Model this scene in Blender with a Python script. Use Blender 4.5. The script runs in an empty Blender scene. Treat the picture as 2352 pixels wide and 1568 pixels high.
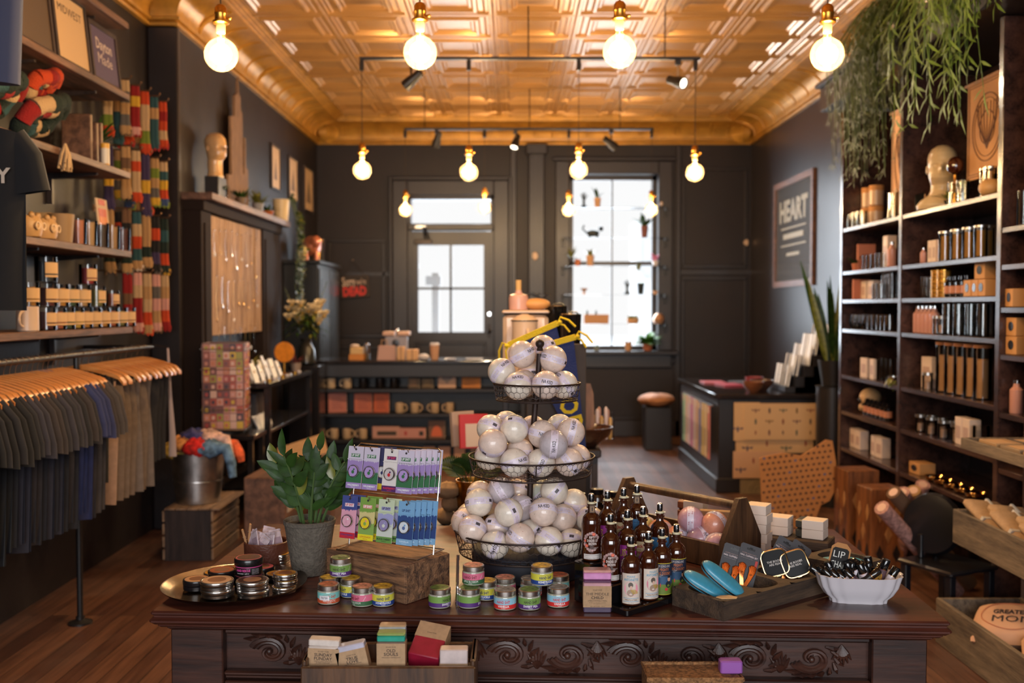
import bpy, math, random
from math import sin, cos, pi, radians as rad, atan2, sqrt
from mathutils import Matrix, Vector, Euler
R = random.Random(7)
SC = bpy.context.scene; COL = SC.collection
# ---------------------------------------------------------------- camera
F = 2287.0; PITCH = math.atan(79 / F); H = 1.5
cam_d = bpy.data.cameras.new('camera'); cam = bpy.data.objects.new('camera', cam_d); COL.objects.link(cam)
cam.location = (0, 0, H); cam.rotation_euler = (pi / 2 - PITCH, 0, 0)
cam_d.sensor_width = 36; cam_d.lens = 36 * F / 2352; cam_d.clip_start = .05
cam_d.dof.use_dof = True; cam_d.dof.focus_distance = 2.62; cam_d.dof.aperture_fstop = 2.8
SC.camera = cam
SC.view_settings.view_transform = 'Standard'; SC.view_settings.look = 'None'
SC.view_settings.gamma = 1; SC.view_settings.exposure = 0; SC.view_settings.use_curve_mapping = False
cy = SC.cycles
cy.max_bounces = 7; cy.diffuse_bounces = 3; cy.glossy_bounces = 3; cy.transmission_bounces = 5; cy.transparent_max_bounces = 16
cy.caustics_reflective = False; cy.caustics_refractive = False; cy.sample_clamp_indirect = 4; cy.blur_glossy = 1.0
# ---------------------------------------------------------------- daylight: overcast sky seen through the windows and daylight entering by them, plus added sheen panels outdoors
w = bpy.data.worlds.new('overcast_sky'); SC.world = w; w.use_nodes = True
w.node_tree.nodes['Background'].inputs[0].default_value = (1, 1, 1, 1)
w.node_tree.nodes['Background'].inputs[1].default_value = .97
def area(name, loc, target, sx, sy, power, col):
    l = bpy.data.lights.new(name, 'AREA'); l.shape = 'RECTANGLE'; l.size = sx; l.size_y = sy; l.energy = power; l.color = col
    o = bpy.data.objects.new(name, l); COL.objects.link(o); o.location = loc
    o.rotation_euler = (Vector(target) - Vector(loc)).to_track_quat('-Z', 'Y').to_euler(); return o
DAY = (.80, .90, 1)
area('daylight_back_window', (.9, 13.4, 4.6), (.9, 10, .9), 2.2, 1.6, 420, DAY)
area('daylight_back_door', (-1.6, 13.2, 4.4), (-.4, 11, 1.2), 2.0, 1.4, 130, DAY)
area('added_wall_sheen', (-2.4, 13.0, 1.6), (2.6, 8.0, 1.9), 2.6, 2.4, 190, DAY)  # added panel out of view, only to put a sheen on the right wall
area('added_shelf_sheen', (.2, 13.0, 2.0), (1.9, 7, 1.8), 1.0, 2.6, 190, DAY)  # made-up panel outdoors, hidden from the camera, brightens shelf edges by reflection
area('daylight_overhead_sky', (0, 24, 14), (0, 24, 0), 24, 22, 30000, DAY)
area('daylight_shop_window', (.2, -2.9, 2.0), (.2, 3.0, .9), 4.2, 2.0, 235, (.93, .96, 1))
# ---------------------------------------------------------------- pixel -> place helpers (a reading of the photograph, used once to measure positions)
CP, SP = cos(PITCH), sin(PITCH)
def ray(px, py):
    u = (px - 1176) / F; v = (784 - py) / F
    return Vector((u, v * SP + CP, v * CP - SP))
def PY(px, py, y):
    d = ray(px, py); return Vector((0, 0, H)) + d * (y / d.y)
def PZ(px, py, z):
    d = ray(px, py); return Vector((0, 0, H)) + d * ((z - H) / d.z)
def PX(px, py, x):
    d = ray(px, py); return Vector((0, 0, H)) + d * (x / d.x)
def mpp(y): return y / F     # metres per photo pixel at depth y
# ---------------------------------------------------------------- materials
MATS = {}
def mat(name, col, rough=.5, metal=0, noise=0, nscale=20, bump=0, bscale=60, spec=.5, coat=0, emit=None, es=1, stretch=None, col2=None, alpha=1, rnoise=0, trans=0, sheen=0):
    if name in MATS: return MATS[name]
    m = bpy.data.materials.new(name); m.use_nodes = True; MATS[name] = m
    nt = m.node_tree; b = nt.nodes['Principled BSDF']
    c = (*col, 1)
    b.inputs['Base Color'].default_value = c; b.inputs['Roughness'].default_value = rough; b.inputs['Metallic'].default_value = metal
    b.inputs['Specular IOR Level'].default_value = spec; b.inputs['Coat Weight'].default_value = coat
    b.inputs['Alpha'].default_value = alpha; b.inputs['Transmission Weight'].default_value = trans; b.inputs['Sheen Weight'].default_value = sheen
    if emit: b.inputs['Emission Color'].default_value = (*emit, 1); b.inputs['Emission Strength'].default_value = es
    if noise or bump or col2 or rnoise:
        tc = nt.nodes.new('ShaderNodeTexCoord'); mp = nt.nodes.new('ShaderNodeMapping')
        nt.links.new(tc.outputs['Object'], mp.inputs[0])
        if stretch: mp.inputs['Scale'].default_value = stretch
    if noise or col2 or rnoise:
        n = nt.nodes.new('ShaderNodeTexNoise'); n.inputs['Scale'].default_value = nscale; n.inputs['Detail'].default_value = 5
        nt.links.new(mp.outputs[0], n.inputs['Vector'])
        if noise or col2:
            r = nt.nodes.new('ShaderNodeValToRGB'); nt.links.new(n.outputs['Fac'], r.inputs[0])
            lo = tuple(x * (1 - noise) for x in col) if not col2 else col
            hi = tuple(min(1, x * (1 + noise)) for x in col) if not col2 else col2
            r.color_ramp.elements[0].color = (*lo, 1); r.color_ramp.elements[1].color = (*hi, 1)
            r.color_ramp.elements[0].position = .35; r.color_ramp.elements[1].position = .65
            nt.links.new(r.outputs[0], b.inputs['Base Color'])
        if rnoise:
            mr = nt.nodes.new('ShaderNodeMapRange'); mr.inputs[3].default_value = max(.02, rough - rnoise); mr.inputs[4].default_value = rough + rnoise
            nt.links.new(n.outputs['Fac'], mr.inputs[0]); nt.links.new(mr.outputs[0], b.inputs['Roughness'])
    if bump:
        n2 = nt.nodes.new('ShaderNodeTexNoise'); n2.inputs['Scale'].default_value = bscale; n2.inputs['Detail'].default_value = 4
        nt.links.new(mp.outputs[0], n2.inputs['Vector'])
        bp = nt.nodes.new('ShaderNodeBump'); bp.inputs['Strength'].default_value = bump; bp.inputs['Distance'].default_value = .01
        nt.links.new(n2.outputs['Fac'], bp.inputs['Height']); nt.links.new(bp.outputs[0], b.inputs['Normal'])
    return m
def s2l(*c):
    return tuple((x / 255 / 12.92 if x <= 10 else ((x / 255 + .055) / 1.055) ** 2.4) for x in c)
def cm(r, g, b, rough=.55, **k):   # plain colour by its sRGB value
    return mat('paint_%d_%d_%d_%d' % (r, g, b, int(rough * 100)), s2l(r, g, b), rough, **k)
def glass(name, tint=(1, 1, 1), clear=.8, rough=.03):
    if name in MATS: return MATS[name]
    m = bpy.data.materials.new(name); m.use_nodes = True; MATS[name] = m
    nt = m.node_tree; nt.nodes.remove(nt.nodes['Principled BSDF']); out = nt.nodes['Material Output']
    t = nt.nodes.new('ShaderNodeBsdfTransparent'); t.inputs[0].default_value = (*tint, 1)
    g = nt.nodes.new('ShaderNodeBsdfGlossy'); g.inputs['Roughness'].default_value = rough
    f = nt.nodes.new('ShaderNodeFresnel'); f.inputs[0].default_value = 1.5
    mm = nt.nodes.new('ShaderNodeMath'); mm.operation = 'ADD'; mm.inputs[1].default_value = 1 - clear - .04; mm.use_clamp = True
    nt.links.new(f.outputs[0], mm.inputs[0])
    mx = nt.nodes.new('ShaderNodeMixShader'); nt.links.new(mm.outputs[0], mx.inputs[0]); nt.links.new(t.outputs[0], mx.inputs[1]); nt.links.new(g.outputs[0], mx.inputs[2])
    nt.links.new(mx.outputs[0], out.inputs[0]); return m
def wood(name, c1, c2, rough=.45, axis=0, scale=1.0, bump=.25, coat=0, knots=False):
    if name in MATS: return MATS[name]
    m = bpy.data.materials.new(name); m.use_nodes = True; MATS[name] = m
    nt = m.node_tree; b = nt.nodes['Principled BSDF']; N = nt.nodes.new; L = nt.links.new
    tc = N('ShaderNodeTexCoord'); mp = N('ShaderNodeMapping'); L(tc.outputs['Object'], mp.inputs[0])
    sc = [9 * scale] * 3; sc[axis] = .9 * scale; mp.inputs['Scale'].default_value = sc
    n = N('ShaderNodeTexNoise'); n.inputs['Scale'].default_value = 3; n.inputs['Detail'].default_value = 6; n.inputs['Distortion'].default_value = .6; L(mp.outputs[0], n.inputs['Vector'])
    n2 = N('ShaderNodeTexNoise'); n2.inputs['Scale'].default_value = 18; n2.inputs['Detail'].default_value = 3; L(mp.outputs[0], n2.inputs['Vector'])
    ad = N('ShaderNodeMath'); ad.operation = 'MULTIPLY_ADD'; ad.inputs[1].default_value = .45; L(n2.outputs['Fac'], ad.inputs[0]); L(n.outputs['Fac'], ad.inputs[2])
    r = N('ShaderNodeValToRGB'); L(ad.outputs[0], r.inputs[0]); r.color_ramp.elements[0].position = .52; r.color_ramp.elements[1].position = .92
    r.color_ramp.elements[0].color = (*c1, 1); r.color_ramp.elements[1].color = (*c2, 1); L(r.outputs[0], b.inputs['Base Color'])
    bp = N('ShaderNodeBump'); bp.inputs['Strength'].default_value = bump; bp.inputs['Distance'].default_value = .004; L(ad.outputs[0], bp.inputs['Height']); L(bp.outputs[0], b.inputs['Normal'])
    b.inputs['Roughness'].default_value = rough; b.inputs['Coat Weight'].default_value = coat; b.inputs['Coat Roughness'].default_value = .15
    return m
def emis(name, col, s):
    if name in MATS: return MATS[name]
    m = bpy.data.materials.new(name); m.use_nodes = True; MATS[name] = m
    b = m.node_tree.nodes['Principled BSDF']; b.inputs['Base Color'].default_value = (0, 0, 0, 1)
    b.inputs['Emission Color'].default_value = (*col, 1); b.inputs['Emission Strength'].default_value = s; return m
# ---------------------------------------------------------------- text -> mesh data (built-in font)
TX = {}
def textgeo(s, bold=.012, res=2, cx=True, spacing=1.0):
    res = max(res, 2)
    if 'M' in s: bold = 0
    k = (s, bold, res, cx, spacing)
    if k not in TX:
        c = bpy.data.curves.new('t', 'FONT'); c.body = s; c.size = 1; c.offset = bold; c.resolution_u = res; c.align_x = 'CENTER' if cx else 'LEFT'; c.align_y = 'CENTER'
        c.space_character = spacing; c.space_line = .95
        o = bpy.data.objects.new('t', c); COL.objects.link(o); dg = bpy.context.evaluated_depsgraph_get(); dg.update()
        me = bpy.data.meshes.new_from_object(o.evaluated_get(dg))
        vs = [tuple(v.co) for v in me.vertices]; fs = [tuple(p.vertices) for p in me.polygons]
        bpy.data.objects.remove(o); bpy.data.curves.remove(c); bpy.data.meshes.remove(me)
        xs = [v[0] for v in vs] or [0]; ys = [v[1] for v in vs] or [0]
        TX[k] = (vs, fs, max(xs) - min(xs), max(ys) - min(ys), (max(xs) + min(xs)) / 2 if cx else 0, (max(ys) + min(ys)) / 2)
    return TX[k]
# ---------------------------------------------------------------- mesh collector
class B:
    def __init__(s): s.v = []; s.f = []; s.m = []; s.mats = []; s.M = Matrix()
    def mi(s, m):
        if m not in s.mats: s.mats.append(m)
        return s.mats.index(m)
    def add(s, vs, fs, m):
        b = len(s.v); M = s.M; i = s.mi(m)
        s.v += [tuple(M @ Vector(v)) for v in vs]; s.f += [tuple(b + k for k in f) for f in fs]; s.m += [i] * len(fs); return s
    def at(s, loc=(0, 0, 0), rz=0, rx=0, ry=0): s.M = Matrix.Translation(loc) @ Euler((rx, ry, rz)).to_matrix().to_4x4(); return s
    def box(s, x0, y0, z0, x1, y1, z1, m, b=0):
        if b:
            b = min(b, abs(x1 - x0) * .45, abs(y1 - y0) * .45, abs(z1 - z0) * .45); P = []
            for z, i in ((z0, b), (z0 + b, 0), (z1 - b, 0), (z1, b)):
                P += [(x0 + i + b * (i == 0) * 0, y0 + i, z), (x1 - i, y0 + i, z), (x1 - i, y1 - i, z), (x0 + i, y1 - i, z)]
            # chamfer vertical edges too
            V = []; 
            for z, i in ((z0, b), (z0 + b, 0), (z1 - b, 0), (z1, b)):
                c = b
                V += [(x0 + i + c, y0 + i, z), (x1 - i - c, y0 + i, z), (x1 - i, y0 + i + c, z), (x1 - i, y1 - i - c, z), (x1 - i - c, y1 - i, z), (x0 + i + c, y1 - i, z), (x0 + i, y1 - i - c, z), (x0 + i, y0 + i + c, z)]
            F_ = [tuple(range(7, -1, -1)), tuple(range(24, 32))]
            for k in range(3):
                for j in range(8): F_.append((k * 8 + j, k * 8 + (j + 1) % 8, k * 8 + 8 + (j + 1) % 8, k * 8 + 8 + j))
            return s.add(V, F_, m)
        return s.add([(x0, y0, z0), (x1, y0, z0), (x1, y1, z0), (x0, y1, z0), (x0, y0, z1), (x1, y0, z1), (x1, y1, z1), (x0, y1, z1)],
                     [(3, 2, 1, 0), (4, 5, 6, 7), (0, 1, 5, 4), (1, 2, 6, 5), (2, 3, 7, 6), (3, 0, 4, 7)], m)
    def cbox(s, c, d, m, b=0): return s.box(c[0] - d[0] / 2, c[1] - d[1] / 2, c[2] - d[2] / 2, c[0] + d[0] / 2, c[1] + d[1] / 2, c[2] + d[2] / 2, m, b)
    def quad(s, a, b, c, d, m): return s.add([a, b, c, d], [(0, 1, 2, 3)], m)
    def lathe(s, prof, m, n=24, c=(0, 0, 0), cap=True, sx=1, sy=1, wob=None):
        V = []; Fc = []
        for (r, z) in prof:
            for k in range(n):
                a = 2 * pi * k / n; rr = r * (1 + (wob(a, z) if wob else 0))
                V.append((c[0] + rr * cos(a) * sx, c[1] + rr * sin(a) * sy, c[2] + z))
        for i in range(len(prof) - 1):
            for k in range(n): Fc.append((i * n + k, i * n + (k + 1) % n, (i + 1) * n + (k + 1) % n, (i + 1) * n + k))
        if cap:
            Fc.append(tuple(range(n - 1, -1, -1))); Fc.append(tuple((len(prof) - 1) * n + k for k in range(n)))
        return s.add(V, Fc, m)
    def cyl(s, c, r, h, m, n=20, r2=None): return s.lathe([(r, 0), (r if r2 is None else r2, h)], m, n, c)
    def tube(s, pts, r, m, n=6, closed=False, cap=True):
        P = [Vector(p) for p in pts]; V = []; Fc = []; up = Vector((0, 0, 1)); k = len(P)
        rs = r if isinstance(r, (list, tuple)) else [r] * k
        prev = None
        for i, p in enumerate(P):
            t = (P[(i + 1) % k] - P[i - 1]) if closed else (P[min(i + 1, k - 1)] - P[max(i - 1, 0)])
            if t.length < 1e-9: t = Vector((0, 0, 1))
            t.normalize()
            if prev is None: a = t.orthogonal().normalized()
            else:
                a = prev - t * prev.dot(t); a = a.normalized() if a.length > 1e-6 else t.orthogonal().normalized()
            prev = a; bb = t.cross(a)
            for j in range(n):
                g = 2 * pi * j / n; V.append(tuple(p + (a * cos(g) + bb * sin(g)) * rs[i]))
        for i in range(k if closed else k - 1):
            i2 = (i + 1) % k
            for j in range(n): Fc.append((i * n + j, i * n + (j + 1) % n, i2 * n + (j + 1) % n, i2 * n + j))
        if cap and not closed: Fc.append(tuple(range(n - 1, -1, -1))); Fc.append(tuple((k - 1) * n + j for j in range(n)))
        return s.add(V, Fc, m)
    def sph(s, c, r, m, n=20, h=12, sc=(1, 1, 1), fn=None):
        V = [(c[0], c[1], c[2] - r * sc[2])]; Fc = []
        for i in range(1, h):
            t = -pi / 2 + pi * i / h
            for k in range(n):
                a = 2 * pi * k / n; q = 1 if not fn else fn(a, t)
                V.append((c[0] + r * q * cos(t) * cos(a) * sc[0], c[1] + r * q * cos(t) * sin(a) * sc[1], c[2] + r * q * sin(t) * sc[2]))
        V.append((c[0], c[1], c[2] + r * sc[2])); e = len(V) - 1
        for k in range(n):
            Fc.append((0, 1 + (k + 1) % n, 1 + k)); Fc.append((e, e - n + k, e - n + (k + 1) % n))
            for i in range(h - 2): Fc.append((1 + i * n + k, 1 + i * n + (k + 1) % n, 1 + (i + 1) * n + (k + 1) % n, 1 + (i + 1) * n + k))
        return s.add(V, Fc, m)
    def prism(s, poly, t, m, plane='xz', o=0):   # polygon (counter-clockwise in its plane) extruded by t
        n = len(poly)
        if plane == 'xz': V = [(x, o, z) for x, z in poly] + [(x, o + t, z) for x, z in poly]
        elif plane == 'xy': V = [(x, y, o) for x, y in poly] + [(x, y, o + t) for x, y in poly]
        else: V = [(o, y, z) for y, z in poly] + [(o + t, y, z) for y, z in poly]
        Fc = [tuple(range(n)), tuple(range(2 * n - 1, n - 1, -1))] + [(i, i + n, (i + 1) % n + n, (i + 1) % n) for i in range(n)]
        if plane == 'xy': Fc = [f[::-1] for f in Fc]
        return s.add(V, Fc, m)
    def text(s, t, h, c, m, w=None, fn=None, bold=.012, res=2, lift=0, cx=True, sp=1.0):   # in the xz plane facing -y, centre c; fn maps (x,z)->xyz
        vs, fs, W, Hh, mx, my = textgeo(t, bold, res, cx, sp)
        if not W: return s
        nl = t.count('\n') + 1; k = h / .70 if nl == 1 else h * nl / Hh * 1.05
        kx = k if w is None else w / W
        pts = [((x - mx) * kx, (y - (my if nl > 1 else 0)) * k) for x, y, z in vs]
        if fn: V = [fn(c[0] + x, c[2] + y) for x, y in pts]
        else: V = [(c[0] + x, c[1] - lift, c[2] + y) for x, y in pts]
        return s.add(V, fs, m)
    def make(s, name, parent=None, smooth=35, loc=None, fix=True):
        me = bpy.data.meshes.new(name); me.from_pydata(s.v, [], s.f)
        for m in s.mats: me.materials.append(m)
        me.polygons.foreach_set('material_index', s.m)
        if smooth:
            me.polygons.foreach_set('use_smooth', [True] * len(s.f)); me.set_sharp_from_angle(angle=rad(smooth))
        me.update()
        o = bpy.data.objects.new(name, me); COL.objects.link(o)
        if parent is not None: o.parent = parent
        if loc is not None: o.location = loc
        return o
def tag(o, label=None, cat=None, group=None, kind=None):
    if label: o['label'] = label
    if cat: o['category'] = cat
    if group: o['group'] = group
    if kind: o['kind'] = kind
    return o
def thing(name, label, cat, loc=(0, 0, 0), rz=0, group=None, rx=0, ry=0):
    o = bpy.data.objects.new(name, None); COL.objects.link(o); o.empty_display_size = .05
    o.location = loc; o.rotation_euler = (rx, ry, rz); return tag(o, label, cat, group)
def solo(b, name, label, cat, loc=(0, 0, 0), rz=0, group=None, smooth=35, rx=0, ry=0):
    o = b.make(name, None, smooth); o.location = loc; o.rotation_euler = (rx, ry, rz); return tag(o, label, cat, group)
def struct(b, name, smooth=35, parent=None, kind='structure'):
    o = b.make(name, parent, smooth)
    if parent is None: o['kind'] = kind
    return o
KIDS = {}
def dup(root, loc, rz=None, label=None, group=None, rx=None, ry=None, scale=None, kids=None):
    r = root.copy(); COL.objects.link(r); r.location = loc
    e = list(root.rotation_euler)
    for i, q in enumerate((rx, ry, rz)):
        if q is not None: e[i] = q
    r.rotation_euler = e
    if label: r['label'] = label
    if group: r['group'] = group
    if scale: r.scale = scale if isinstance(scale, (tuple, list)) else (scale,) * 3
    for ch, gs in kids:
        c = ch.copy(); COL.objects.link(c); c.parent = r
        for g in gs:
            d = g.copy(); COL.objects.link(d); d.parent = c
    return r
class Proto:      # first placement moves the original, later ones copy it
    def __init__(s, o): s.o = o; s.used = False; s.kids = [(c, list(c.children)) for c in o.children]
    def put(s, loc, rz=0, label=None, group=None, rx=0, ry=0, scale=None):
        if not s.used:
            s.used = True; o = s.o; o.location = loc; o.rotation_euler = (rx, ry, rz)
            if label: o['label'] = label
            if group: o['group'] = group
            if scale: o.scale = scale if isinstance(scale, (tuple, list)) else (scale,) * 3
            return o
        return dup(s.o, loc, rz, label, group, rx, ry, scale, s.kids)
ORD = ['first', 'second', 'third', 'fourth', 'fifth', 'sixth', 'seventh', 'eighth', 'ninth', 'tenth', 'eleventh', 'twelfth', 'thirteenth', 'fourteenth', 'fifteenth', 'sixteenth', 'seventeenth', 'eighteenth', 'nineteenth', 'twentieth'] + ['twenty-' + q for q in ('first', 'second', 'third', 'fourth', 'fifth', 'sixth', 'seventh', 'eighth', 'ninth')] + ['thirtieth'] + ['thirty-' + q for q in ('first', 'second', 'third', 'fourth', 'fifth', 'sixth', 'seventh', 'eighth', 'ninth')] + ['fortieth']
def nth(i, n, ref='clothes rail'):
    return (ORD[i] if i < n - 1 or n == 1 else 'last') + ' from the ' + ref
BLACK = mat('black_paint', s2l(30, 27, 28), .4); WALLP = None
# ================================================================ materials of the room
WALL = mat('dark_wall_paint', s2l(34, 28, 31), .5, spec=.35, noise=.12, nscale=3, bump=.08, bscale=25, rnoise=.06)
TRIM = mat('dark_trim_paint', s2l(36, 30, 32), .38, bump=.05, bscale=30)
TIN = mat('gold_tin_ceiling', s2l(190, 143, 88), .27, .3, noise=.08, nscale=2.5, bump=.04, bscale=40)
TIN2 = mat('gold_tin_cornice', s2l(190, 138, 58), .38, .3, noise=.2, nscale=6, bump=.35, bscale=30)
YB = 11.5; XL = -2.24; XN = -2.42; YJ = 6.73; XR = 2.75; ZC = 3.64; YF = -2.4
# floor: worn red-brown planks running front to back
m = bpy.data.materials.new('plank_floor'); m.use_nodes = True; nt = m.node_tree; N = nt.nodes.new; L = nt.links.new; b_ = nt.nodes['Principled BSDF']
tc = N('ShaderNodeTexCoord'); mp = N('ShaderNodeMapping'); mp.inputs['Rotation'].default_value = (0, 0, pi / 2); L(tc.outputs['Object'], mp.inputs[0])
br = N('ShaderNodeTexBrick'); L(mp.outputs[0], br.inputs['Vector']); br.inputs['Scale'].default_value = 1; br.inputs['Brick Width'].default_value = 2.4; br.inputs['Row Height'].default_value = .083
br.inputs['Mortar Size'].default_value = .0022; br.inputs['Mortar Smooth'].default_value = .3; br.offset = .37; br.inputs['Bias'].default_value = 0
br.inputs['Color1'].default_value = (*s2l(82, 50, 40), 1); br.inputs['Color2'].default_value = (*s2l(124, 84, 64), 1); br.inputs['Mortar'].default_value = (*s2l(28, 16, 14), 1)
mp2 = N('ShaderNodeMapping'); mp2.inputs['Scale'].default_value = (14, .9, 1); L(tc.outputs['Object'], mp2.inputs[0])
n1 = N('ShaderNodeTexNoise'); n1.inputs['Scale'].default_value = 3; n1.inputs['Detail'].default_value = 6; L(mp2.outputs[0], n1.inputs['Vector'])
n2 = N('ShaderNodeTexNoise'); n2.inputs['Scale'].default_value = 1.1; n2.inputs['Detail'].default_value = 4; L(tc.outputs['Object'], n2.inputs['Vector'])
mx = N('ShaderNodeMix'); mx.data_type = 'RGBA'; mx.blend_type = 'MULTIPLY'; mx.inputs[0].default_value = .75
rp = N('ShaderNodeValToRGB'); L(n1.outputs['Fac'], rp.inputs[0]); rp.color_ramp.elements[0].position = .3; rp.color_ramp.elements[1].position = .7; rp.color_ramp.elements[0].color = (.3, .27, .27, 1); rp.color_ramp.elements[1].color = (1, 1, 1, 1)
L(br.outputs['Color'], mx.inputs[6]); L(rp.outputs[0], mx.inputs[7])
mx2 = N('ShaderNodeMix'); mx2.data_type = 'RGBA'; r2 = N('ShaderNodeValToRGB'); L(n2.outputs['Fac'], r2.inputs[0]); r2.color_ramp.elements[0].position = .5; r2.color_ramp.elements[1].position = .72; r2.color_ramp.elements[1].color = (.55, .55, .55, 1)
L(r2.outputs[0], mx2.inputs[0]); L(mx.outputs[2], mx2.inputs[6]); mx2.inputs[7].default_value = (*s2l(116, 98, 92), 1); L(mx2.outputs[2], b_.inputs['Base Color'])
mr = N('ShaderNodeMapRange'); mr.inputs[3].default_value = .25; mr.inputs[4].default_value = .55; L(n2.outputs['Fac'], mr.inputs[0]); L(mr.outputs[0], b_.inputs['Roughness'])
bp = N('ShaderNodeBump'); bp.inputs['Strength'].default_value = .35; bp.inputs['Distance'].default_value = .004; L(n1.outputs['Fac'], bp.inputs['Height']); L(bp.outputs[0], b_.inputs['Normal'])
FLOOR = m
struct(B().box(-2.6, YF, -.1, 2.9, YB + .1, 0, FLOOR), 'floor')
# walls
b = B(); b.box(XN - .15, YF, 0, XN, YJ, ZC, WALL); struct(b, 'wall_left')
b = B(); b.box(XN - .15, YJ, 0, XL, YB + .15, ZC, WALL); struct(b, 'wall_left_far')
b = B(); b.box(XR, YF, 0, XR + .15, YB + .15, ZC, mat('glossy_dark_wall_paint', s2l(46, 40, 44), .34)); struct(b, 'wall_right')
def cut_wall(b, x0, x1, y0, y1, z0, z1, holes, m):
    xs = sorted({x0, x1, *[h[0] for h in holes], *[h[1] for h in holes]})
    for a, c in zip(xs, xs[1:]):
        hs = sorted([(h[2], h[3]) for h in holes if h[0] <= a + 1e-6 and h[1] >= c - 1e-6]); z = z0
        for lo, hi in hs:
            if lo > z: b.box(a, y0, z, c, y1, lo, m)
            z = hi
        if z < z1: b.box(a, y0, z, c, y1, z1, m)
DX0, DX1, DZ1 = -1.20, -.21, 2.78; WX0, WX1, WZ0, WZ1 = .66, 1.68, 1.0, 3.02
b = B(); cut_wall(b, XN - .15, XR + .15, YB, YB + .25, 0, ZC, [(DX0, DX1, 0, DZ1), (WX0, WX1, WZ0, WZ1)], WALL); struct(b, 'wall_back')
b = B(); cut_wall(b, XN - .15, XR + .15, YF - .2, YF, 0, ZC, [(-2.0, 2.35, .55, 3.0)], WALL); struct(b, 'wall_front')
b = B(); f_ = .05
for x in (-2.0, -.55, .9, 2.3): b.box(x, YF - .14, .55, x + f_, YF - .06, 3.0, TRIM)
b.box(-2, YF - .14, .55, 2.35, YF - .06, .6, TRIM).box(-2, YF - .14, 2.95, 2.35, YF - .06, 3.0, TRIM)
o = struct(b, 'window_2')
# wall mouldings and pilasters on the back wall
def picture_frame(b, x0, x1, z0, z1, y, m, w_=.035, t=.02):
    for (a, c, d, e) in ((x0, z0, x1, z0 + w_), (x0, z1 - w_, x1, z1), (x0, z0 + w_, x0 + w_, z1 - w_), (x1 - w_, z0 + w_, x1, z1 - w_)):
        b.box(a, y - t, c, d, y, e, m, .006)
b = B(); picture_frame(b, -2.12, -1.46, 1.15, 2.28, YB, TRIM); picture_frame(b, -2.12, -1.46, .2, 1.05, YB, TRIM)
picture_frame(b, 1.95, 2.7, 1.95, 3.1, YB, TRIM); picture_frame(b, 1.95, 2.7, .3, 1.85, YB, TRIM); picture_frame(b, .45, 1.9, .2, .9, YB, TRIM)
struct(b, 'trim_1')
b = B(); b.box(.19, YB - .07, 0, .37, YB, 3.36, TRIM, .01).box(.16, YB - .10, 3.24, .40, YB, 3.36, TRIM, .01).box(.22, YB - .09, .3, .25, YB - .07, 3.2, TRIM).box(.31, YB - .09, .3, .34, YB - .07, 3.2, TRIM); struct(b, 'trim_2')
b = B(); b.box(1.88, YB - .03, 0, 1.94, YB, 3.36, TRIM, .008).box(-.02, YB - .03, 0, .05, YB, 3.36, TRIM, .008).box(XL, YB - .02, 1.86, DX0 - .2, YB, 1.9, TRIM).box(1.94, YB - .02, 1.88, XR, YB, 1.92, TRIM); struct(b, 'trim_3')
b = B(); b.box(XL, YB - .03, 0, DX0 - .15, YB, .2, TRIM, .01).box(DX1 + .15, YB - .03, 0, .16, YB, .2, TRIM, .01).box(.4, YB - .03, 0, XR, YB, .2, TRIM, .01); struct(b, 'baseboard_back')
b = B(); b.box(XR - .025, YF, 0, XR, YB - .03, .2, TRIM, .01); struct(b, 'baseboard_right')
b = B(); b.box(XL, YJ + .1, 0, XL + .025, YB - .03, .2, TRIM, .01); struct(b, 'baseboard_left')
# corner pilaster at the wall jog (left)
b = B(); b.box(XN, YJ - .06, 0, XL + .02, YJ, 3.36, TRIM, .008); struct(b, 'trim_4')
# cornice swept round the room
path = [(XN, YF), (XN, YJ - .06), (XL, YJ - .06), (XL, YB), (XR, YB), (XR, YF)]
def offs(path, u):
    out = []
    for i, p in enumerate(path):
        ds = []
        if i > 0: ds.append(Vector(p) - Vector(path[i - 1]))
        if i < len(path) - 1: ds.append(Vector(path[i + 1]) - Vector(p))
        ns = [Vector((d.y, -d.x)).normalized() for d in ds]
        if len(ns) == 1: q = Vector(p) + ns[0] * u
        else:
            s = ns[0] + ns[1]; q = Vector(p) + s * (u / (1 + ns[0].dot(ns[1])))
        out.append(q)
    return out
prof = [(0, 3.36), (.03, 3.36), (.035, 3.375), (.02, 3.39), (.045, 3.395), (.05, 3.41), (.03, 3.42)]
prof += [(.03 + .23 * (1 - cos(t * pi / 2 / 7)), 3.42 + .16 * sin(t * pi / 2 / 7)) for t in range(1, 8)]
prof += [(.285, 3.58), (.29, 3.60), (.31, 3.60), (.315, 3.615), (.335, 3.615), (.34, 3.628), (.37, 3.63), (.375, ZC)]
b = B(); V = []; n = len(path)
for u, z in prof: V += [(q.x, q.y, z) for q in offs(path, u)]
b.add(V, [(i * n + j, i * n + j + 1, (i + 1) * n + j + 1, (i + 1) * n + j) for i in range(len(prof) - 1) for j in range(n - 1)], TIN2)
struct(b, 'trim_5', 40)
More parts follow.
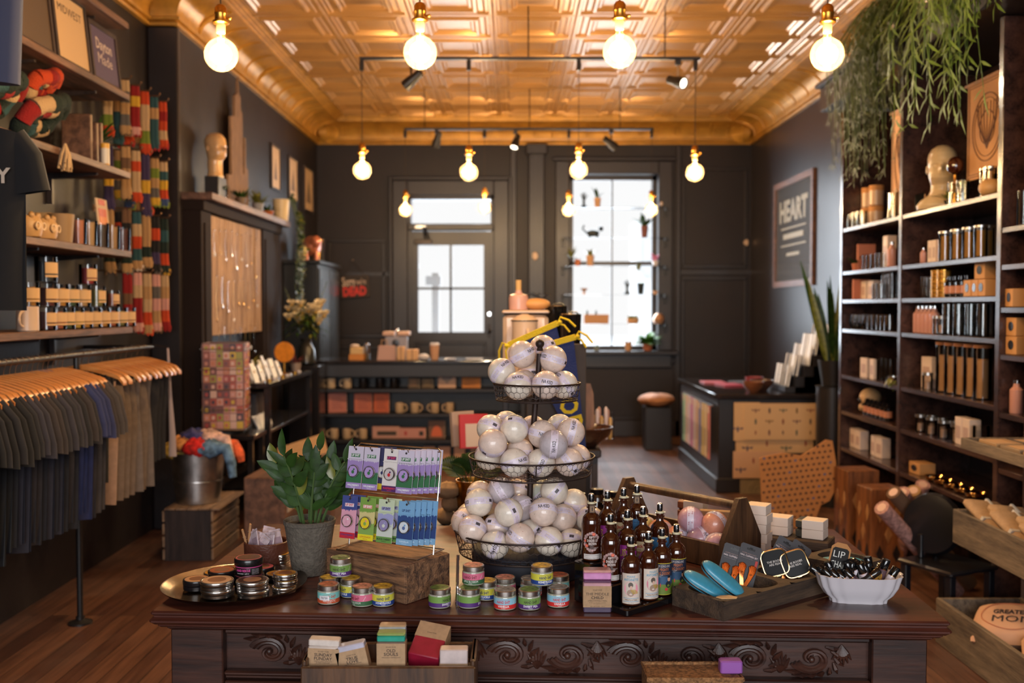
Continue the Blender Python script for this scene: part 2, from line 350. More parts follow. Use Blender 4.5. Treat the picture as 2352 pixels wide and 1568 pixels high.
# pressed leaf ornaments on the cove
b = B()
def cove(wall, s, w0=.018, m=TIN2):
    pts = []; rs = []
    for t in range(0, 9):
        u = .035 + .23 * (1 - cos(t * pi / 16)); z = 3.425 + .155 * sin(t * pi / 16); q = 1 - abs(t - 4) / 6
        if wall == 'b': pts.append((s, YB - u, z - .004))
        elif wall == 'l': pts.append(((XL if s > YJ else XN) + u, s, z - .004))
        else: pts.append((XR - u, s, z - .004))
        rs.append(w0 * q)
    b.tube(pts, rs, m, 6)
x = XL + .3
k = 0
while x < XR - .2:
    cove('b', x, .013); cove('b', x + .05, .007); x += .2
y = 11.2
while y > YJ + .2:
    cove('l', y, .026 if k % 4 == 0 else .010); k += 1; y -= .3 if y > 9.2 else .4
y = 11.2
while y > 2: cove('r', y, .014); y -= .4
for sx in (XL + .12, XR - .12): b.sph((sx, YB - .14, 3.47), .13, TIN2, 10, 8, (1, 1, .8), lambda a, t: 1 + .18 * cos(6 * a))
struct(b, 'trim_6')
# pressed tin ceiling
b = B(); T_ = .61; X0 = -.14 - 4 * T_; Y0 = 7.35 - 16 * T_
rings = [(0, 0), (.010, -.014), (.026, -.014), (.034, 0), (.052, 0), (.060, -.010), (.070, 0), (.100, 0), (.114, -.022), (.134, -.022), (.150, -.004), (.168, -.004), (.178, .006)]
V = []; Fc = []
for i in range(9):
    for j in range(23):
        x0 = X0 + i * T_; y0 = Y0 + j * T_
        if x0 > 2.8 or y0 > 11.6: continue
        base = len(V)
        for u, dz in rings:
            u2 = u * .82
            V += [(x0 + u, y0 + u2, ZC + dz), (x0 + T_ - u, y0 + u2, ZC + dz), (x0 + T_ - u, y0 + T_ - u2, ZC + dz), (x0 + u, y0 + T_ - u2, ZC + dz)]
        for r in range(len(rings) - 1):
            for q in range(4):
                Fc.append((base + r * 4 + q, base + (r + 1) * 4 + q, base + (r + 1) * 4 + (q + 1) % 4, base + r * 4 + (q + 1) % 4))
        e = base + (len(rings) - 1) * 4; Fc.append((e + 3, e + 2, e + 1, e))
b.add(V, Fc, TIN); b.box(-2.6, YF, ZC + .03, 2.9, YB + .2, ZC + .1, TIN); struct(b, 'ceiling', 20)
# door with four panes, transom above
GL = glass('window_glass', (1, 1, 1), .97); GL.node_tree.nodes['Fresnel'].inputs[0].default_value = 1.12
b = B()
for (a, z0, c, z1, t) in ((DX0 - .17, 0, DX0, 2.95, .045), (DX1, 0, DX1 + .17, 2.95, .045), (DX0, 2.78, DX1, 2.95, .045)): b.box(a, YB - t, z0, c, YB, z1, TRIM, .008)
for (a, z0, c, z1) in ((DX0 - .21, 0, DX0 - .171, 2.99), (DX1 + .171, 0, DX1 + .21, 2.99), (DX0 - .171, 2.951, DX1 + .171, 2.99)): b.box(a, YB - .07, z0, c, YB, z1, TRIM, .008)
b.box(DX0, YB + .02, 0, DX0 + .035, YB + .2, DZ1, TRIM).box(DX1 - .035, YB + .02, 0, DX1, YB + .2, DZ1, TRIM).box(DX0, YB + .02, 2.74, DX1, YB + .2, DZ1, TRIM).box(DX0, YB - .02, 2.38, DX1, YB + .2, 2.46, TRIM, .01)
fr = struct(b, 'door_1_frame', parent=None)
b = B(); y0, y1 = YB + .05, YB + .10
lx0, lx1 = DX0 + .035, DX1 - .035; gx0, gx1, gz0, gz1 = -1.086, -.327, 1.21, 2.214
b.box(lx0, y0, 0, gx0, y1, 2.375, TRIM).box(gx1, y0, 0, lx1, y1, 2.375, TRIM).box(gx0, y0, gz1, gx1, y1, 2.375, TRIM).box(gx0, y0, 0, gx1, y1, gz0, TRIM)
b.box(-.722, y0, gz0, -.694, y1, gz1, TRIM).box(gx0, y0, 1.702, gx1, y1, 1.728, TRIM)
picture_frame(b, gx0 - .03, gx1 + .03, .2, 1.1, y0, TRIM)
dr = struct(b, 'door_1')
for (a, c) in ((gx0, -.722), (-.694, gx1)):
    for (e, f_) in ((gz0, 1.702), (1.728, gz1)): B().box(a, YB + .072, e, c, YB + .077, f_, GL).make('pane', dr)
CHR = mat('chrome', (.8, .8, .8), .15, 1); STEEL = mat('brushed_steel', (.6, .58, .56), .3, 1); DBR = mat('dark_bronze', s2l(46, 38, 34), .35, .6)
b = B(); p = Vector((-.262, YB + .05, 1.42)); b.tube([(p.x, p.y, p.z), (p.x, p.y - .02, p.z)], .022, CHR, 16); o = b.make('deadbolt', dr); o['label'] = 'round chrome deadbolt'
b = B(); b.box(p.x - .02, p.y - .01, 1.15, p.x + .02, p.y, 1.3, DBR, .004).sph((p.x, p.y - .04, 1.22), .026, DBR, 12, 8); b.make('door_handle', dr)
b = B(); b.box(-1.13, YB + .01, 2.22, -.92, YB + .05, 2.28, DBR, .008).tube([(-1.0, YB + .02, 2.28), (-1.02, YB - .05, 2.42)], .012, DBR).tube([(-.96, YB + .02, 2.28), (-1.0, YB - .05, 2.42)], .012, DBR).box(-1.12, YB - .03, 2.40, -.98, YB + .0, 2.44, STEEL, .006); o = b.make('door_closer', dr)
B().box(-1.162, YB + .08, 2.46, -.228, YB + .086, 2.74, GL).make('pane', fr).__setitem__('label', 'long transom pane over the door')
# window
b = B()
for (a, z0, c, z1) in ((WX0 - .16, WZ0, WX0, WZ1 + .15), (WX1, WZ0, WX1 + .16, WZ1 + .15), (WX0, WZ1, WX1, WZ1 + .15)): b.box(a, YB - .045, z0, c, YB, z1, TRIM, .008)
b.box(WX0 - .2, YB - .07, WZ1 + .151, WX1 + .2, YB, WZ1 + .19, TRIM, .008).box(WX0 - .16, YB - .04, WZ0 - .2, WX1 + .16, YB, WZ0 - .04, TRIM, .01)
yy = YB + .11
b.box(WX0, yy, WZ0, WX0 + .05, yy + .06, WZ1, TRIM).box(WX1 - .05, yy, WZ0, WX1, yy + .06, WZ1, TRIM).box(WX0, yy, WZ1 - .05, WX1, yy + .06, WZ1, TRIM).box(WX0, yy, WZ0, WX1, yy + .06, WZ0 + .05, TRIM)
b.box(WX0, yy, 1.985, WX1, yy + .07, 2.03, TRIM).box(1.155, yy + .01, WZ0, 1.172, yy + .05, WZ1, TRIM).box(WX0, yy + .01, 2.635, WX1, yy + .05, 2.65, TRIM)
wn = struct(b, 'window_1')
b = B(); b.box(WX0 - .22, YB - .16, WZ0 - .045, WX1 + .22, YB + .2, WZ0, TRIM, .008); b.make('window_sill', wn)
for (a, c) in ((WX0 + .05, 1.155), (1.172, WX1 - .05)):
    for (e, f_) in ((WZ0 + .05, 1.985), (2.03, WZ1 - .05)): B().box(a, yy + .03, e, c, yy + .035, f_, GL).make('pane', wn)
# outdoors: pale ground, pale porch posts, a pale house far off
PALE = mat('overcast_pale_paint', (.33, .32, .31), .8); SNOW = mat('pale_pavement', (.86, .88, .9), .9)
struct(B().box(-30, YB + .3, -.3, 30, 60, -.2, SNOW), 'pale_pavement_outside')
b = B(); b.box(-1.36, 13.2, -.2, -1.26, 13.3, 2.05, PALE).cbox((-1.31, 13.25, 2.05), (.14, .14, .05), PALE); solo(b, 'porch_post', 'pale grey porch post outside the door, wider of two posts', 'post')
b = B(); b.box(-1.06, 13.2, -.2, -.97, 13.3, 1.95, PALE).cbox((-1.04, 13.25, 1.85), (.2, .14, .12), PALE); solo(b, 'fence_post', 'pale grey fence post with a stub arm outside, beside the porch post', 'post')
GREY = mat('pale_grey_siding', (.27, .265, .26), .8)
b = B(); b.box(2.6, 21, 0, 3.5, 22, 3.3, PALE).box(2.75, 20.95, 2.2, 3.35, 21, 3.1, GREY); solo(b, 'neighbour_house', 'pale blurred house front with a grey window seen through the big window', 'house')
# ================================================================ pendants, tracks, spots
BRASS = mat('aged_brass', s2l(196, 142, 62), .3, 1, noise=.3, nscale=40); WHITEP = mat('white_socket', s2l(225, 190, 140), .5)
FIL = emis('glowing_filament', (1, .62, .25), 60); AMB = glass('amber_bulb_glass', (1, .92, .74), .97)
_n = AMB.node_tree; _tr = _n.nodes.new('ShaderNodeBsdfTranslucent'); _tr.inputs[0].default_value = (1, .74, .38, 1); _mx = _n.nodes.new('ShaderNodeMixShader'); _mx.inputs[0].default_value = .035
_out = _n.nodes['Material Output']; _old = _out.inputs[0].links[0].from_socket; _n.links.new(_old, _mx.inputs[1]); _n.links.new(_tr.outputs[0], _mx.inputs[2]); _n.links.new(_mx.outputs[0], _out.inputs[0])
BULB = (1, .71, .42)
TRK = mat('black_track', s2l(26, 24, 26), .4)
def pendant_proto():
    t = thing('pendant_lamp', 'x', 'lamp')
    b = B(); prof = [(.001, -.0635)] + [(.0635 * cos(a), .0635 * sin(a)) for a in [(-pi / 2 + .16 * i) for i in range(1, 18)]] + [(.0175, .0645), (.0155, .072), (.0155, .09)]
    b.lathe(prof, AMB, 28, cap=False); b.make('bulb', t)
    b = B(); b.lathe([(.0155, .082), (.0165, .086), (.017, .118), (.0165, .121)], WHITEP, 16); b.make('bulb_neck', t)
    b = B(); b.lathe([(.0255, .116), (.031, .120), (.031, .127), (.0235, .131), (.0225, .150), (.0245, .154), (.0245, .158), (.023, .161), (.023, .176), (.016, .187), (.006, .192)], BRASS, 20)
    b.tube([(.02, 0, .137), (.038, 0, .137)], .0045, BRASS, 8).sph((.038, 0, .137), .006, BRASS, 8, 6); b.make('socket', t)
    b = B()
    for k in range(10):
        a = 2 * pi * k / 10; b.tube([(.006 * cos(a), .006 * sin(a), .05), (.017 * cos(a), .017 * sin(a), .035), (.017 * cos(a), .017 * sin(a), -.02), (.008 * cos(a), .008 * sin(a), -.034)], .0011, FIL, 4)
    b.tube([(0, 0, .08), (0, 0, -.03)], .0025, WHITEP, 6); b.make('filament', t)
    return t
PP = Proto(pendant_proto())
CORDM = mat('brown_cord', s2l(50, 34, 24), .7)
def pendant(px, py, Y, ztop, label, group, watt):
    p = PY(px, py, Y); o = PP.put(p, R.uniform(-.4, .4), label, group)
    b = B(); b.tube([(0, 0, .19), (0, 0, ztop - p.z - .06)], .0028, CORDM, 6); c = b.make('cord', o)
    b = B(); b.cyl((0, 0, ztop - p.z - .072), .016, .07, TRK, 12); b.make('track_connector', o)
    l = bpy.data.lights.new('bulb_light', 'POINT'); l.energy = watt; l.color = BULB; l.shadow_soft_size = .052
    lo = bpy.data.objects.new('bulb_light', l); COL.objects.link(lo); lo.parent = o; lo.location = (0, 0, -.003)
    return o
Z2, Z3 = PY(1200, 146, 7.2).z, PY(1200, 301, 9.8).z
Y1, Y2, Y3 = 3.85, 7.1, 9.75
ZT1 = 3.32
for i, (px, py) in enumerate(((508, 126), (965, 121), (1423, 118), (1900, 125))):
    pendant(px, py, Y1, ZT1, 'large round amber bulb on brass in the front row, ' + nth(i, 4), 'bulb pendants of the front row', 48)
for i, (px, py) in enumerate(((832, 391), (1077, 395), (1329, 390), (1596, 396))):
    pendant(px, py, Y2, Z2 - .0, 'amber bulb in the middle row under the long track, ' + nth(i, 4), 'bulb pendants of the middle row', 42)
for i, (px, py) in enumerate(((931, 482), (1113, 476), (1306, 482), (1496, 482))):
    pendant(px, py, Y3, Z3, 'small amber bulb in the row before the back wall, ' + nth(i, 4), 'bulb pendants of the back row', 32)
def track(name_lab, px0, px1, Y, z, rods):
    x0, x1 = PY(px0, 200, Y).x, PY(px1, 200, Y).x
    t = thing('track_rail', name_lab, 'light track', (0, Y, z))
    b = B(); b.box(x0, -.018, 0, x1, .018, .022, TRK, .004); b.make('rail', t)
    for rx in rods:
        b = B(); b.tube([(rx, 0, .02), (rx, 0, ZC - z - .02)], .005, DBR, 6); b.make('hanging_rod', t)
    return t
track('long black light track hanging from thin rods across the middle of the shop', 826, 1608, Y2, Z2, [-.66 + .0, .115, 1.08])
track('shorter black light track hanging in front of the back cornice', 928, 1502, Y3, Z3, [-.85, .17, 1.05])
track('black light track carrying the four large bulbs of the front row', 300, 2080, Y1, ZT1, [-.9, .3])
SPOTG = emis('lit_spot_lens', (1, .86, .66), 5)
def spot(px, py, Y, z, aim, lit, label):
    p = PY(px, py, Y); q = Vector(aim).normalized(); t = thing('track_spotlight', label, 'spotlight', (p.x, Y, z))
    b = B(); b.box(-.02, -.02, -.035, .02, .02, 0, TRK, .004); b.tube([(0, 0, -.03), (0, 0, p.z - z + .02)], .007, STEEL if lit else TRK, 8); b.make('arm', t)
    c = Vector((0, 0, p.z - z)); b = B(); b.M = Matrix.Translation(c) @ q.to_track_quat('Z', 'Y').to_matrix().to_4x4()
    b.lathe([(.012, -.10), (.03, -.09), (.032, -.03), (.04, 0), (.042, .06), (.036, .06), (.034, .04)], TRK, 18); b.make('spot_head', t)
    b = B(); b.M = Matrix.Translation(c) @ q.to_track_quat('Z', 'Y').to_matrix().to_4x4(); b.cyl((0, 0, .048), .034, .006, SPOTG if lit else mat('dark_lens', s2l(70, 62, 60), .1), 18); b.make('lens', t)
    if lit:
        l = bpy.data.lights.new('spot_beam', 'SPOT'); l.energy = 60; l.color = (1, .8, .55); l.spot_size = rad(70); l.shadow_soft_size = .03
        lo = bpy.data.objects.new('spot_beam', l); COL.objects.link(lo); lo.parent = t; lo.location = c + q * .075; lo.rotation_euler = q.to_track_quat('-Z', 'Y').to_euler()
spot(944, 186, Y2, Z2, (-.75, .2, -.6), False, 'unlit black track spotlight hanging beside the socks end of the long track')
spot(1557, 188, Y2, Z2, (.6, -.75, -.35), True, 'lit track spotlight near the bookshelf end of the long track')
spot(1003, 325, Y3, Z3, (-.3, .3, -.9), False, 'unlit black spotlight on the shorter track, above the hanging sign')
spot(1184, 328, Y3, Z3, (-.25, -.45, -.85), True, 'lit spotlight in the middle of the shorter track')
spot(1404, 331, Y3, Z3, (.7, .3, -.5), False, 'unlit black spotlight on the shorter track, above the big window')
# ================================================================ the carved table and everything on it
ZT = .76
DWOOD = wood('dark_red_table_wood', s2l(44, 20, 16), s2l(92, 46, 34), .36, 0, .55, .2, coat=.15)
CARV = wood('carved_dark_wood', s2l(36, 18, 14), s2l(74, 42, 31), .45, 0, .8, .2)
FL = PZ(345, 1403, ZT); FR = PZ(2184, 1428, ZT); TW = (FR - FL).length; TRZ = atan2(FR.y - FL.y, FR.x - FL.x); TD = .98
tb = thing('carved_table', 'long dark red carved wooden table crowded with bath goods', 'table', (FL.x, FL.y, 0), TRZ)
b = B(); b.box(0, 0, .748, TW, TD, ZT, DWOOD, .004).box(.006, .006, .744, TW - .006, TD - .006, .748, DWOOD).box(-.004, -.004, .726, TW + .004, TD + .004, .744, DWOOD, .007).box(.012, .012, .716, TW - .012, TD - .012, .726, DWOOD, .004).box(.028, .028, .706, TW - .028, TD - .028, .716, DWOOD, .004); b.make('tabletop', tb)
x0, x1 = .036, TW - .04; y0 = .036
b = B(); b.box(x0, y0, .40, x0 + .13, y0 + .1, .706, CARV, .003).box(x1 - .13, y0, .40, x1, y0 + .1, .706, CARV, .003); b.box(x0 + .13, y0 + .03, .40, x1 - .13, y0 + .05, .706, CARV)
b.box(x0 + .13, y0 + .012, .690, x1 - .13, y0 + .03, .704, CARV, .004).box(x0 + .13, y0 + .004, .588, x1 - .13, y0 + .03, .600, CARV, .004).box(x0 + .13, y0 + .014, .578, x1 - .13, y0 + .03, .588, CARV, .003).box(x0 + .13, y0 + .008, .566, x1 - .13, y0 + .03, .574, CARV, .003)
b.make('front_apron', tb)
b = B()
for yy in (TD - .06,): b.box(x0, yy, .40, x1, yy + .02, .706, CARV)
b.make('back_apron', tb)
for xx in (x0, x1 - .02): B().box(xx, y0 + .1, .40, xx + .02, TD - .06, .706, CARV).make('side_apron', tb)
for xx in (x0, x1 - .1):
    for yy in (y0, TD - .14): B().box(xx + .005, yy + .005, 0, xx + .095, yy + .095, .40, CARV, .006).lathe([(.05, .1), (.065, .2), (.05, .3), (.045, .38)], CARV, 16, (xx + .05, yy + .05, 0)).make('leg', tb)
# carved scrollwork of acanthus curls along the apron
b = B(); U = .148; zc = .645; yf = y0 + .028; nU = int((x1 - x0 - .27) / U); xs = x0 + .135 + ((x1 - x0 - .27) - nU * U) / 2
for k in range(nU):
    cx = xs + (k + .5) * U; sg = 1 if k % 2 == 0 else -1
    for (r0, th, w_) in ((.040, .0075, 2.4), (.030, .005, 2.0), (.046, .004, 1.3)):
        pts = []; rs = []
        for i in range(22):
            t = i / 21; a = pi * (.9 - w_ * t) * 1.0; r = r0 * (1 - .8 * t)
            pts.append((cx - .012 + r * cos(a) * 1.15, yf - .004, zc + sg * (r * sin(a) * .9 - .002))); rs.append(th * (1 - .55 * t))
        b.tube(pts, rs, CARV, 6)
    b.sph((cx - .014, yf - .006, zc), .0085, CARV, 10, 6)
    for i in range(9):     # feathered leaf lobes streaming from the curl
        a = -.9 + i * .38; r = .048; p = (cx - .012 + r * cos(a) * 1.1, yf - .002, zc + sg * r * sin(a) * .8); q = (cx - .012 + (r + .022) * cos(a + .45) * 1.15, yf - .001, zc + sg * max(-.040, min(.040, (r + .022) * sin(a + .45) * .8)))
        mid = ((p[0] * .6 + q[0] * .4), yf - .008, p[2] * .5 + q[2] * .5); b.tube([p, mid, q], [.003, .0062, .0012], CARV, 5)
    for i in range(6):    # fanned palmette between two curls
        a = -.9 + .36 * i; p = (cx + U * .40, yf, zc - sg * .034); q = (p[0] + .030 * sin(a), yf - .001, p[2] + sg * (.014 + .034 * cos(a))); b.tube([p, (p[0] * .5 + q[0] * .5, yf - .007, p[2] * .5 + q[2] * .5), q], [.003, .0058, .0015], CARV, 5)
b.make('scroll_carving', tb)
b = B()
for k in range(int((x1 - x0 - .28) / .03)):
    x = x0 + .145 + k * .03; b.tube([(x, yf - .002, .562), (x + .012, yf - .008, .545), (x + .008, yf - .002, .52)], [.006, .011, .005], CARV, 6)
b.make('bead_carving', tb)
# ---------------------------------------------------------------- round tray with salve tins
TP = lambda px, py, z=ZT: PZ(px, py, z)
tr = TP(540, 1352); TRR = .183
TIN_S = mat('tin_silver', (.66, .64, .62), .22, 1); TRAYM = mat('tarnished_silver_tray', s2l(122, 110, 100), .24, 1, noise=.3, nscale=18)
b = B(); b.lathe([(.06, 0), (.14, .001), (TRR - .02, .006), (TRR, .018), (TRR + .003, .019), (TRR + .001, .015), (TRR - .018, .0035), (.14, -.0005)], TRAYM, 64); t_ = solo(b, 'round_tray', 'round tarnished silver tray holding salve tins at the table corner', 'tray', tr + Vector((0, 0, .001)))
def tin(r, h, top, body=TIN_S, lab='', rim=.8):
    t = thing('salve_tin', lab, 'tin')
    b = B(); hb = h * .5; b.lathe([(r * .94, 0), (r * .97, .0015), (r * .97, hb - .002), (r * .93, hb - .001)], body, 32); b.make('tin_base', t)
    b = B(); b.lathe([(r * .985, hb), (r, hb + .001), (r, h * .72), (r * 1.012, h * .74), (r * 1.012, h * .8), (r, h * .82), (r, h - .0015), (r * .98, h), (r * .9, h), (r * .88, h - .0008)], body, 32); b.make('lid', t)
    b = B(); b.lathe([(r * .86, h - .0006), (r * .86, h + .0004)], top, 28).lathe([(r * .55, h + .0004), (r * .55, h + .0007)], mat('salve_print', s2l(120, 74, 48), .4), 20); b.make('lid_print', t)
    return t
BLK = mat('black_plastic', s2l(24, 20, 22), .25); KRP = cm(188, 140, 100, .4); GOLD = mat('gold_foil', s2l(206, 150, 40), .28, .6, noise=.4, nscale=60); PNK = cm(196, 92, 104, .3)
def stack(px, py, r, h, n, top, body, desc, z0=.005, jit=.003):
    base = TP(px, py)
    for i in range(n):
        t = tin(r, h, top, body, desc + (' at the bottom of its stack' if i == 0 and n > 1 else ' on top of its stack' if i == n - 1 and n > 1 else ' in the middle of its stack' if n > 1 else ''))
        t.location = base + Vector((R.uniform(-jit, jit), R.uniform(-jit, jit), z0 + i * (h + .0012))); t['group'] = 'salve tins on the round tray'; t.rotation_euler.z = R.uniform(0, 6)
stack(500, 1372, .042, .020, 2, cm(190, 150, 120, .35), TIN_S, 'wide silver screw tin by the tray rim,')
stack(582, 1371, .041, .0195, 2, mat('tin_window', s2l(70, 50, 46), .15), TIN_S, 'silver tin with a dark ringed lid')
stack(655, 1362, .031, .0155, 3, GOLD, TIN_S, 'small silver tin with a gold printed lid')
stack(640, 1332, .031, .0155, 1, GOLD, TIN_S, 'single small gold lidded tin behind the tall stack')
stack(452, 1355, .036, .026, 1, KRP, BLK, 'squat black jar with a tan lid beside the tray rim')
stack(508, 1344, .036, .018, 2, mat('orange_seal', s2l(160, 84, 52), .3), BLK, 'flat black tin with an orange brown seal')
stack(572, 1345, .040, .026, 1, PNK, BLK, 'black tin hidden under the pink labelled jar')
stack(603, 1322, .033, .022, 1, PNK, BLK, 'black tin at the rear behind the pink labelled jar')
stack(494, 1327, .028, .012, 1, GOLD, TIN_S, 'thin gold tin at the rear of the tray')
stack(531, 1323, .022, .022, 1, GOLD, TIN_S, 'tiny gold tin at the rear of the tray')
stack(640, 1304, .031, .018, 2, GOLD, TIN_S, 'gold topped tin near the concrete pot', z0=.006)
def cylfn(r, a0=0): return lambda x, z: (r * sin(x / r + a0), -r * cos(x / r + a0), z)
t = thing('balm_jar', 'black balm jar with a pink band standing on the tray tins', 'jar', TP(572, 1345) + Vector((0, 0, .005 + .0275)), 0, None)
b = B(); b.lathe([(.033, 0), (.0355, .002), (.0355, .026), (.033, .028)], BLK, 32); b.make('jar_body', t)
b = B(); b.lathe([(.0365, .0265), (.0375, .028), (.0375, .042), (.036, .0445), (.033, .0445)], BLK, 32).lathe([(.0335, .0446), (.0335, .0449)], PNK, 28).lathe([(.030, .0449), (.030, .0452)], mat('salve_print'.replace('salve', 'dark_salve'), s2l(78, 46, 38), .3), 28); b.make('lid', t)
b = B(); b.lathe([(.0358, .0235), (.0358, .0258)], cm(196, 70, 130, .4), 32, cap=False)
b.text('HAND RESCUE', .0062, (0, 0, .0165), cm(214, 74, 148, .4), .040, cylfn(.0359, -.2), bold=.03).text('lavender salve', .003, (0, 0, .009), cm(220, 215, 220), .034, cylfn(.0359, -.2))
for i in range(6): b.text('mmmm nnm mmn', .0016, (0, 0, .007 + i * .0026), cm(190, 180, 185), .02, cylfn(.0359, .75), res=1)
b.make('label', t)
# ---------------------------------------------------------------- leather bowl of sample sachets
LEA = mat('brown_leather', s2l(92, 50, 36), .42, bump=.25, bscale=120)
bw = TP(612, 1302); b = B(); b.lathe([(.058, 0), (.060, .003), (.062, .075), (.060, .077), (.057, .074), (.056, .006)], LEA, 40); solo(b, 'leather_bowl', 'round brown leather bowl of sachets behind the tray', 'bowl', bw)
SACH = mat('pearly_sachet', s2l(190, 172, 178), .3, coat=.3, noise=.25, nscale=60)
for i in range(9):
    b = B(); w_, h_ = .034, .05; b.box(-w_ / 2, -.002, -h_ / 2, w_ / 2, .002, h_ / 2, SACH, .0015); b.box(-w_ / 2, -.0008, h_ / 2, w_ / 2, .0008, h_ / 2 + .006, SACH)
    b.box(-w_ / 2 + .004, -.0023, -.012, w_ / 2 - .004, -.0019, .008, cm(150, 128, 140))
    a = i * 2 * pi / 9 + .3; rr = .034 if i else 0
    solo(b, 'sample_sachet', 'pearly foil sample sachet in the leather bowl, %s round from the clothespins' % ORD[i], 'sachet', bw + Vector((rr * cos(a), rr * .8 * sin(a), .068 + .006 * (i % 3))), R.uniform(-.8, .8), 'sample sachets in the leather bowl', 30, R.uniform(-.5, .3), R.uniform(-.7, .7))
CLW = wood('clothespin_wood', s2l(150, 104, 66), s2l(190, 140, 92), .6, 2, 3)
for i in range(2):
    t = thing('clothespin', 'wooden clothespin clipped on the bowl rim, %s one' % ('taller' if i else 'lower'), 'clothespin', bw + Vector((-.058 + .008 * i, -.012 + .02 * i, .085 + .01 * i)), .4, 'clothespins on the leather bowl', .1, -.25 + .35 * i)
    for s in (-1, 1): b = B(); b.box(-.003, s * .003 - .002, -.026, .003, s * .003 + .002, .028, CLW, .001); b.make('jaw', t)
    b = B(); b.tube([(-.004, -.004, .004), (.004, -.004, .004), (.004, .004, .004), (-.004, .004, .004)], .0008, STEEL, 5, True); b.make('spring', t)
# ---------------------------------------------------------------- potted plant
LEAF = mat('glossy_green_leaf', s2l(40, 66, 22), .55, spec=.25, noise=.35, nscale=30, coat=.05); LEAFY = mat('olive_leaf', s2l(108, 110, 40), .35, noise=.3, nscale=30); STEM = mat('green_stem', s2l(70, 92, 48), .45)
CONC = mat('rough_concrete', s2l(98, 90, 80), .9, noise=.18, nscale=70, bump=.6, bscale=140); SOIL = mat('dark_soil', s2l(38, 28, 24), .95, bump=1, bscale=160, noise=.4, nscale=80)
def leaf(b, p, d, up, L_, W_, m, bend=.25, fold=.25, n=6):
    d = Vector(d).normalized(); up = Vector(up); s = d.cross(up)
    s = s.normalized() if s.length > 1e-4 else d.orthogonal().normalized(); nrm = s.cross(d).normalized(); p = Vector(p); V = []
    for i in range(n + 1):
        t = i / n; w_ = W_ * (sin(pi * t ** .8) ** .8 if 0 < t < 1 else .02); c = p + d * L_ * t - nrm * bend * L_ * t * t
        V += [tuple(c - s * w_ / 2 + nrm * fold * w_ * .5), tuple(c), tuple(c + s * w_ / 2 + nrm * fold * w_ * .5)]
    b.add(V, [q for i in range(n) for q in ((3 * i, 3 * i + 1, 3 * i + 4, 3 * i + 3), (3 * i + 1, 3 * i + 2, 3 * i + 5, 3 * i + 4))], m)
pt = TP(712, 1315); t = thing('potted_plant', 'green glossy leaved plant in a tapered grey concrete pot on the table', 'plant', pt)
b = B(); b.lathe([(.046, 0), (.048, .002), (.069, .138), (.0715, .140), (.072, .150), (.069, .152), (.066, .148), (.060, .12)], CONC, 48, cap=True, wob=lambda a, z: .006 * sin(3 * a + 20 * z)); b.make('pot', t)
b = B(); b.lathe([(.001, .14), (.03, .141), (.064, .136), (.064, .132)], SOIL, 24, wob=lambda a, z: .03 * sin(5 * a)); b.make('soil', t)
b = B(); st = B(); rr = random.Random(4)
stems = [(-.52, .05, .175), (-.30, -.12, .20), (-.05, .1, .17), (.12, -.1, .15), (.30, .05, .17), (.52, -.05, .185), (-.62, .2, .10), (.05, .35, .19), (.7, .15, .13)]
for i, (ax, ay, L_) in enumerate(stems):
    p0 = Vector((ax * .045, ay * .1, .138)); pts = []
    for k in range(8):
        t_ = k / 7; pts.append(p0 + Vector((ax * L_ * (.35 * t_ + .45 * t_ * t_), ay * L_ * t_, L_ * (1 - .12 * abs(ax)) * t_)))
    st.tube(pts, [.0045 * (1 - .5 * k / 7) for k in range(8)], STEM, 6)
    for k in range(2, 8):
        for s in (-1, 1):
            if k == 7 and s == 1 or rr.random() < .12: continue
            dv = Vector((s * .75 + ax * .8, rr.uniform(-.7, .5), .8 + rr.uniform(-.2, .3))) if k < 7 else Vector((ax * .6, ay, 1))
            leaf(b, pts[k], dv, (rr.uniform(-.3, .3), -1, .35), rr.uniform(.052, .078), rr.uniform(.023, .034), LEAFY if rr.random() < .22 and ax < 0 or rr.random() < .08 else LEAF, rr.uniform(.05, .35), .3)
b.make('foliage', t, 60); st.make('stem', t)
# ---------------------------------------------------------------- reclaimed wood block with a wire card rack
RWOOD = wood('reclaimed_wood', s2l(58, 40, 32), s2l(156, 112, 78), .75, 0, 2.2, 1.6)
bc = TP(930, 1388); ydir = -.66
t = thing('wood_block', 'reclaimed weathered wooden block under the wire card rack', 'wooden block', (bc.x, bc.y, ZT), ydir)
BL, BD, BH = -.285, .165, .098
b = B(); b.box(BL, 0, .0, 0, .018, BH, RWOOD, .002).box(BL, BD - .018, 0, 0, BD, BH, RWOOD, .002).box(BL + .002, .018, BH - .016, -.002, BD - .018, BH + .001, RWOOD, .002); b.make('block_body', t)
for xx in (BL - .004, -.014): B().box(xx, .001, .001, xx + .018, BD - .001, BH - .001, RWOOD, .001).make('end_board', t)
rk = Matrix.Translation((bc.x, bc.y, ZT + BH + .002)) @ Matrix.Rotation(ydir, 4, 'Z')
RC = rk @ Vector((-.135, .085, 0)); RYW = -.46
t = thing('wire_card_rack', 'silver wire rack of lip balm cards standing on the wooden block', 'display rack', RC, RYW)
WIRE = mat('silver_wire', (.62, .58, .54), .25, 1)
b = B(); b.tube([(-.125, -.065, .002), (.125, -.065, .002), (.125, .065, .002), (-.125, .065, .002)], .0022, WIRE, 6, True); b.make('base_wire', t)
LEAN = .16; rw = .132
def rz_(z): return z * LEAN
b = B(); b.tube([(-rw, 0, .002), (-rw, rz_(.26), .262), (-rw + .01, rz_(.27), .27), (rw - .01, rz_(.27), .27), (rw, rz_(.26), .262), (rw, 0, .002)], .0022, WIRE, 6); b.make('upright_wire', t)
for z in (.142, .262): B().tube([(-rw, rz_(z), z), (rw, rz_(z), z)], .0018, WIRE, 6).make('cross_wire', t)
CARD = {}
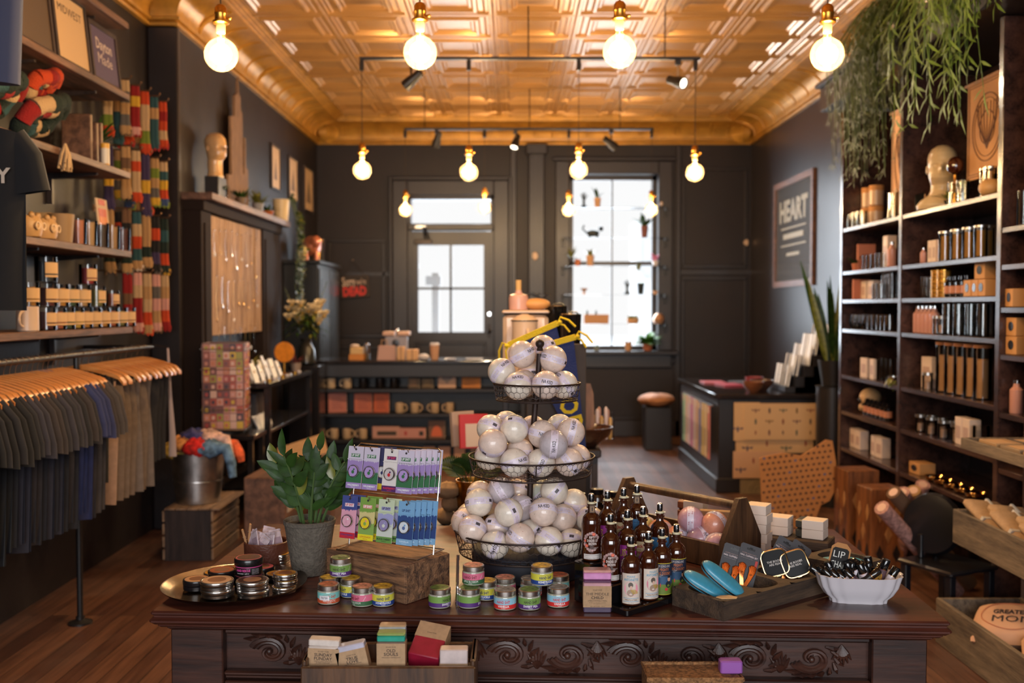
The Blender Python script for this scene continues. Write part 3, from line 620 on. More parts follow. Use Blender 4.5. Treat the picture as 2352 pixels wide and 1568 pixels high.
def card(kind):
    if kind in CARD: return CARD[kind]
    K = {'wild': ((206, 196, 214), (160, 134, 190), (58, 110, 72), (160, 134, 190), (50, 110, 66), (235, 230, 235), 'WILDBERRY', 'LIP SHIT', (240, 240, 240), (178, 150, 206)),
         'rasp': ((226, 218, 214), (226, 218, 214), (226, 218, 214), (84, 40, 96), (84, 40, 96), (214, 72, 96), 'RASPBERRY', 'LIP SHIT', (214, 60, 80), (200, 190, 190)),
         'straw': ((66, 76, 140), (222, 160, 180), (222, 160, 180), (200, 40, 54), (236, 220, 228), (200, 50, 70), 'STRAWBERRY', 'LIP SHIT', (90, 60, 120), (226, 170, 186)),
         'lemon': ((124, 160, 72), (212, 196, 136), (134, 168, 84), (232, 214, 40), (226, 150, 140), (245, 240, 235), 'LEMONADE', 'LIP SHIT', (200, 70, 40), (232, 206, 50)),
         'cherry': ((196, 208, 178), (160, 160, 204), (206, 210, 200), (104, 150, 72), (160, 160, 204), (40, 36, 60), 'BLACK CHERRY', 'LIP SHIT', (40, 50, 40), (150, 140, 180)),
         'van': ((120, 168, 208), (48, 74, 130), (44, 66, 120), (130, 172, 206), (120, 168, 208), (40, 56, 110), 'VANILLA', 'LIP SHIT', (200, 222, 240), (214, 220, 226)),
         'navy': ((46, 52, 96), (46, 52, 96), (46, 52, 96), (208, 190, 50), (46, 52, 96), (230, 230, 230), '', '', (0, 0, 0), (200, 200, 200))}[kind]
    top, mid, low, foot, box, txt, name, head, ftxt, tin_c = K; w_, h_ = .049, .112; t = thing('lip_balm_card', 'x', 'card')
    b = B(); b.box(-w_ / 2, 0, -h_, w_ / 2, .0012, 0, cm(*top), .0003); f_ = lambda z0, z1, c, y=-.0002, x0=-w_ / 2 + .0004, x1=w_ / 2 - .0004: b.box(x0, y, z0, x1, .0002, z1, cm(*c))
    f_(-h_ * .62, -h_ * .30, mid); f_(-h_ * .86, -h_ * .62, low, -.0003); f_(-h_ + .0003, -h_ * .86, foot, -.0004)
    rr = random.Random(kind)
    for i in range(9):    # hills / foliage silhouettes printed on the card
        x = -w_ / 2 + .003 + i * (w_ - .006) / 8; hh = rr.uniform(.004, .012); b.add([(x - .004, -.00045, -h_ * .62), (x + .004, -.00045, -h_ * .62), (x + rr.uniform(-.002, .002), -.00045, -h_ * .62 + hh)], [(0, 1, 2)], cm(*low))
        b.add([(x - .005, -.0005, -h_ * .3), (x, -.0005, -h_ * .3 - hh * .7), (x + .005, -.0005, -h_ * .3)], [(0, 1, 2)], cm(*top))
    if head:
        b.box(-.014, -.0007, -.0285, .014, 0, -.0195, cm(*box), 0); b.text(head, .0058, (0, -.0009, -.024), cm(*(txt if kind != 'straw' else txt)), .025, bold=.03)
        b.text(name, .0044, (0, -.0009, -h_ * .92), cm(*ftxt), min(.042, .0042 * len(name)), bold=.03).text('hibiscus', .0022, (0, -.0009, -h_ * .965), cm(*ftxt), .014, res=1)
    b.lathe([(.0035, 0), (.0035, .0004)], cm(60, 56, 60), 14, (0, 0, 0)) if False else None
    b.M = Matrix.Translation((0, -.0006, -.008)) @ Matrix.Rotation(pi / 2, 4, 'X'); b.lathe([(.003, 0), (.003, .0003)], cm(50, 46, 50), 14); b.M = Matrix()
    b.make('card', t)
    b = B(); b.M = Matrix.Translation((0, 0, -.066)) @ Matrix.Rotation(pi / 2, 4, 'X'); b.lathe([(.0165, 0), (.0172, .001), (.0172, .0065), (.0160, .0085), (.0145, .0085), (.0135, .0070)], TIN_S, 32); b.lathe([(.0137, .0066), (.0137, .0076)], cm(*tin_c, .3), 24)
    b.lathe([(.005, .0074), (.004, .0082)], cm(*(low if kind not in ('rasp', 'van') else ((196, 40, 54) if kind == 'rasp' else (90, 110, 160)))), 10, (0, -.002, 0)); b.lathe([(.0025, .0074), (.0025, .0084)], cm(*box), 10, (.003, .005, 0)); b.make('balm_tin', t)
    CARD[kind] = Proto(t); return CARD[kind]
rkM = Matrix.Translation(RC) @ Matrix.Rotation(RYW, 4, 'Z')
NM = {'wild': 'purple and green card with a round tin', 'rasp': 'white card with a dark purple banner and red figure', 'straw': 'pink card with a blue top and red foot', 'lemon': 'green card with a yellow foot', 'cherry': 'pale lilac card with a green foot', 'van': 'navy card with pine trees and a light blue foot', 'navy': 'dark navy card seen edge on'}
def hang(kind, x, z, k, extra):
    y = rz_(z) - .004 - k * .0095 if k >= 0 else rz_(z); p = rkM @ Vector((x, y, z))
    card(kind).put(p, RYW, NM[kind] + ', ' + extra, 'lip balm cards on the wire rack', -atan2(LEAN, 1))
def hook(x, z, n=.05):
    b = B(); b.tube([(x, rz_(z), z - .008), (x, rz_(z) - n, z - .004), (x, rz_(z) - n - .003, z + .004)], .0015, WIRE, 6); b.make('hook', t)
for z in (.268, .138):
    for x in ((-.106, -.055, .012, .062) if z > .2 else (-.105, -.045, .015, .075)): hook(x, z)
for (x, k) in ((-.106, 4), (-.055, 4)): hang('wild', x, .268, k, 'top row, ' + ('outer end' if x < -.1 else 'next to the outer one'))
for k in (2, 1): hang('navy', -.018 - .004 * k, .268, k, 'top row, ' + ('front' if k == 2 else 'rear') + ' one of two')
hang('rasp', .008, .268, 4, 'top row')
for k in range(6): hang('wild', .055 + (5 - k) * .0115, .268, k - .5, 'top row, ' + ORD[5 - k] + ' of the deep stack')
for k in (4, 2): hang('straw', -.112 + .006 * (4 - k), .138, k, 'lower row, ' + ('front one' if k == 4 else 'behind'))
for k in (4, 2): hang('lemon', -.054 + .004 * (4 - k), .138, k, 'lower row, ' + ('front one' if k == 4 else 'behind'))
for k in (4, 2): hang('cherry', .004 + .005 * (4 - k), .138, k, 'lower row, ' + ('front one' if k == 4 else 'behind'))
for k in range(5): hang('van', .066 + (4 - k) * .0115, .138, k, 'lower row, ' + ORD[4 - k] + ' of the stack')
# ---------------------------------------------------------------- hand cream jars
ALU = mat('ribbed_lid_aluminium', (.62, .58, .54), .3, 1); JGL = mat('cream_filled_glass', s2l(170, 168, 150), .12, coat=.6)
JK = {'pea': ((118, 156, 74), (84, 44, 116), (60, 60, 40), (232, 226, 236), 'HAND SHIT', 'SWEET PEA', (96, 128, 56), 'green over purple label'),
      'honey': ((214, 206, 70), (34, 66, 140), (30, 40, 90), (236, 236, 240), 'HAND SHIT', 'HONEYSUCKLE', (206, 168, 50), 'yellow over blue label'),
      'apple': ((220, 110, 140), (52, 98, 60), (120, 40, 50), (236, 236, 230), 'HAND SHIT', 'APPLE BLOSSOM', (196, 130, 110), 'pink over green label'),
      'van': ((146, 198, 220), (214, 48, 44), (200, 50, 60), (240, 236, 236), 'HAND SHIT', 'VANILLA', (130, 130, 130), 'pale blue over red label'),
      'aro': ((128, 200, 196), (196, 84, 48), (190, 70, 40), (240, 232, 226), 'HAND SHIT', 'AROMATIC', (170, 90, 60), 'teal over orange label')}
JP = {}
def jar(kind, face=0):
    if (kind, face) in JP: return JP[(kind, face)]
    top, bot, t1, t2, a, c, lid, d = JK[kind]; r = .0275; t = thing('cream_jar', 'x', 'jar')
    b = B(); b.lathe([(.022, 0), (.0262, .0015), (r, .005), (r, .031), (.0255, .0345)], JGL, 32); b.make('jar_body', t)
    b = B(); b.lathe([(r - .0015, .0335), (r - .0005, .0345), (r - .0005, .0365), (r - .0018, .037), (r - .0018, .0385), (r - .0005, .039), (r - .0005, .046), (r - .0022, .0478), (r - .0035, .0478)], ALU, 40).lathe([(r - .0042, .0476), (r - .0042, .0482)], cm(*lid, .5, noise=.5, nscale=90), 30); b.make('lid', t)
    b = B(); rl = r + .0003; N_ = 40; a0 = -pi * .97; a1 = pi * .97
    def band(z0, z1, m, q0=a0, q1=a1, rr=rl):
        V = []; 
        for i in range(N_ + 1):
            q = q0 + (q1 - q0) * i / N_ + face; V += [(rr * sin(q), -rr * cos(q), z0), (rr * sin(q), -rr * cos(q), z1)]
        b.add(V, [(2 * i, 2 * i + 2, 2 * i + 3, 2 * i + 1) for i in range(N_)], m)
    band(.0045, .0148, cm(*bot)); band(.0148, .0305, cm(*top)); fn = cylfn(rl + .0003, face)
    b.text(a, .0066, (0, 0, .021), cm(*t1), .034, fn, bold=.03).text(c, .0052, (0, 0, .0108), cm(*t2), min(.04, .0042 * len(c)), fn, bold=.03).text('cream', .0022, (0, 0, .0064), cm(*t2), .01, fn, res=1).text('a tiny pinch of your own', .0016, (0, 0, .0275), cm(*t1), .03, fn, res=1)
    band(.0055, .029, cm(206, 198, 176), pi * .62, pi * .74, rl + .0004)
    if kind == 'aro':
        band(.0125, .0235, cm(232, 226, 230), -.98, -.02, rl + .0005); b.text('TESTER', .0055, (-.0135, 0, .018), cm(60, 56, 70), .018, cylfn(rl + .0008, face), bold=.01)
    for i in range(5):   # little printed blossoms on the side of the label
        q = face + .95 + .05 * i; b.add([(((rl + .0004) * sin(q + dx)), -(rl + .0004) * cos(q + dx), .017 + .0022 * i + dz) for dx, dz in ((-.03, 0), (0, -.0012), (.03, 0), (0, .0012))], [(0, 1, 2, 3)], cm(*t2))
    b.make('label', t); JP[(kind, face)] = Proto(t); return JP[(kind, face)]
jars = [(757, 1366, 'honey', 0, 0, 'behind the tester jar'), (781, 1345, 'pea', 0, 1, 'stacked on two jars by the concrete pot'), (755, 1383, 'aro', .25, 0, 'with a white tester sticker'), (806, 1368, 'honey', -.9, 0, 'tucked behind the front jars by the wooden block'),
        (833, 1388, 'apple', -.75, 0, 'in front of the wooden block'), (880, 1388, 'honey', .15, 0, 'against the wooden block'), (1010, 1392, 'pea', .95, 0, 'standing alone by the wooden block'),
        (1078, 1392, 'pea', 1.6, 0, 'with its cream sticker turned forward'), (1087, 1365, 'apple', -.25, 1, 'stacked on top below the wire basket'), (1117, 1374, 'honey', -.35, 0, 'half hidden behind its neighbours'), (1160, 1396, 'van', -.15, 0, 'next to the green one by the drum'),
        (1160, 1366, 'apple', .5, 0, 'at the rear with a red printed lid'), (1216, 1396, 'pea', .1, 0, 'standing between the two pale blue jars'), (1245, 1366, 'honey', .35, 1, 'stacked high beside the drum'), (1220, 1368, 'van', .8, 0, 'under the stacked yellow jar'),
        (1282, 1390, 'van', .1, 0, 'beside the purple soap bar'), (1283, 1360, 'aro', 2.2, 0, 'at the rear with an orange lid')]
for (px, py, k, f_, lv, where) in jars:
    p = TP(px, py, ZT); 
    if lv: p = TP(px, py + 22, ZT) + Vector((0, .012, .0487))
    p.z += .0004; jar(k, f_).put(p, 0, 'cream jar with ' + JK[k][7] + ', ' + where, 'hand cream jars on the table')
# ---------------------------------------------------------------- soap bar "the middle child"
KRAFT = mat('kraft_paper', s2l(176, 142, 108), .8, noise=.08, nscale=80); INK = cm(58, 44, 40, .7)
def soap(w_, h_, d_, layers, lines, wrap, lab, name='soap_bar'):
    t = thing(name, lab, 'soap'); b = B()
    for (z0, z1, c) in layers: b.box(-w_ / 2, 0, z0 * h_, w_ / 2, d_, z1 * h_, mat('soap_%d_%d_%d' % c, s2l(*c), .35, noise=.1, nscale=40, coat=.2), .002)
    b.make('soap', t); z0, z1 = wrap; e = .0007
    b = B(); b.box(-w_ / 2 - e, -e, z0 * h_, w_ / 2 + e, d_ + e, z1 * h_, KRAFT)
    for (s, z, hh, ww) in lines: b.text(s, hh, (0, -e - .0003, z * h_), INK, ww, bold=.02 if hh > .004 else 0, res=2 if hh > .004 else 1)
    b.make('paper_wrap', t); return t
o = soap(.067, .104, .032, [(0, .15, (74, 58, 84)), (.15, .7, (200, 150, 160)), (.7, .775, (90, 44, 78)), (.775, .93, (208, 140, 190)), (.93, 1, (206, 150, 140))],
         [('SOAP FOR', .535, .0032, .022), ('THE MIDDLE', .44, .0066, .056), ('CHILD', .355, .0066, .030), ('(SMELLS INVISIBLE MEEK)', .285, .003, .046), ('for the one who gets forgotten', .24, .0018, .04), ('the cute one', .215, .0018, .02), ('NET WT. 6 OZ / 170 G', .15, .0024, .034)], (.13, .63), 'purple layered soap bar in kraft paper standing before the bottles')
o.location = TP(1372, 1407); o.rotation_euler.z = -.02
# ---------------------------------------------------------------- three-tier wire stand of bath bombs
RUST = mat('rusty_dark_wire', s2l(52, 38, 34), .5, .5, noise=.2, nscale=50)
SC0 = TP(1212, 1312); SY = SC0.y
DRUM = mat('navy_black_drum', s2l(34, 34, 44), .6)
b = B(); b.lathe([(.150, 0), (.156, .003), (.156, .066), (.150, .069)], DRUM, 48); solo(b, 'round_riser', 'round black drum riser under the three tier wire stand', 'riser', (SC0.x, SY, ZT))
def tier_z(py): return PY(1212, py, SY).z
def tier_x(px): return PY(px, 900, SY).x
st = thing('tiered_wire_stand', 'rusty three tier chicken wire stand heaped with white bath bombs', 'display stand', (0, 0, 0))
TIERS = [(tier_x(1212), SY, tier_z(1212), .205, .060), (tier_x(1221), SY, tier_z(1046), .175, .048), (tier_x(1233), SY, tier_z(879), .121, .046)]
b = B(); top = PY(1239, 812, SY); b.tube([(SC0.x, SY, ZT + .07), (TIERS[1][0], SY, TIERS[1][2]), (TIERS[2][0], SY, TIERS[2][2])], .0085, RUST, 12).tube([(TIERS[2][0], SY, TIERS[2][2] - .05), tuple(top)], .008, RUST, 12); b.make('pole', st)
b = B(); kb = PY(1240, 789, SY); b.sph(tuple(kb), .0125, RUST, 16, 10).lathe([(.008, -.02), (.0095, -.016), (.007, -.01)], RUST, 12, tuple(kb)); b.make('knob', st)
for (cx, cy_, z, r, h) in TIERS:
    k = thing('basket', None, None, (cx, cy_, z)); k.parent = st; r2 = r * .93
    b = B(); circ = lambda rr, zz, n=72: [(rr * cos(2 * pi * i / n), rr * sin(2 * pi * i / n), zz) for i in range(n)]
    b.tube(circ(r, 0), .0026, RUST, 6, True).tube(circ(r2, -h), .0024, RUST, 6, True); b.make('rim', k)
    b = B(); n = int(2 * pi * r / .0185); rows = 3; hh = h / rows
    def rp(z): return r + (r2 - r) * (-z / h)
    for row in range(rows):
        z1 = -row * hh; zig = []
        for i in range(2 * n):
            a = 2 * pi * (i + (row % 2)) / (2 * n); z = z1 - (.12 if i % 2 == 0 else .40) * hh; zig.append((rp(z) * cos(a), rp(z) * sin(a), z))
        b.tube(zig, .0007, RUST, 4, True)
        for i in range(n):
            a = 2 * pi * (2 * i + 1 + (row % 2)) / (2 * n); za, zb = z1 - .40 * hh, z1 - 1.12 * hh
            b.tube([(rp(za) * cos(a), rp(za) * sin(a), za), (rp(zb) * cos(a), rp(zb) * sin(a), max(zb, -h))], .0007, RUST, 4, cap=False)
    for i in range(4):
        a = 2 * pi * i / 4 - pi / 2 + .05 + (.7 if r > .18 else 0); b.tube([(r * cos(a), r * sin(a), .001), (r2 * cos(a), r2 * sin(a), -h)], .0018, RUST, 5)
    b.make('wire_mesh', k)
    b = B(); b.tube([(-r2, 0, -h), (r2, 0, -h)], .002, RUST, 5).tube([(0, -r2, -h), (0, r2, -h)], .002, RUST, 5)
    step = .02; q = -int(r2 / step) * step
    while q < r2:
        L_ = sqrt(max(0, r2 * r2 - q * q)); zz = []
        m_ = max(2, int(2 * L_ / .012)); 
        for i in range(m_ + 1): zz.append((-L_ + 2 * L_ * i / m_, q + (.005 if i % 2 else -.005), -h + .001))
        b.tube(zz, .0008, RUST, 3, cap=False); q += step
    b.make('wire_floor', k)
# bath bombs
BANDM = mat('pearl_paper_band', s2l(226, 212, 226), .4); BTX = cm(48, 40, 44, .5); BTX2 = cm(160, 140, 160, .5)
BR = .0388
def bomb_proto(col, txt, seed):
    rr = random.Random(seed); t = thing('bath_bomb', 'x', 'bath bomb'); b = B()
    b.sph((0, 0, 0), BR, mat('bath_bomb_%d_%d_%d' % col, s2l(*col), .38, noise=.08, nscale=60, bump=.12, bscale=110, coat=.5), 36, 22, fn=lambda a, t: 1 + .004 * sin(9 * a + 5 * t)); b.make('bomb', t)
    b = B()
    for i in range(rr.randint(5, 11)):    # dried petals pressed in
        a, e = rr.uniform(-pi, 0), rr.uniform(-.9, 1.2); c = Vector((cos(e) * cos(a), cos(e) * sin(a), sin(e))) * (BR * 1.002); u = c.orthogonal().normalized(); v = c.normalized().cross(u); g = rr.uniform(0, 6); d1 = u * cos(g) + v * sin(g); d2 = c.normalized().cross(d1); L_ = rr.uniform(.001, .0024)
        b.add([c - d1 * L_, c - d2 * .0006, c + d1 * L_, c + d2 * .0006], [(0, 1, 2, 3)], cm(*rr.choice([(150, 116, 60), (120, 90, 60), (170, 90, 70), (110, 100, 60)])))
    b.make('petal_fleck', t)
    b = B(); rb = BR * 1.006; n = 60; hw = .0095; V = []
    for i in range(n):
        a = 2 * pi * i / n
        for j, z in enumerate((-hw, 0, hw)): q = sqrt(rb * rb - z * z); V.append((q * cos(a), q * sin(a), z))
    b.add(V, [q for i in range(n) for q in ((3 * i, 3 * ((i + 1) % n), 3 * ((i + 1) % n) + 1, 3 * i + 1), (3 * i + 1, 3 * ((i + 1) % n) + 1, 3 * ((i + 1) % n) + 2, 3 * i + 2))], BANDM)
    def sf(a0):
        R_ = BR * 1.012
        def f(x, z): q = sqrt(max(0, R_ * R_ - z * z)); return (q * sin(x / R_ + a0), -q * cos(x / R_ + a0), z)
        return f
    b.text('NA·KED', .0088, (0, 0, 0), BTX, .031, sf(0), bold=.02)
    for a0 in (-1.15, 1.2, 2.9):
        for z in (.003, 0, -.003): b.text('naturally made with oils and petals', .0017, (0, 0, z), BTX2, .028, sf(a0), res=1)
    for i in range(14):   # bar code lines
        a = 2.0 + i * .022; f = sf(a); x = .0003 + .0003 * (i % 3 == 0); b.add([f(-x, -.004), f(x, -.004), f(x, .004), f(-x, .004)], [(0, 1, 2, 3)], BTX)
    b.make('paper_band', t); return Proto(t)
BP = {'c': bomb_proto((232, 218, 202), 1, 1), 'p': bomb_proto((230, 206, 192), 1, 2), 'g': bomb_proto((196, 184, 188), 1, 3), 'v': bomb_proto((206, 210, 198), 1, 4)}
# (px, py, depth offset from the tier centre, kind, roll, spin, tilt)
BOT = [(1150, 1137, -.02, 'g', 1.0, 1.3, 0), (1104, 1173, -.07, 'c', -.1, 1.1, .35), (1167, 1187, -.11, 'c', 1.2, 2.3, .5), (1245, 1182, -.11, 'p', 0, 0, .62), (1283, 1160, -.06, 'c', -.85, 1.9, 0),
       (1250, 1134, .03, 'v', -.7, .5, .2), (1325, 1165, -.02, 'c', .2, 1.2, -.2), (1355, 1188, -.04, 'c', .3, 2.6, .8), (1080, 1220, -.12, 'p', .3, 1.9, .7), (1059, 1199, -.03, 'p', .75, .2, .5),
       (1128, 1240, -.155, 'c', -1.15, .1, 0), (1193, 1244, -.165, 'p', .6, 1.2, 0), (1261, 1244, -.16, 'c', .7, 1.5, .4), (1318, 1238, -.135, 'c', .2, 2.3, .7), (1301, 1203, -.08, 'p', .1, 2.8, .8), (1224, 1214, -.10, 'c', -.7, 1.4, 0),
       (1134, 1204, -.07, 'p', .3, 2.9, .5), (1200, 1168, -.03, 'g', -.5, .9, .4), (1192, 1130, .06, 'p', .3, 1.6, .8), (1106, 1139, .03, 'p', .2, 1.2, .3), (1066, 1181, .06, 'c', .3, 1.0, .5), (1290, 1215, .03, 'c', 0, 1, 1), (1230, 1150, .10, 'c', 1, 1, 0), (1345, 1205, .05, 'p', 0, 2, .4)]
MID = [(1128, 990, -.02, 'c', .45, 2.0, .5), (1187, 993, -.05, 'c', .2, 2.6, .9), (1242, 997, -.06, 'p', .25, -.1, .1), (1313, 1001, -.03, 'p', -1.3, -.7, 0), (1273, 1029, -.13, 'g', -1.48, .05, 0), (1127, 1027, -.12, 'p', .2, 2.6, -.9),
       (1089, 1040, -.05, 'c', 0, 1.3, 1), (1181, 1062, -.13, 'c', -.3, -.75, .15), (1240, 1064, -.125, 'c', -1.1, .0, 0), (1307, 1067, -.12, 'p', .9, 1.4, 0), (1342, 1056, -.04, 'p', .7, .0, .25), (1162, 976, .04, 'c', .2, 1.4, .6), (1284, 982, .05, 'c', -.5, 1.6, .4), (1206, 1028, -.03, 'p', 0, 1.2, 0), (1270, 1050, .03, 'c', 0, 1, 1), (1225, 985, .06, 'p', .1, 2, .7), (1150, 1045, .06, 'c', 0, 2, .5)]
TOP = [(1202, 827, .012, 'p', -.5, -.9, 0), (1270, 833, .010, 'p', .3, 1.0, .1), (1190, 884, -.08, 'c', -.1, -.05, .75), (1256, 886, -.085, 'p', .22, .0, .28), (1158, 873, -.03, 'c', -.9, -.8, .3), (1307, 879, -.04, 'c', .95, 1.2, .2), (1242, 812, .085, 'p', -.4, 1.2, .2), (1222, 868, .02, 'p', 0, 1, .4), (1200, 866, .07, 'c', 0, 2, 0), (1275, 872, .06, 'c', 0, 1, 0)]
WHERE = ['on the lowest tier', 'on the middle tier', 'on the top tier']
for ti, (lst, tz) in enumerate(((BOT, TIERS[0]), (MID, TIERS[1]), (TOP, TIERS[2]))):
    P = [PY(px, py, SY + dy) for (px, py, dy, *_) in lst]; zf = tz[2] - tz[4] + .003 + BR; rin = tz[3] * .93 - BR + .002
    for it in range(140):      # let the balls settle against each other, the floor wires and the basket side
        for i in range(len(P)):
            for j in range(i + 1, len(P)):
                d = P[j] - P[i]; L_ = d.length
                if L_ < 2 * BR:
                    o_ = (2 * BR - L_) * .5; dy = 1 if d.y >= 0 else -1; n_ = d.normalized() * .45 + Vector((0, dy * .55, 0)); P[i] -= n_ * o_; P[j] += n_ * o_
        for p in P:
            if p.z < zf: p.z = zf
            c = Vector((tz[0], SY)); q = Vector((p.x, p.y)) - c
            lim = rin if p.z < tz[2] + .012 else rin + .022
            if q.length > lim: q *= lim / q.length; p.x, p.y = c.x + q.x, c.y + q.y
            elif q.length < BR + .007 and q.length > 1e-4: q *= (BR + .007) / q.length; p.x, p.y = c.x + q.x, c.y + q.y
    hi = sorted(range(len(P)), key=lambda i: P[i].x); nm = {'c': 'cream', 'p': 'rosy', 'g': 'greyish lilac', 'v': 'greenish cream'}
    for n_, i in enumerate(hi):
        px, py, dy, k, ro, sp, ti_ = lst[i]; ang = Matrix.Rotation(ro, 4, 'Y') @ Matrix.Rotation(-ti_, 4, 'X') @ Matrix.Rotation(-sp, 4, 'Z'); e = ang.to_euler()
        lev = 'heaped high' if P[i].z > tz[2] + .05 else 'at mid height' if P[i].z > tz[2] + .012 else 'down in the wire'
        BP[k].put(P[i], e.z, '%s bath bomb %s, %s, %s from the plant side' % (nm[k], WHERE[ti], lev, ORD[n_]), 'bath bombs on the tiered stand', e.x, e.y)
# ---------------------------------------------------------------- stepped riser with amber spray bottles
ACR = mat('black_acrylic', s2l(16, 15, 17), .12, coat=.5)
fc = PZ(1460, 1412, ZT); a1 = PZ(1580, 1375, ZT); RZ = atan2(a1.y - fc.y, a1.x - fc.x)
RM = Matrix.Translation((fc.x, fc.y, ZT)) @ Matrix.Rotation(RZ, 4, 'Z')
b = B(); hs = (.018, .062, .104); dp = .060; Lw = .205
for i, h_ in enumerate(hs): b.box(-.03 - .0 * i, i * dp, .0005, Lw, (i + 1) * dp if i < 2 else 3 * dp, h_, ACR, .003)
solo(b, 'stepped_riser', 'black acrylic stepped riser carrying the amber spray bottles', 'riser', (fc.x, fc.y, ZT), RZ)
AMBG = mat('dark_amber_bottle_glass', (.045, .009, .003), .05, coat=1, spec=.7); CAPM = mat('black_spray_cap', s2l(20, 16, 18), .2); COLR = mat('ivory_collar', s2l(216, 204, 168), .4)
def bottle(kind):
    t = thing('spray_bottle', 'x', 'bottle'); r = .0232
    b = B(); b.lathe([(r * .85, 0), (r * .97, .002), (r, .005), (r, .092), (r * .97, .100), (r * .86, .108), (r * .68, .1145), (.0105, .119), (.0088, .123), (.0088, .131), (.0118, .1315), (.0118, .1345), (.009, .135), (.009, .1385), (.0105, .139), (.0105, .1415)], AMBG, 36); b.make('bottle_body', t)
    b = B(); b.lathe([(.0092, .1415), (.0096, .142), (.0096, .1465), (.0088, .147)], COLR, 20).box(.006, -.002, .1425, .0135, .002, .1455, COLR); b.make('collar', t)
    b = B(); b.lathe([(.0068, .147), (.0068, .163), (.006, .165)], CAPM, 20).lathe([(.0068, .1635), (.0066, .166), (.005, .1672)], CHR, 18); b.M = Matrix.Translation((0, -.0066, .157)) @ Matrix.Rotation(pi / 2, 4, 'X'); b.lathe([(.0017, 0), (.0017, .0006)], cm(150, 140, 140), 10); b.make('spray_head', t)
    b = B(); rl = r + .0004; fn = cylfn(rl + .0003)
    def band(z0, z1, m, q=1.15, rr=rl):
        V = []; N_ = 24
        for i in range(N_ + 1): a = -q + 2 * q * i / N_; V += [(rr * sin(a), -rr * cos(a), z0), (rr * sin(a), -rr * cos(a), z1)]
        b.add(V, [(2 * i, 2 * i + 2, 2 * i + 3, 2 * i + 1) for i in range(N_)], m)
    def disc(cx, cz, rad_, m, n=18, lift=0, sx=1, sz=1):
        f = cylfn(rl + .0004 + lift); b.add([f(cx + rad_ * cos(2 * pi * i / n) * sx, cz + rad_ * sin(2 * pi * i / n) * sz) for i in range(n)], [tuple(range(n))], m)
    if kind == 'shades':
        W_ = cm(214, 196, 190); 
        for i in range(15):
            a = .5 + i * .33; disc(-.002 + .0175 * cos(a), .050 + .0215 * sin(a), .0034 + .0012 * (i % 3 == 0), cm(190, 150, 148) if i % 2 else cm(168, 140, 136), 7)
            disc(-.002 + .0155 * cos(a + .2), .050 + .019 * sin(a + .2), .002, cm(120, 100, 96), 5)
        for (x, z, r_) in ((.003, .069, .0042), (-.014, .040, .0042), (-.018, .052, .003)): disc(x, z, r_, cm(216, 92, 72), 8, .0002); disc(x, z, r_ * .4, cm(240, 150, 110), 6, .0004)
        b.text('FIFTY', .0062, (0, 0, .0605), W_, .016, fn, bold=.03).text('SHADES OF', .0062, (0, 0, .0525), W_, .026, fn, bold=.03).text('BROWN', .0062, (0, 0, .0445), W_, .019, fn, bold=.03)
        b.text('LAVATORY\nMIST', .0024, (.009, 0, .034), W_, .013, fn, res=1); band(.006, .019, cm(210, 200, 196), .95); b.text('all natural essential oils & more', .0017, (0, 0, .0155), cm(70, 60, 60), .034, fn, res=1).text('Lavatory Mist 6 oz', .0024, (0, 0, .009), cm(50, 44, 44), .030, fn, res=1)
    elif kind == 'usa':
        band(.012, .082, cm(150, 40, 134), 1.3); b.text('US', .017, (-.007, 0, .062), cm(222, 190, 60), .017, fn, bold=.03).text('US', .015, (-.007, 0, .062), cm(90, 20, 80), .015, cylfn(rl + .0007), bold=-.01).text('LAVATORY\nMIST', .005, (0, 0, .04), cm(222, 190, 60), .022, fn)
    elif kind == 'jack':
        band(.012, .082, cm(206, 180, 140), 1.1); b.text('Jack', .0085, (0, 0, .070), cm(170, 44, 36), .02, fn, bold=.03).text('THE', .003, (0, 0, .061), cm(110, 70, 60), .009, fn).text('RIPPER', .0075, (0, 0, .052), cm(170, 44, 36), .026, fn, bold=.02); disc(0, .036, .009, cm(120, 110, 100)); disc(.001, .037, .006, cm(180, 150, 120), 10, .0003)
    elif kind == 'blue':
        band(.012, .082, cm(70, 124, 172), 1.3); b.text('lavatory mist', .0035, (0, 0, .074), cm(40, 60, 110), .024, fn, res=1)
        for i in range(7): a = i * .9; disc(.010 * cos(a), .05 + .010 * sin(a), .004, cm(120, 160, 196) if i % 2 else cm(40, 84, 130), 3)
    elif kind == 'marie':
        band(.006, .080, cm(216, 200, 186), .98); disc(0, .043, .0165, cm(222, 138, 156), 26, 0, 1, 1.1)
        b.text('MARIE', .0058, (0, 0, .072), cm(70, 150, 184), .019, fn, bold=.02).text('ANTOINETTE', .0058, (0, 0, .0645), cm(70, 150, 184), .034, fn, bold=.02)
        disc(-.001, .052, .0058, cm(96, 84, 76), 12, .0003, 1, 1.2); disc(0, .046, .0036, cm(214, 176, 158), 12, .0005, 1, 1.3); disc(-.001, .033, .0085, cm(166, 140, 122), 12, .0004, 1, 1.0)
        for i in range(7): a = .25 + i * .3; b.add([cylfn(rl + .0012)(.005, .030), cylfn(rl + .0012)(.005 + .012 * cos(a - .08), .030 + .012 * sin(a - .08)), cylfn(rl + .0012)(.005 + .012 * cos(a + .1), .030 + .012 * sin(a + .1))], [(0, 1, 2)], cm(196, 160, 60))
        for (z0, z1) in ((.0115, .0125), (.0195, .0205)): band(z0, z1, cm(80, 150, 190), .78, rl + .0003)
        b.text('Parfume Pour la Toilette', .0034, (0, 0, .016), cm(60, 50, 56), .029, fn, res=1).text('6 oz 170 ml', .002, (0, 0, .0085), cm(70, 60, 60), .012, fn, res=1)
    else:
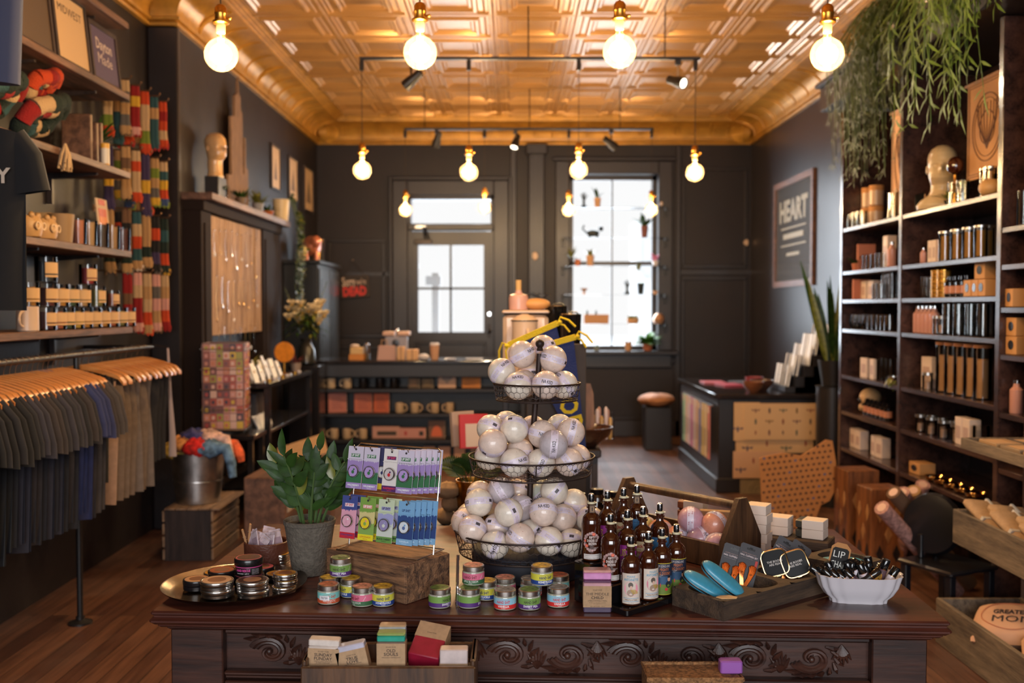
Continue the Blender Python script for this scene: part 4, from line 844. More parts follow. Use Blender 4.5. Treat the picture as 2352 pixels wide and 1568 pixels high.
        band(.004, .082, cm(36, 44, 66), 1.25); band(.004, .030, cm(104, 124, 44), 1.25, rl + .0002); band(.030, .050, cm(50, 84, 120), 1.25, rl + .0002); band(.0815, .083, cm(214, 190, 60), 1.25, rl + .0002); band(.004, .0052, cm(190, 190, 60), 1.25, rl + .0003)
        b.text('KIM JONG-UN\'S', .0060, (-.002, 0, .0775 - .002), cm(214, 200, 200), .031, cylfn(rl + .0007), bold=.02).text('MIGHTY\nBIG DOOKY', .0078, (-.001, 0, .0625), cm(222, 120, 50), .033, cylfn(rl + .0007), bold=.03).text('LAVATORY\nMIST', .0030, (-.011, 0, .0515), cm(214, 200, 200), .013, cylfn(rl + .0007), bold=.01, res=1)
        disc(.011, .043, .0042, cm(214, 160, 130), 12, .0005, 1, 1.35); disc(.011, .0485, .0040, cm(30, 26, 30), 12, .0007, 1, .6); disc(.010, .030, .008, cm(38, 40, 48), 12, .0004, 1, 1.1); disc(-.006, .028, .009, cm(200, 60, 54), 3, .0004, 1.2, .6); disc(.004, .018, .004, cm(196, 50, 60), 9, .0004)
    b.make('label', t); return Proto(t)
def neck_tag(o):
    b = B(); b.box(-.0065, -.0155, .121, .0065, -.0145, .141, cm(92, 70, 52), .0005); b.box(-.0045, -.0158, .124, .0045, -.0155, .137, cm(140, 108, 76)); b.box(-.0016, -.0161, .126, .0016, -.0158, .135, cm(60, 44, 36)); x = b.make('hang_tag', o); x['label'] = 'small brown hang tag on a string'
BK = {k: bottle(k) for k in ('shades', 'usa', 'jack', 'blue', 'marie', 'kim')}
BD_ = {'shades': 'with white floral script on bare dark glass', 'usa': 'with a purple label and yellow lettering', 'jack': 'with a cream label and red lettering', 'blue': 'with a blue label', 'marie': 'with a white portrait label', 'kim': 'with a navy and green label'}
POS = [(1460, 1387, 0, 'marie', 'on the lowest step at the corner', 0), (1507, 1373, 0, 'marie', 'on the lowest step beside its twin', .5), (1541, 1361, 0, 'kim', 'on the lowest step', .25), (1575, 1347, 0, 'kim', 'lowest step by the blue cases', .2),
       (1412, 1334, 1, 'shades', 'on the middle step', .1), (1457, 1320, 1, 'usa', 'on the middle step', -.2), (1495, 1309, 1, 'jack', 'on the middle step', -.4), (1543, 1297, 1, 'blue', 'on the middle step', .1),
       (1364, 1287, 2, 'shades', 'on the top step', .15), (1405, 1277, 2, 'usa', 'on the top step', -.5), (1446, 1268, 2, 'jack', 'on the top step', -.3), (1480, 1258, 2, 'blue', 'on the top step', 0)]
RI = RM.inverted()
for i, (px, py, s_, k, wh, sp) in enumerate(POS):
    lx = (i % 4) * .0515 - .003; p = RM @ Vector((lx, s_ * dp + dp / 2 - (.004 if s_ == 0 else 0), hs[s_] + .0005)); p2 = PZ(px, py - 4, ZT + hs[s_]); p2.z = p.z
    l2 = RI @ p2; l2.y = max(s_ * dp + .0235, min((s_ + 1) * dp - .0225, l2.y)); l2.x = l2.x * .5 + lx * .5; p = RM @ l2
    p.z = ZT + hs[s_] + .0005; o = BK[k].put(p, sp - .1, 'amber spray bottle %s, %s' % (BD_[k], wh), 'spray bottles on the stepped riser', scale=(1.07, 1.07, 1))
    if i in (8, 11): neck_tag(o)
# ---------------------------------------------------------------- long wooden mould with oval pockets
MW = wood('rough_mould_wood', s2l(42, 32, 26), s2l(84, 64, 48), .75, 0, 1.6, .8)
N0 = PZ(1662, 1427, ZT); N1 = PZ(2028, 1322, ZT); MRZ = atan2(N1.y - N0.y, N1.x - N0.x); ML = (N1 - N0).length; MD = .165; MH = .046
MM = Matrix.Translation((N0.x, N0.y, ZT)) @ Matrix.Rotation(MRZ, 4, 'Z')
b = B(); NP = 5; cw = ML / NP; V = []; n = 40
for k in range(NP):
    cx, cyy = (k + .5) * cw, MD / 2; ha, hb = cw / 2, MD / 2; base = []
    def se(a, A, Bq, e=.55): c, s = cos(a), sin(a); return (A * abs(c) ** e * (1 if c > 0 else -1), Bq * abs(s) ** e * (1 if s > 0 else -1))
    outer = []; inn = []; inn2 = []
    for i in range(n):
        a = 2 * pi * (i + .5) / n; c, s = cos(a), sin(a); q = 1 / max(abs(c), abs(s)); outer.append((cx + ha * c * q, cyy + hb * s * q)); x, y = se(a, ha * .80, hb * .80, .7); inn.append((cx + x, cyy + y)); inn2.append((cx + x * .92, cyy + y * .92))
    V = [(x, y, MH) for x, y in outer] + [(x, y, MH) for x, y in inn] + [(x, y, .010) for x, y in inn2]
    b.add(V, [(i, (i + 1) % n, n + (i + 1) % n, n + i) for i in range(n)] + [(n + i, n + (i + 1) % n, 2 * n + (i + 1) % n, 2 * n + i) for i in range(n)] + [tuple(2 * n + i for i in range(n))], MW)
b.quad((0, 0, 0), (ML, 0, 0), (ML, 0, MH), (0, 0, MH), MW).quad((ML, 0, 0), (ML, MD, 0), (ML, MD, MH), (ML, 0, MH), MW).quad((ML, MD, 0), (0, MD, 0), (0, MD, MH), (ML, MD, MH), MW).quad((0, MD, 0), (0, 0, 0), (0, 0, MH), (0, MD, MH), MW).quad((0, 0, 0), (0, MD, 0), (ML, MD, 0), (ML, 0, 0), MW)
solo(b, 'pocketed_wooden_tray', 'long rough wooden mould tray with rounded pockets of grooming gifts', 'wooden tray', (N0.x, N0.y, ZT), MRZ, None, 25)
def mp_(x, y, z=0): return MM @ Vector((x, y, z))
# eyeglass-style blue cases
BLUE = mat('turquoise_leatherette', s2l(66, 148, 176), .35, coat=.2, noise=.06, nscale=90); SEAM = mat('case_seam_metal', s2l(190, 186, 180), .25, 1)
def case_proto():
    t = thing('blue_case', 'x', 'case'); sq = lambda v, e: abs(v) ** e * (1 if v > 0 else -1)
    for half, z0 in (('case_lid', .0012), ('case_base', -.0012)):
        b = B(); V = []; n, h = 40, 8; sg = 1 if z0 > 0 else -1
        for j in range(h + 1):
            e = j / h * pi / 2
            for i in range(n): a = 2 * pi * i / n; V.append((.079 * sq(cos(a), .75) * cos(e) ** .35 if j < h else 0, .030 * sq(sin(a), .85) * cos(e) ** .5 if j < h else 0, z0 + sg * .0155 * sin(e) ** .9))
        Fc = [(j * n + i, j * n + (i + 1) % n, (j + 1) * n + (i + 1) % n, (j + 1) * n + i) for j in range(h) for i in range(n)]
        if sg < 0: Fc = [f[::-1] for f in Fc]
        b.add(V, Fc, BLUE); b.make(half, t, 60)
    b = B()
    for z in (-.002, .002): b.tube([(.0795 * sq(cos(2 * pi * i / 40), .75), .0305 * sq(sin(2 * pi * i / 40), .85), z) for i in range(40)], .0014, SEAM if z > 0 else BLK, 5, True)
    b.make('case_rim', t); return Proto(t)
CP_ = case_proto()
def face_cam(p, roll, tilt, yaw=0): e = (Matrix.Rotation(yaw, 4, 'Z') @ Matrix.Rotation(tilt, 4, 'X') @ Matrix.Rotation(roll, 4, 'Y')).to_euler(); return e
def put_e(pr, loc, M_, label, group): e = M_.to_euler(); return pr.put(loc, e.z, label, group, e.x, e.y)
RY_, RX_, RZm = (lambda a: Matrix.Rotation(a, 4, 'Y')), (lambda a: Matrix.Rotation(a, 4, 'X')), (lambda a: Matrix.Rotation(a, 4, 'Z'))
put_e(CP_, PY(1660, 1330, mp_(.06, .07).y), RZm(-.15) @ RY_(.68) @ RX_(.45), 'turquoise hard case with a silver seam, the upper of the crossed pair', 'turquoise cases').scale = (.8,) * 3
put_e(CP_, PY(1622, 1346, mp_(.03, .11).y), RZm(-.1) @ RY_(.52) @ RX_(.45), 'turquoise hard case with a silver seam, the lower of the crossed pair', 'turquoise cases').scale = (.8,) * 3
put_e(CP_, mp_(ML - .075, .08, .030), RZm(MRZ - .75) @ RX_(.25), 'turquoise case lying in the last pocket of the wooden mould', 'turquoise cases').scale = (.8,) * 3
b = B(); p_ = [(-.026, 0), (-.020, -.010), (-.016, -.016), (.020, -.016), (.026, -.004), (.012, .014), (-.012, .012)]; b.prism(p_, .001, cm(206, 170, 124, .7), 'xy'); o = solo(b, 'paper_price_tag', 'tan paper tag lying on the mould corner beneath the turquoise cases', 'tag', mp_(.035, .022, MH + .0008), .1, None, 35, 0, 0)
# copper clippers on hang cards
COP = mat('polished_copper', s2l(214, 128, 72), .18, 1); CDK = mat('charcoal_card', s2l(62, 60, 64), .6)
def clipper_card():
    t = thing('clipper_card', 'x', 'packaged clippers'); w_, h_ = .056, .118
    b = B(); b.add([(-w_ / 2, 0, -h_), (w_ / 2, 0, -h_), (w_ / 2, 0, -.004), (w_ / 2 - .004, 0, 0), (-w_ / 2 + .004, 0, 0), (-w_ / 2, 0, -.004)] + [(-w_ / 2, .0012, -h_), (w_ / 2, .0012, -h_), (w_ / 2, .0012, -.004), (w_ / 2 - .004, .0012, 0), (-w_ / 2 + .004, .0012, 0), (-w_ / 2, .0012, -.004)], [(0, 1, 2, 3, 4, 5), (11, 10, 9, 8, 7, 6)] + [(i, i + 6, (i + 1) % 6 + 6, (i + 1) % 6) for i in range(6)], CDK)
    b.box(-.011, -.0005, -.014, .011, 0, -.009, BLK).box(-.004, -.0005, -.010, .004, 0, -.006, BLK)
    b.text('COPPER HAND & FOOT', .0028, (-.002, -.0007, -.024), cm(150, 120, 116), .038, res=1).text('NAIL CLIPPERS SET', .0042, (-.001, -.0007, -.030), cm(206, 186, 186), .046, bold=.02).text('spring action handles', .0018, (-.006, -.0007, -.036), cm(130, 116, 118), .032, res=1)
    b.box(.018, -.0012, -.052, .0245, -.0002, -.036, cm(178, 48, 40)); b.make('card', t)
    for (cx, sgn, nn) in ((-.012, 1, 'hand_clipper'), (.015, -1, 'foot_clipper')):
        b = B()
        for j in range(6):
            q = (j - 2.5) / 2.5; L_ = .010 - .003 * q * q * 2
            b.tube([(cx + q * .0085, -.004, -.056 + .0045 * (1 - q * q)), (cx + q * .0065, -.0055, -.068), (cx + q * .0040 + .003 * sgn, -.006, -.085), (cx + q * .0038 + .009 * sgn, -.005, -.104), (cx + q * .0046 + .014 * sgn, -.0035, -.116)], [.0019, .0021, .002, .002, .0016], COP, 6)
            b.sph((cx + q * .0088, -.004, -.0555 + .0045 * (1 - q * q)), .0021, COP, 8, 5)
        b.sph((cx + .002 * sgn, -.008, -.075), .0028, COP, 10, 6); b.make(nn, t)
    return Proto(t)
CC = clipper_card()
put_e(CC, PY(1690, 1252, mp_(.17, .13).y + .01), RZm(-.1) @ RY_(.30) @ RX_(-.35), 'charcoal card of copper hand clippers, behind its twin by the gable', 'packaged copper clippers')
put_e(CC, PY(1728, 1252, mp_(.20, .12).y), RZm(-.05) @ RY_(.33) @ RX_(-.35), 'charcoal card of copper clippers leaning in front of its twin', 'packaged copper clippers')
put_e(CC, PY(1812, 1240, mp_(.36, .14).y), RZm(-.1) @ RY_(.55) @ RX_(-.35), 'grey card of clippers half hidden behind the mirrors', 'packaged copper clippers')
put_e(CC, PY(1846, 1250, mp_(.38, .13).y), RZm(-.1) @ RY_(.62) @ RX_(-.35), 'grey card of copper clippers leaning beyond the black mirrors', 'packaged copper clippers')
def mirror_proto():
    t = thing('compact_mirror', 'x', 'mirror'); sq = lambda v, e: abs(v) ** e * (1 if v > 0 else -1); n = 40; o = [(.033 * sq(cos(2 * pi * i / n), .5), .033 * sq(sin(2 * pi * i / n), .5)) for i in range(n)]
    b = B(); b.prism([(x * .94, z * .94) for x, z in o], .007, mat('black_enamel', s2l(14, 12, 14), .5, spec=.2), 'xz', -.0035); b.text('THE BOOBS\nARE REAL', .0062, (0, -.0039, 0), cm(206, 196, 190), .040, bold=.01); b.make('mirror_face', t)
    b = B(); GD = mat('gold_rim', s2l(206, 164, 110), .2, 1)
    for y in (-.003, .003): b.tube([(x, y, z) for x, z in o], .0022, GD, 6, True)
    b.box(-.006, -.004, -.0365, .006, .004, -.033, GD, .001); b.make('mirror_rim', t); return Proto(t)
MP_ = mirror_proto()
put_e(MP_, PY(1780, 1292, mp_(.27, .10).y + .02), RZm(-.25) @ RY_(-.30) @ RX_(-.25), 'black compact mirror with a gold rim, mostly behind its twin', 'black compact mirrors')
put_e(MP_, PY(1826, 1294, mp_(.31, .08).y), RZm(-.1) @ RY_(-.35) @ RX_(-.25), 'black compact mirror with white lettering facing out', 'black compact mirrors')
# ---------------------------------------------------------------- toolbox with a dowel handle
TBW = wood('walnut_toolbox_wood', s2l(52, 34, 24), s2l(100, 68, 44), .45, 2, 1, .3, coat=.1)
g1 = PY(1695, 1312, 2.83); A_ = Vector((g1.x, 2.83)); g2x = PY(1447, 1150, 3.16); B_ = Vector((g2x.x, 3.16)); ax = (B_ - A_); TL = ax.length; TA = atan2(ax.y, ax.x)
t = thing('toolbox', 'open wooden toolbox with gabled ends and a dowel handle', 'toolbox', (A_.x, A_.y, ZT), TA); hw = .085
gab = [(-hw, 0), (hw, 0), (hw, .080), (.018, .196), (-.018, .196), (-hw, .080)]
for x in (-.016, TL): B().prism(gab, .016, TBW, 'yz', x).make('gable_end', t)
for s in (-1, 1): B().box(0, s * (hw - .006) - .006, .002, TL, s * (hw - .006) + .006, .072, TBW, .001).make('side_board', t)
B().box(0, -hw + .012, .002, TL, hw - .012, .012, TBW).make('bottom_board', t)
B().tube([(0, 0, .172), (TL, 0, .172)], .0125, TBW, 16).make('dowel_handle', t)
TM = Matrix.Translation((A_.x, A_.y, ZT)) @ Matrix.Rotation(TA, 4, 'Z')
BB = {k: bomb_proto(c, 1, 5) for k, c in (('yellow', (200, 186, 122)), ('lilac', (196, 150, 164)), ('coral', (214, 142, 116)))}
for (x, y, z, k, wh) in ((.050, .030, .052, 'lilac', 'by the near gable'), (.045, -.035, .052, 'lilac', 'on the far side of the near gable'), (.115, .030, .060, 'lilac', 'in the middle of the toolbox'), (.130, -.035, .052, 'coral', 'printed with a dark diamond'), (.19, .033, .052, 'coral', 'behind the bottles'), (.27, .030, .055, 'coral', 'beneath the yellow one'), (.335, .030, .054, 'yellow', 'at the far gable'), (.20, -.036, .052, 'lilac', 'deep in the box'), (.085, 0, .105, 'coral', 'on top of the pile'), (.15, .03, .112, 'lilac', 'on top of the pile')):
    p = TM @ Vector((x, y, z)); BB[k].put(p, R.uniform(0, 6), k + ' bath bomb in the toolbox, ' + wh, 'coloured bath bombs in the toolbox', R.uniform(0, 2), R.uniform(0, 2))
b = B(); b.box(-.05, -.002, 0, .05, .028, .085, KRAFT, .004); solo(b, 'kraft_packet', 'plain kraft paper packet leaning beside the toolbox gable', 'packet', PY(1640, 1235, 3.06), -.3, None, 35, -.12)
# ---------------------------------------------------------------- wrapped soap bars on the rear of the table
WRAP = mat('white_paper_wrap', s2l(226, 206, 190), .6)
def wbar(cols, desc):
    t = thing('wrapped_soap_bar', 'x', 'soap'); b = B(); b.box(-.042, -.03, 0, .042, .03, .027, mat('soap_bar_%d_%d_%d' % cols, s2l(*cols), .4, noise=.35, nscale=18, coat=.3), .004); b.make('soap', t)
    b = B(); b.box(-.022, -.0308, -.0004, .0428, .0308, .0276, WRAP, .001); b.make('paper_wrap', t); return Proto(t)
WB = {'mint': wbar((132, 166, 150), ''), 'marble': wbar((110, 104, 92), ''), 'dark': wbar((60, 58, 50), ''), 'amber': wbar((130, 66, 40), '')}
sb = PZ(1738, 1268, ZT)
for i in range(5): WB['mint'].put((sb.x + .004 * (i % 2), sb.y + .03, ZT + .001 + i * .0285), -.55 + .03 * (i % 3), 'mint soap bar in white wrap, %s up in the tall stack' % ORD[i], 'mint soap bars')
tb2 = PZ(1835, 1262, ZT)
b = B(); b.box(-.115, -.055, 0, .115, .055, .03, MW, .003); solo(b, 'soap_plinth', 'rough dark wooden plinth under the marbled soap bars', 'plinth', (tb2.x, tb2.y + .06, ZT + .0005), -.5)
for i, (dx, k, wh) in enumerate(((-.045, 'marble', 'grey marbled soap bar in a white band beside the mint stack'), (.048, 'dark', 'dark soap bar in a white band at the end of the plinth'))):
    for lv in range(2): WB[k].put((tb2.x + dx, tb2.y + .06 - dx * .55, ZT + .032 + lv * .0285), -.55, wh + (', upper of two' if lv else ', lower of two'), 'banded soap bars on the plinth')
ab = PY(1590, 1200, 3.22)
for lv in range(4): WB['amber'].put((ab.x, 3.22, ZT + .001 + lv * .0285), -.45, 'amber soap bar in a pale wrap, %s up behind the toolbox' % ORD[lv], 'amber soap bars behind the toolbox')
# ---------------------------------------------------------------- white fluted dish of lip balms
CER = mat('white_glazed_ceramic', s2l(206, 200, 206), .2, coat=.4)
dc = TP(1970, 1378); DZ = atan2(0, 1) - .12
def dish_pt(a, rr, e=.62): c, s = cos(a), sin(a); f = 1 + .025 * cos(14 * a) * (rr > .3); return (.104 * rr * f * abs(c) ** e * (1 if c > 0 else -1), .053 * rr * f * abs(s) ** e * (1 if s > 0 else -1))
b = B(); n = 84; prof = [(.05, .003), (.60, .003), (.62, 0), (.66, 0), (.68, .008), (.80, .018), (.92, .036), (1.0, .058), (1.02, .0605), (.985, .0605), (.955, .056), (.88, .036), (.76, .018), (.60, .010), (.05, .009)]; V = []
for (q, z) in prof:
    for i in range(n): x, y = dish_pt(2 * pi * i / n, q); V.append((x, y, z * 1.12 + (.004 * abs(cos(2 * pi * i / n)) ** 3 if z > .05 else 0)))
Fc = [(j * n + i, j * n + (i + 1) % n, (j + 1) * n + (i + 1) % n, (j + 1) * n + i) for j in range(len(prof) - 1) for i in range(n)] + [tuple(range(n - 1, -1, -1)), tuple((len(prof) - 1) * n + i for i in range(n))]
b.add(V, Fc, CER); solo(b, 'fluted_dish', 'white glazed fluted oblong dish full of lip balm tubes', 'dish', (dc.x, dc.y, ZT), DZ, None, 60)
def lipbalm(lc, fc2):
    t = thing('lip_balm_tube', 'x', 'lip balm'); b = B(); b.lathe([(.0078, 0), (.0082, .001), (.0082, .044)], cm(*lc, .35), 18); b.text('lip balm', .006, (0, 0, .022), cm(*fc2), .03, lambda x, z: (.0085 * sin((z - .022) / .0085), -.0085 * cos((z - .022) / .0085), .022 + x)); b.make('tube', t)
    b = B(); b.lathe([(.0078, .0445), (.0079, .045), (.0079, .066), (.0070, .0675)], mat('black_gloss_cap', s2l(14, 13, 15), .12, coat=.4), 18).lathe([(.0082, .0435), (.0082, .0447)], mat('copper_ring', s2l(190, 130, 80), .2, 1), 18, cap=False); b.make('cap', t); return Proto(t)
LB = {'white': lipbalm((214, 206, 214), (60, 40, 50)), 'gold': lipbalm((176, 128, 48), (40, 60, 30)), 'plum': lipbalm((84, 62, 70), (220, 200, 200)), 'black': lipbalm((30, 28, 30), (210, 200, 190)), 'pink': lipbalm((206, 190, 196), (196, 40, 100))}
rr = random.Random(11); DM = Matrix.Translation((dc.x, dc.y, ZT)) @ Matrix.Rotation(DZ, 4, 'Z')
LBS = [('white', -.075, -.012, -.62, .35), ('white', -.055, -.022, -.70, .25), ('black', -.066, .012, -.35, .1), ('gold', -.040, .004, .22, .1), ('white', -.028, -.028, -.75, .3), ('black', -.018, .006, -.2, -.1), ('black', -.004, .018, .3, .1), ('white', -.004, -.030, -.8, .4), ('plum', .020, -.024, -.72, .3), ('black', .012, -.002, -.1, .5),
       ('black', .030, .014, .1, .2), ('pink', .040, .0, -.35, .05), ('white', .060, .004, -.42, .1), ('black', .036, -.020, .1, .9), ('white', .078, -.012, .55, .2), ('plum', -.045, .022, .5, .2), ('black', -.010, -.012, .9, .1), ('white', .022, .024, -.5, -.2), ('black', .058, .022, -.2, .1), ('gold', .046, -.026, .5, 1.0), ('black', -.080, .008, -.9, .0), ('plum', .068, .014, .3, -.1)]
for i, (k, x, y, ro, ti) in enumerate(LBS):
    p = DM @ Vector((x * .72, y * .75, .024 + (.010 if i > 14 else 0))); M_ = RZm(DZ) @ RY_(ro) @ RX_(-ti * .6)
    put_e(LB[k], p - (M_ @ Vector((0, 0, .0))) , M_ @ RZm(rr.uniform(-.4, .4)), 'lip balm tube with a %s label, %s along the dish from the mirrors' % (k, ORD[sorted(range(len(LBS)), key=lambda q: LBS[q][1]).index(i)]), 'lip balm tubes in the fluted dish').scale = (1.32, 1.32, 1.1)
t = thing('paper_tag_sign', 'kraft gift tag with white chalk words on black, standing in the dish', 'sign', PY(1934, 1247, dc.y + .03), 0); e = (RZm(-.1) @ RY_(.22) @ RX_(-.12)).to_euler(); t.rotation_euler = e
b = B(); b.prism([(-.026, -.085), (.028, -.085), (.026, -.012), (.013, 0), (-.011, 0), (-.023, -.012)], .001, cm(176, 122, 72, .8), 'xz'); b.make('kraft_tag', t)
b = B(); b.prism([(-.022, -.082), (.024, -.082), (.022, -.017), (.016, -.0125), (-.014, -.0125), (-.019, -.017)], .0006, cm(26, 24, 24, .8), 'xz', -.0008); b.text('LIP', .017, (-.001, -.0011, -.030), cm(216, 214, 206), .029, bold=-.005).text('CHAP', .017, (0, -.0011, -.056), cm(216, 214, 206), .037, bold=-.005); b.make('chalk_panel', t)
# ---------------------------------------------------------------- soap crate in front of the table
yc = 2.24; fl, fr_ = PY(690, 1532, yc - .085), PY(1092, 1530, yc - .085); cw_ = fr_.x - fl.x; cz = fl.z
t = thing('soap_crate', 'dark wooden crate of upright soap bars before the carved apron', 'crate', (fl.x, yc - .085, cz - .10)); cwd = .17
B().box(0, 0, 0, cw_, .012, .100, TBW, .003).make('front_board', t); B().box(0, cwd - .012, 0, cw_, cwd, .100, TBW, .003).make('back_board', t)
for x in (0, cw_ - .012): B().box(x, .0125, 0, x + .012, cwd - .0125, .112, TBW, .004).make('end_board', t)
B().box(.0125, .0125, .055, cw_ - .0125, cwd - .0125, .064, TBW).make('bottom_board', t)
t2 = thing('stool', 'low dark stool under the soap crate', 'stool', (fl.x + cw_ / 2, yc, 0)); zt = cz - .10
B().box(-.2, -.09, zt - .03, .2, .09, zt - .001, CARV, .004).make('seat', t2)
for sx in (-1, 1):
    for sy in (-1, 1): B().box(sx * .17 - .015, sy * .065 - .015, 0, sx * .17 + .015, sy * .065 + .015, zt - .03, CARV, .002).make('leg', t2)
zb = cz - .0355
def place(o, px, y, rz=0, ry=0, z=zb): p = PY(px, 1500, y); o.location = (p.x, y, z); o.rotation_euler = (0, ry, rz)
def top_z(py, y): return PY(1176, py, y).z
S1, S2, S3 = top_z(1466, yc - .04), top_z(1476, yc - .04), top_z(1452, yc - .05)
place(soap(.068, S1 - zb, .03, [(0, .82, (206, 190, 180)), (.82, 1, (214, 200, 190))], [('SOAP FOR', .69, .003, .024), ('SUNDAY', .60, .0068, .040), ('FUNDAY', .50, .0068, .040), ('SMELLS LIKE MIMOSAS', .43, .0024, .040), ('& CHEAP CHAMPAGNE', .39, .0024, .030)], (.05, .77), 'cream soap bar with a kraft wrap, beside the crate end'), 740, yc - .05, 0, .05)
place(soap(.066, S2 - zb, .03, [(0, 1, (184, 180, 196))], [('SOAP FOR', .69, .003, .022), ('TRUE', .59, .0066, .026), ('LOVE', .49, .0066, .026), ('SMELLS LIKE BLUEBERRY', .42, .0024, .04)], (.05, .84), 'leaning soap bar with a pale lavender end and kraft wrap'), 818, yc - .05, 0, -.22)
place(soap(.062, S3 - zb, .03, [(0, .8, (120, 96, 84)), (.8, .93, (30, 150, 128)), (.93, 1, (140, 156, 84))], [('SOAP FOR', .69, .003, .022), ('OLD', .61, .0068, .020), ('SOULS', .53, .0068, .032), ('SMELLS LIKE A VINTAGE SHOP', .46, .0026, .042)], (.05, .77), 'teal and green topped soap bar in kraft wrap'), 898, yc - .055, 0, 0)
place(soap(.060, top_z(1440, yc - .01) - zb, .03, [(0, .9, (150, 150, 180)), (.9, .96, (214, 220, 226)), (.96, 1, (196, 166, 130))], [], (.05, .6), 'blue and tan layered soap bar behind the teal one'), 901, yc + .0, 0, 0)
o = soap(.072, .098, .045, [(0, 1, (150, 26, 52))], [('SOAP FOR', .7, .003, .022)], (.55, 1.01), 'crimson soap bar lying tipped back in its kraft wrap'); p = PY(968, 1500, yc - .07); o.location = (p.x, yc - .03, top_z(1520, yc - .07)); o.rotation_euler = (rad(-62) , rad(8), -.18)
place(soap(.062, top_z(1489, yc - .04) - zb, .034, [(0, 1, (204, 186, 182))], [], (.05, .5), 'plain pale speckled soap bar at the other crate end'), 1042, yc - .05, 0, 0)

b = B(); b.box(-.003, -.003, 0, .003, .003, .13, CHR, .001); sp = TP(1049, 1394); solo(b, 'bright_strip', 'slim upright bright strip between the wooden block and the jars', 'metal strip', (sp.x, sp.y, ZT + .0005), .5, None, 35, 0, .03)  # slim shiny bar drawn for a bright streak of unclear cause
a_, c_ = PY(1487, 1556, 2.2), PY(1708, 1556, 2.2); t = thing('wicker_tray', 'tan wicker tray with a purple soap, before the carved apron', 'tray', (a_.x, 2.2, a_.z - .05)); W_ = c_.x - a_.x
B().box(0, 0, 0, W_, .10, .045, mat('wicker', s2l(150, 106, 66), .8, noise=.5, nscale=120, bump=.8, bscale=220), .004).make('tray_body', t)
b = B(); b.tube([(0, 0, .046), (W_, 0, .046), (W_, .10, .046), (0, .10, .046)], .005, MATS['wicker'], 6, True); b.make('rim', t)
b = B(); b.box(0, 0, 0, .05, .03, .03, mat('purple_soap', s2l(150, 90, 170), .4), .003); solo(b, 'purple_soap', 'purple soap bar lying in the wicker tray', 'soap', (c_.x - .045, 2.23, a_.z - .004))
t = thing('stool', 'second low dark stool, under the wicker tray', 'stool', (a_.x + W_ / 2, 2.25, 0)); zt = a_.z - .0505
B().box(-.13, -.06, zt - .03, .13, .06, zt - .001, CARV, .004).make('seat', t)
for sx in (-.1, .1):
    for sy in (-.04, .04): B().box(sx - .015, sy - .015, 0, sx + .015, sy + .015, zt - .031, CARV, .002).make('leg', t)
# ================================================================ socks-and-clothes wall
SHW = wood('worn_shelf_wood', s2l(70, 48, 40), s2l(128, 92, 74), .55, 1, .8, .4)
DKW = wood('near_black_wood', s2l(30, 24, 24), s2l(58, 46, 44), .4, 2, .6, .2)
SX = -2.08; SYE = 5.46
def shelf_left(z, y0, desc, x1=SX, t=.035):
    t_ = thing('wall_shelf', desc, 'shelf', (0, 0, 0)); B().box(XN + .002, y0, z - t, x1, SYE, z, SHW, .003).make('shelf_board', t_)
    for y in (y0 + .4, 4.55, SYE - .25): B().box(XN + .002, y - .012, z - t - .16, XN + .03, y + .012, z - t, DKW).prism([(XN + .03, z - t), (XN + .03, z - t - .03), (XN + .05, z - t - .03), (x1 - .08, z - t - .012), (x1 - .08, z - t)][::-1], .014, DKW, 'xz', y - .007).make('bracket', t_)
    return t_
ZS = [PX(305, 578, SX).z, PX(305, 751, SX).z]
Z_A, Z_B, Z_C, Z_D, Z_E = 3.04, 2.655, PX(305, 398, SX).z, PX(305, 577, SX).z, PX(305, 750, SX).z
shelf_left(Z_A, 3.0, 'top brown wall shelf above the framed prints'); shelf_left(Z_B, 3.0, 'brown wall shelf holding the framed prints'); shelf_left(Z_C, 3.0, 'brown wall shelf holding the scarves and a yellow candle')
shelf_left(Z_D, 3.0, 'brown wall shelf holding animal mugs and cups'); shelf_left(Z_E, 3.0, 'lowest brown wall shelf, crowded with candle jars')
# framed prints leaning on the ledge
def lean_print(y0, y1, z0, z1, col, txt, tcol, lab, fcol=None, res=2, x=-2.11):
    t = thing('framed_print', lab, 'framed print', (x, (y0 + y1) / 2, z0), 0, 'prints leaning on the upper shelf', 0, -.10); w_ = (y1 - y0) / 2; h_ = z1 - z0; f = .022
    b = B(); b.box(-.02, -w_, 0, 0, -w_ + f, h_, DKW).box(-.02, w_ - f, 0, 0, w_, h_, DKW).box(-.02, -w_ + f, 0, 0, w_ - f, f, DKW).box(-.02, -w_ + f, h_ - f, 0, w_ - f, h_, DKW); b.make('frame', t)
    b = B(); b.box(-.014, -w_ + f, f, -.006, w_ - f, h_ - f, cm(*col, .7)); 
    for (s, zz, hh, ww) in txt: b.text(s, hh, (0, 0, 0), cm(*tcol, .7), ww, lambda X, Z_, zz=zz: (-.0054, X, zz * h_ + Z_), bold=.02)
    b.make('print', t)
lean_print(4.24, 4.66, Z_B, Z_B + .385, (88, 70, 58), [('DAYTON', .84, .045, .30)], (150, 130, 112), 'dark brown framed print with pale capitals, beside the cream one')
lean_print(4.68, 5.06, Z_B, Z_B + .36, (206, 170, 130), [('MIDWEST', .74, .04, .26)], (60, 48, 44), 'cream framed print with dark capitals, between two darker prints')
lean_print(5.08, 5.44, Z_B, Z_B + .31, (86, 72, 104), [('Dayton', .66, .055, .20), ('Made', .42, .055, .18)], (200, 180, 176), 'purple framed print with white script, at the socks end')
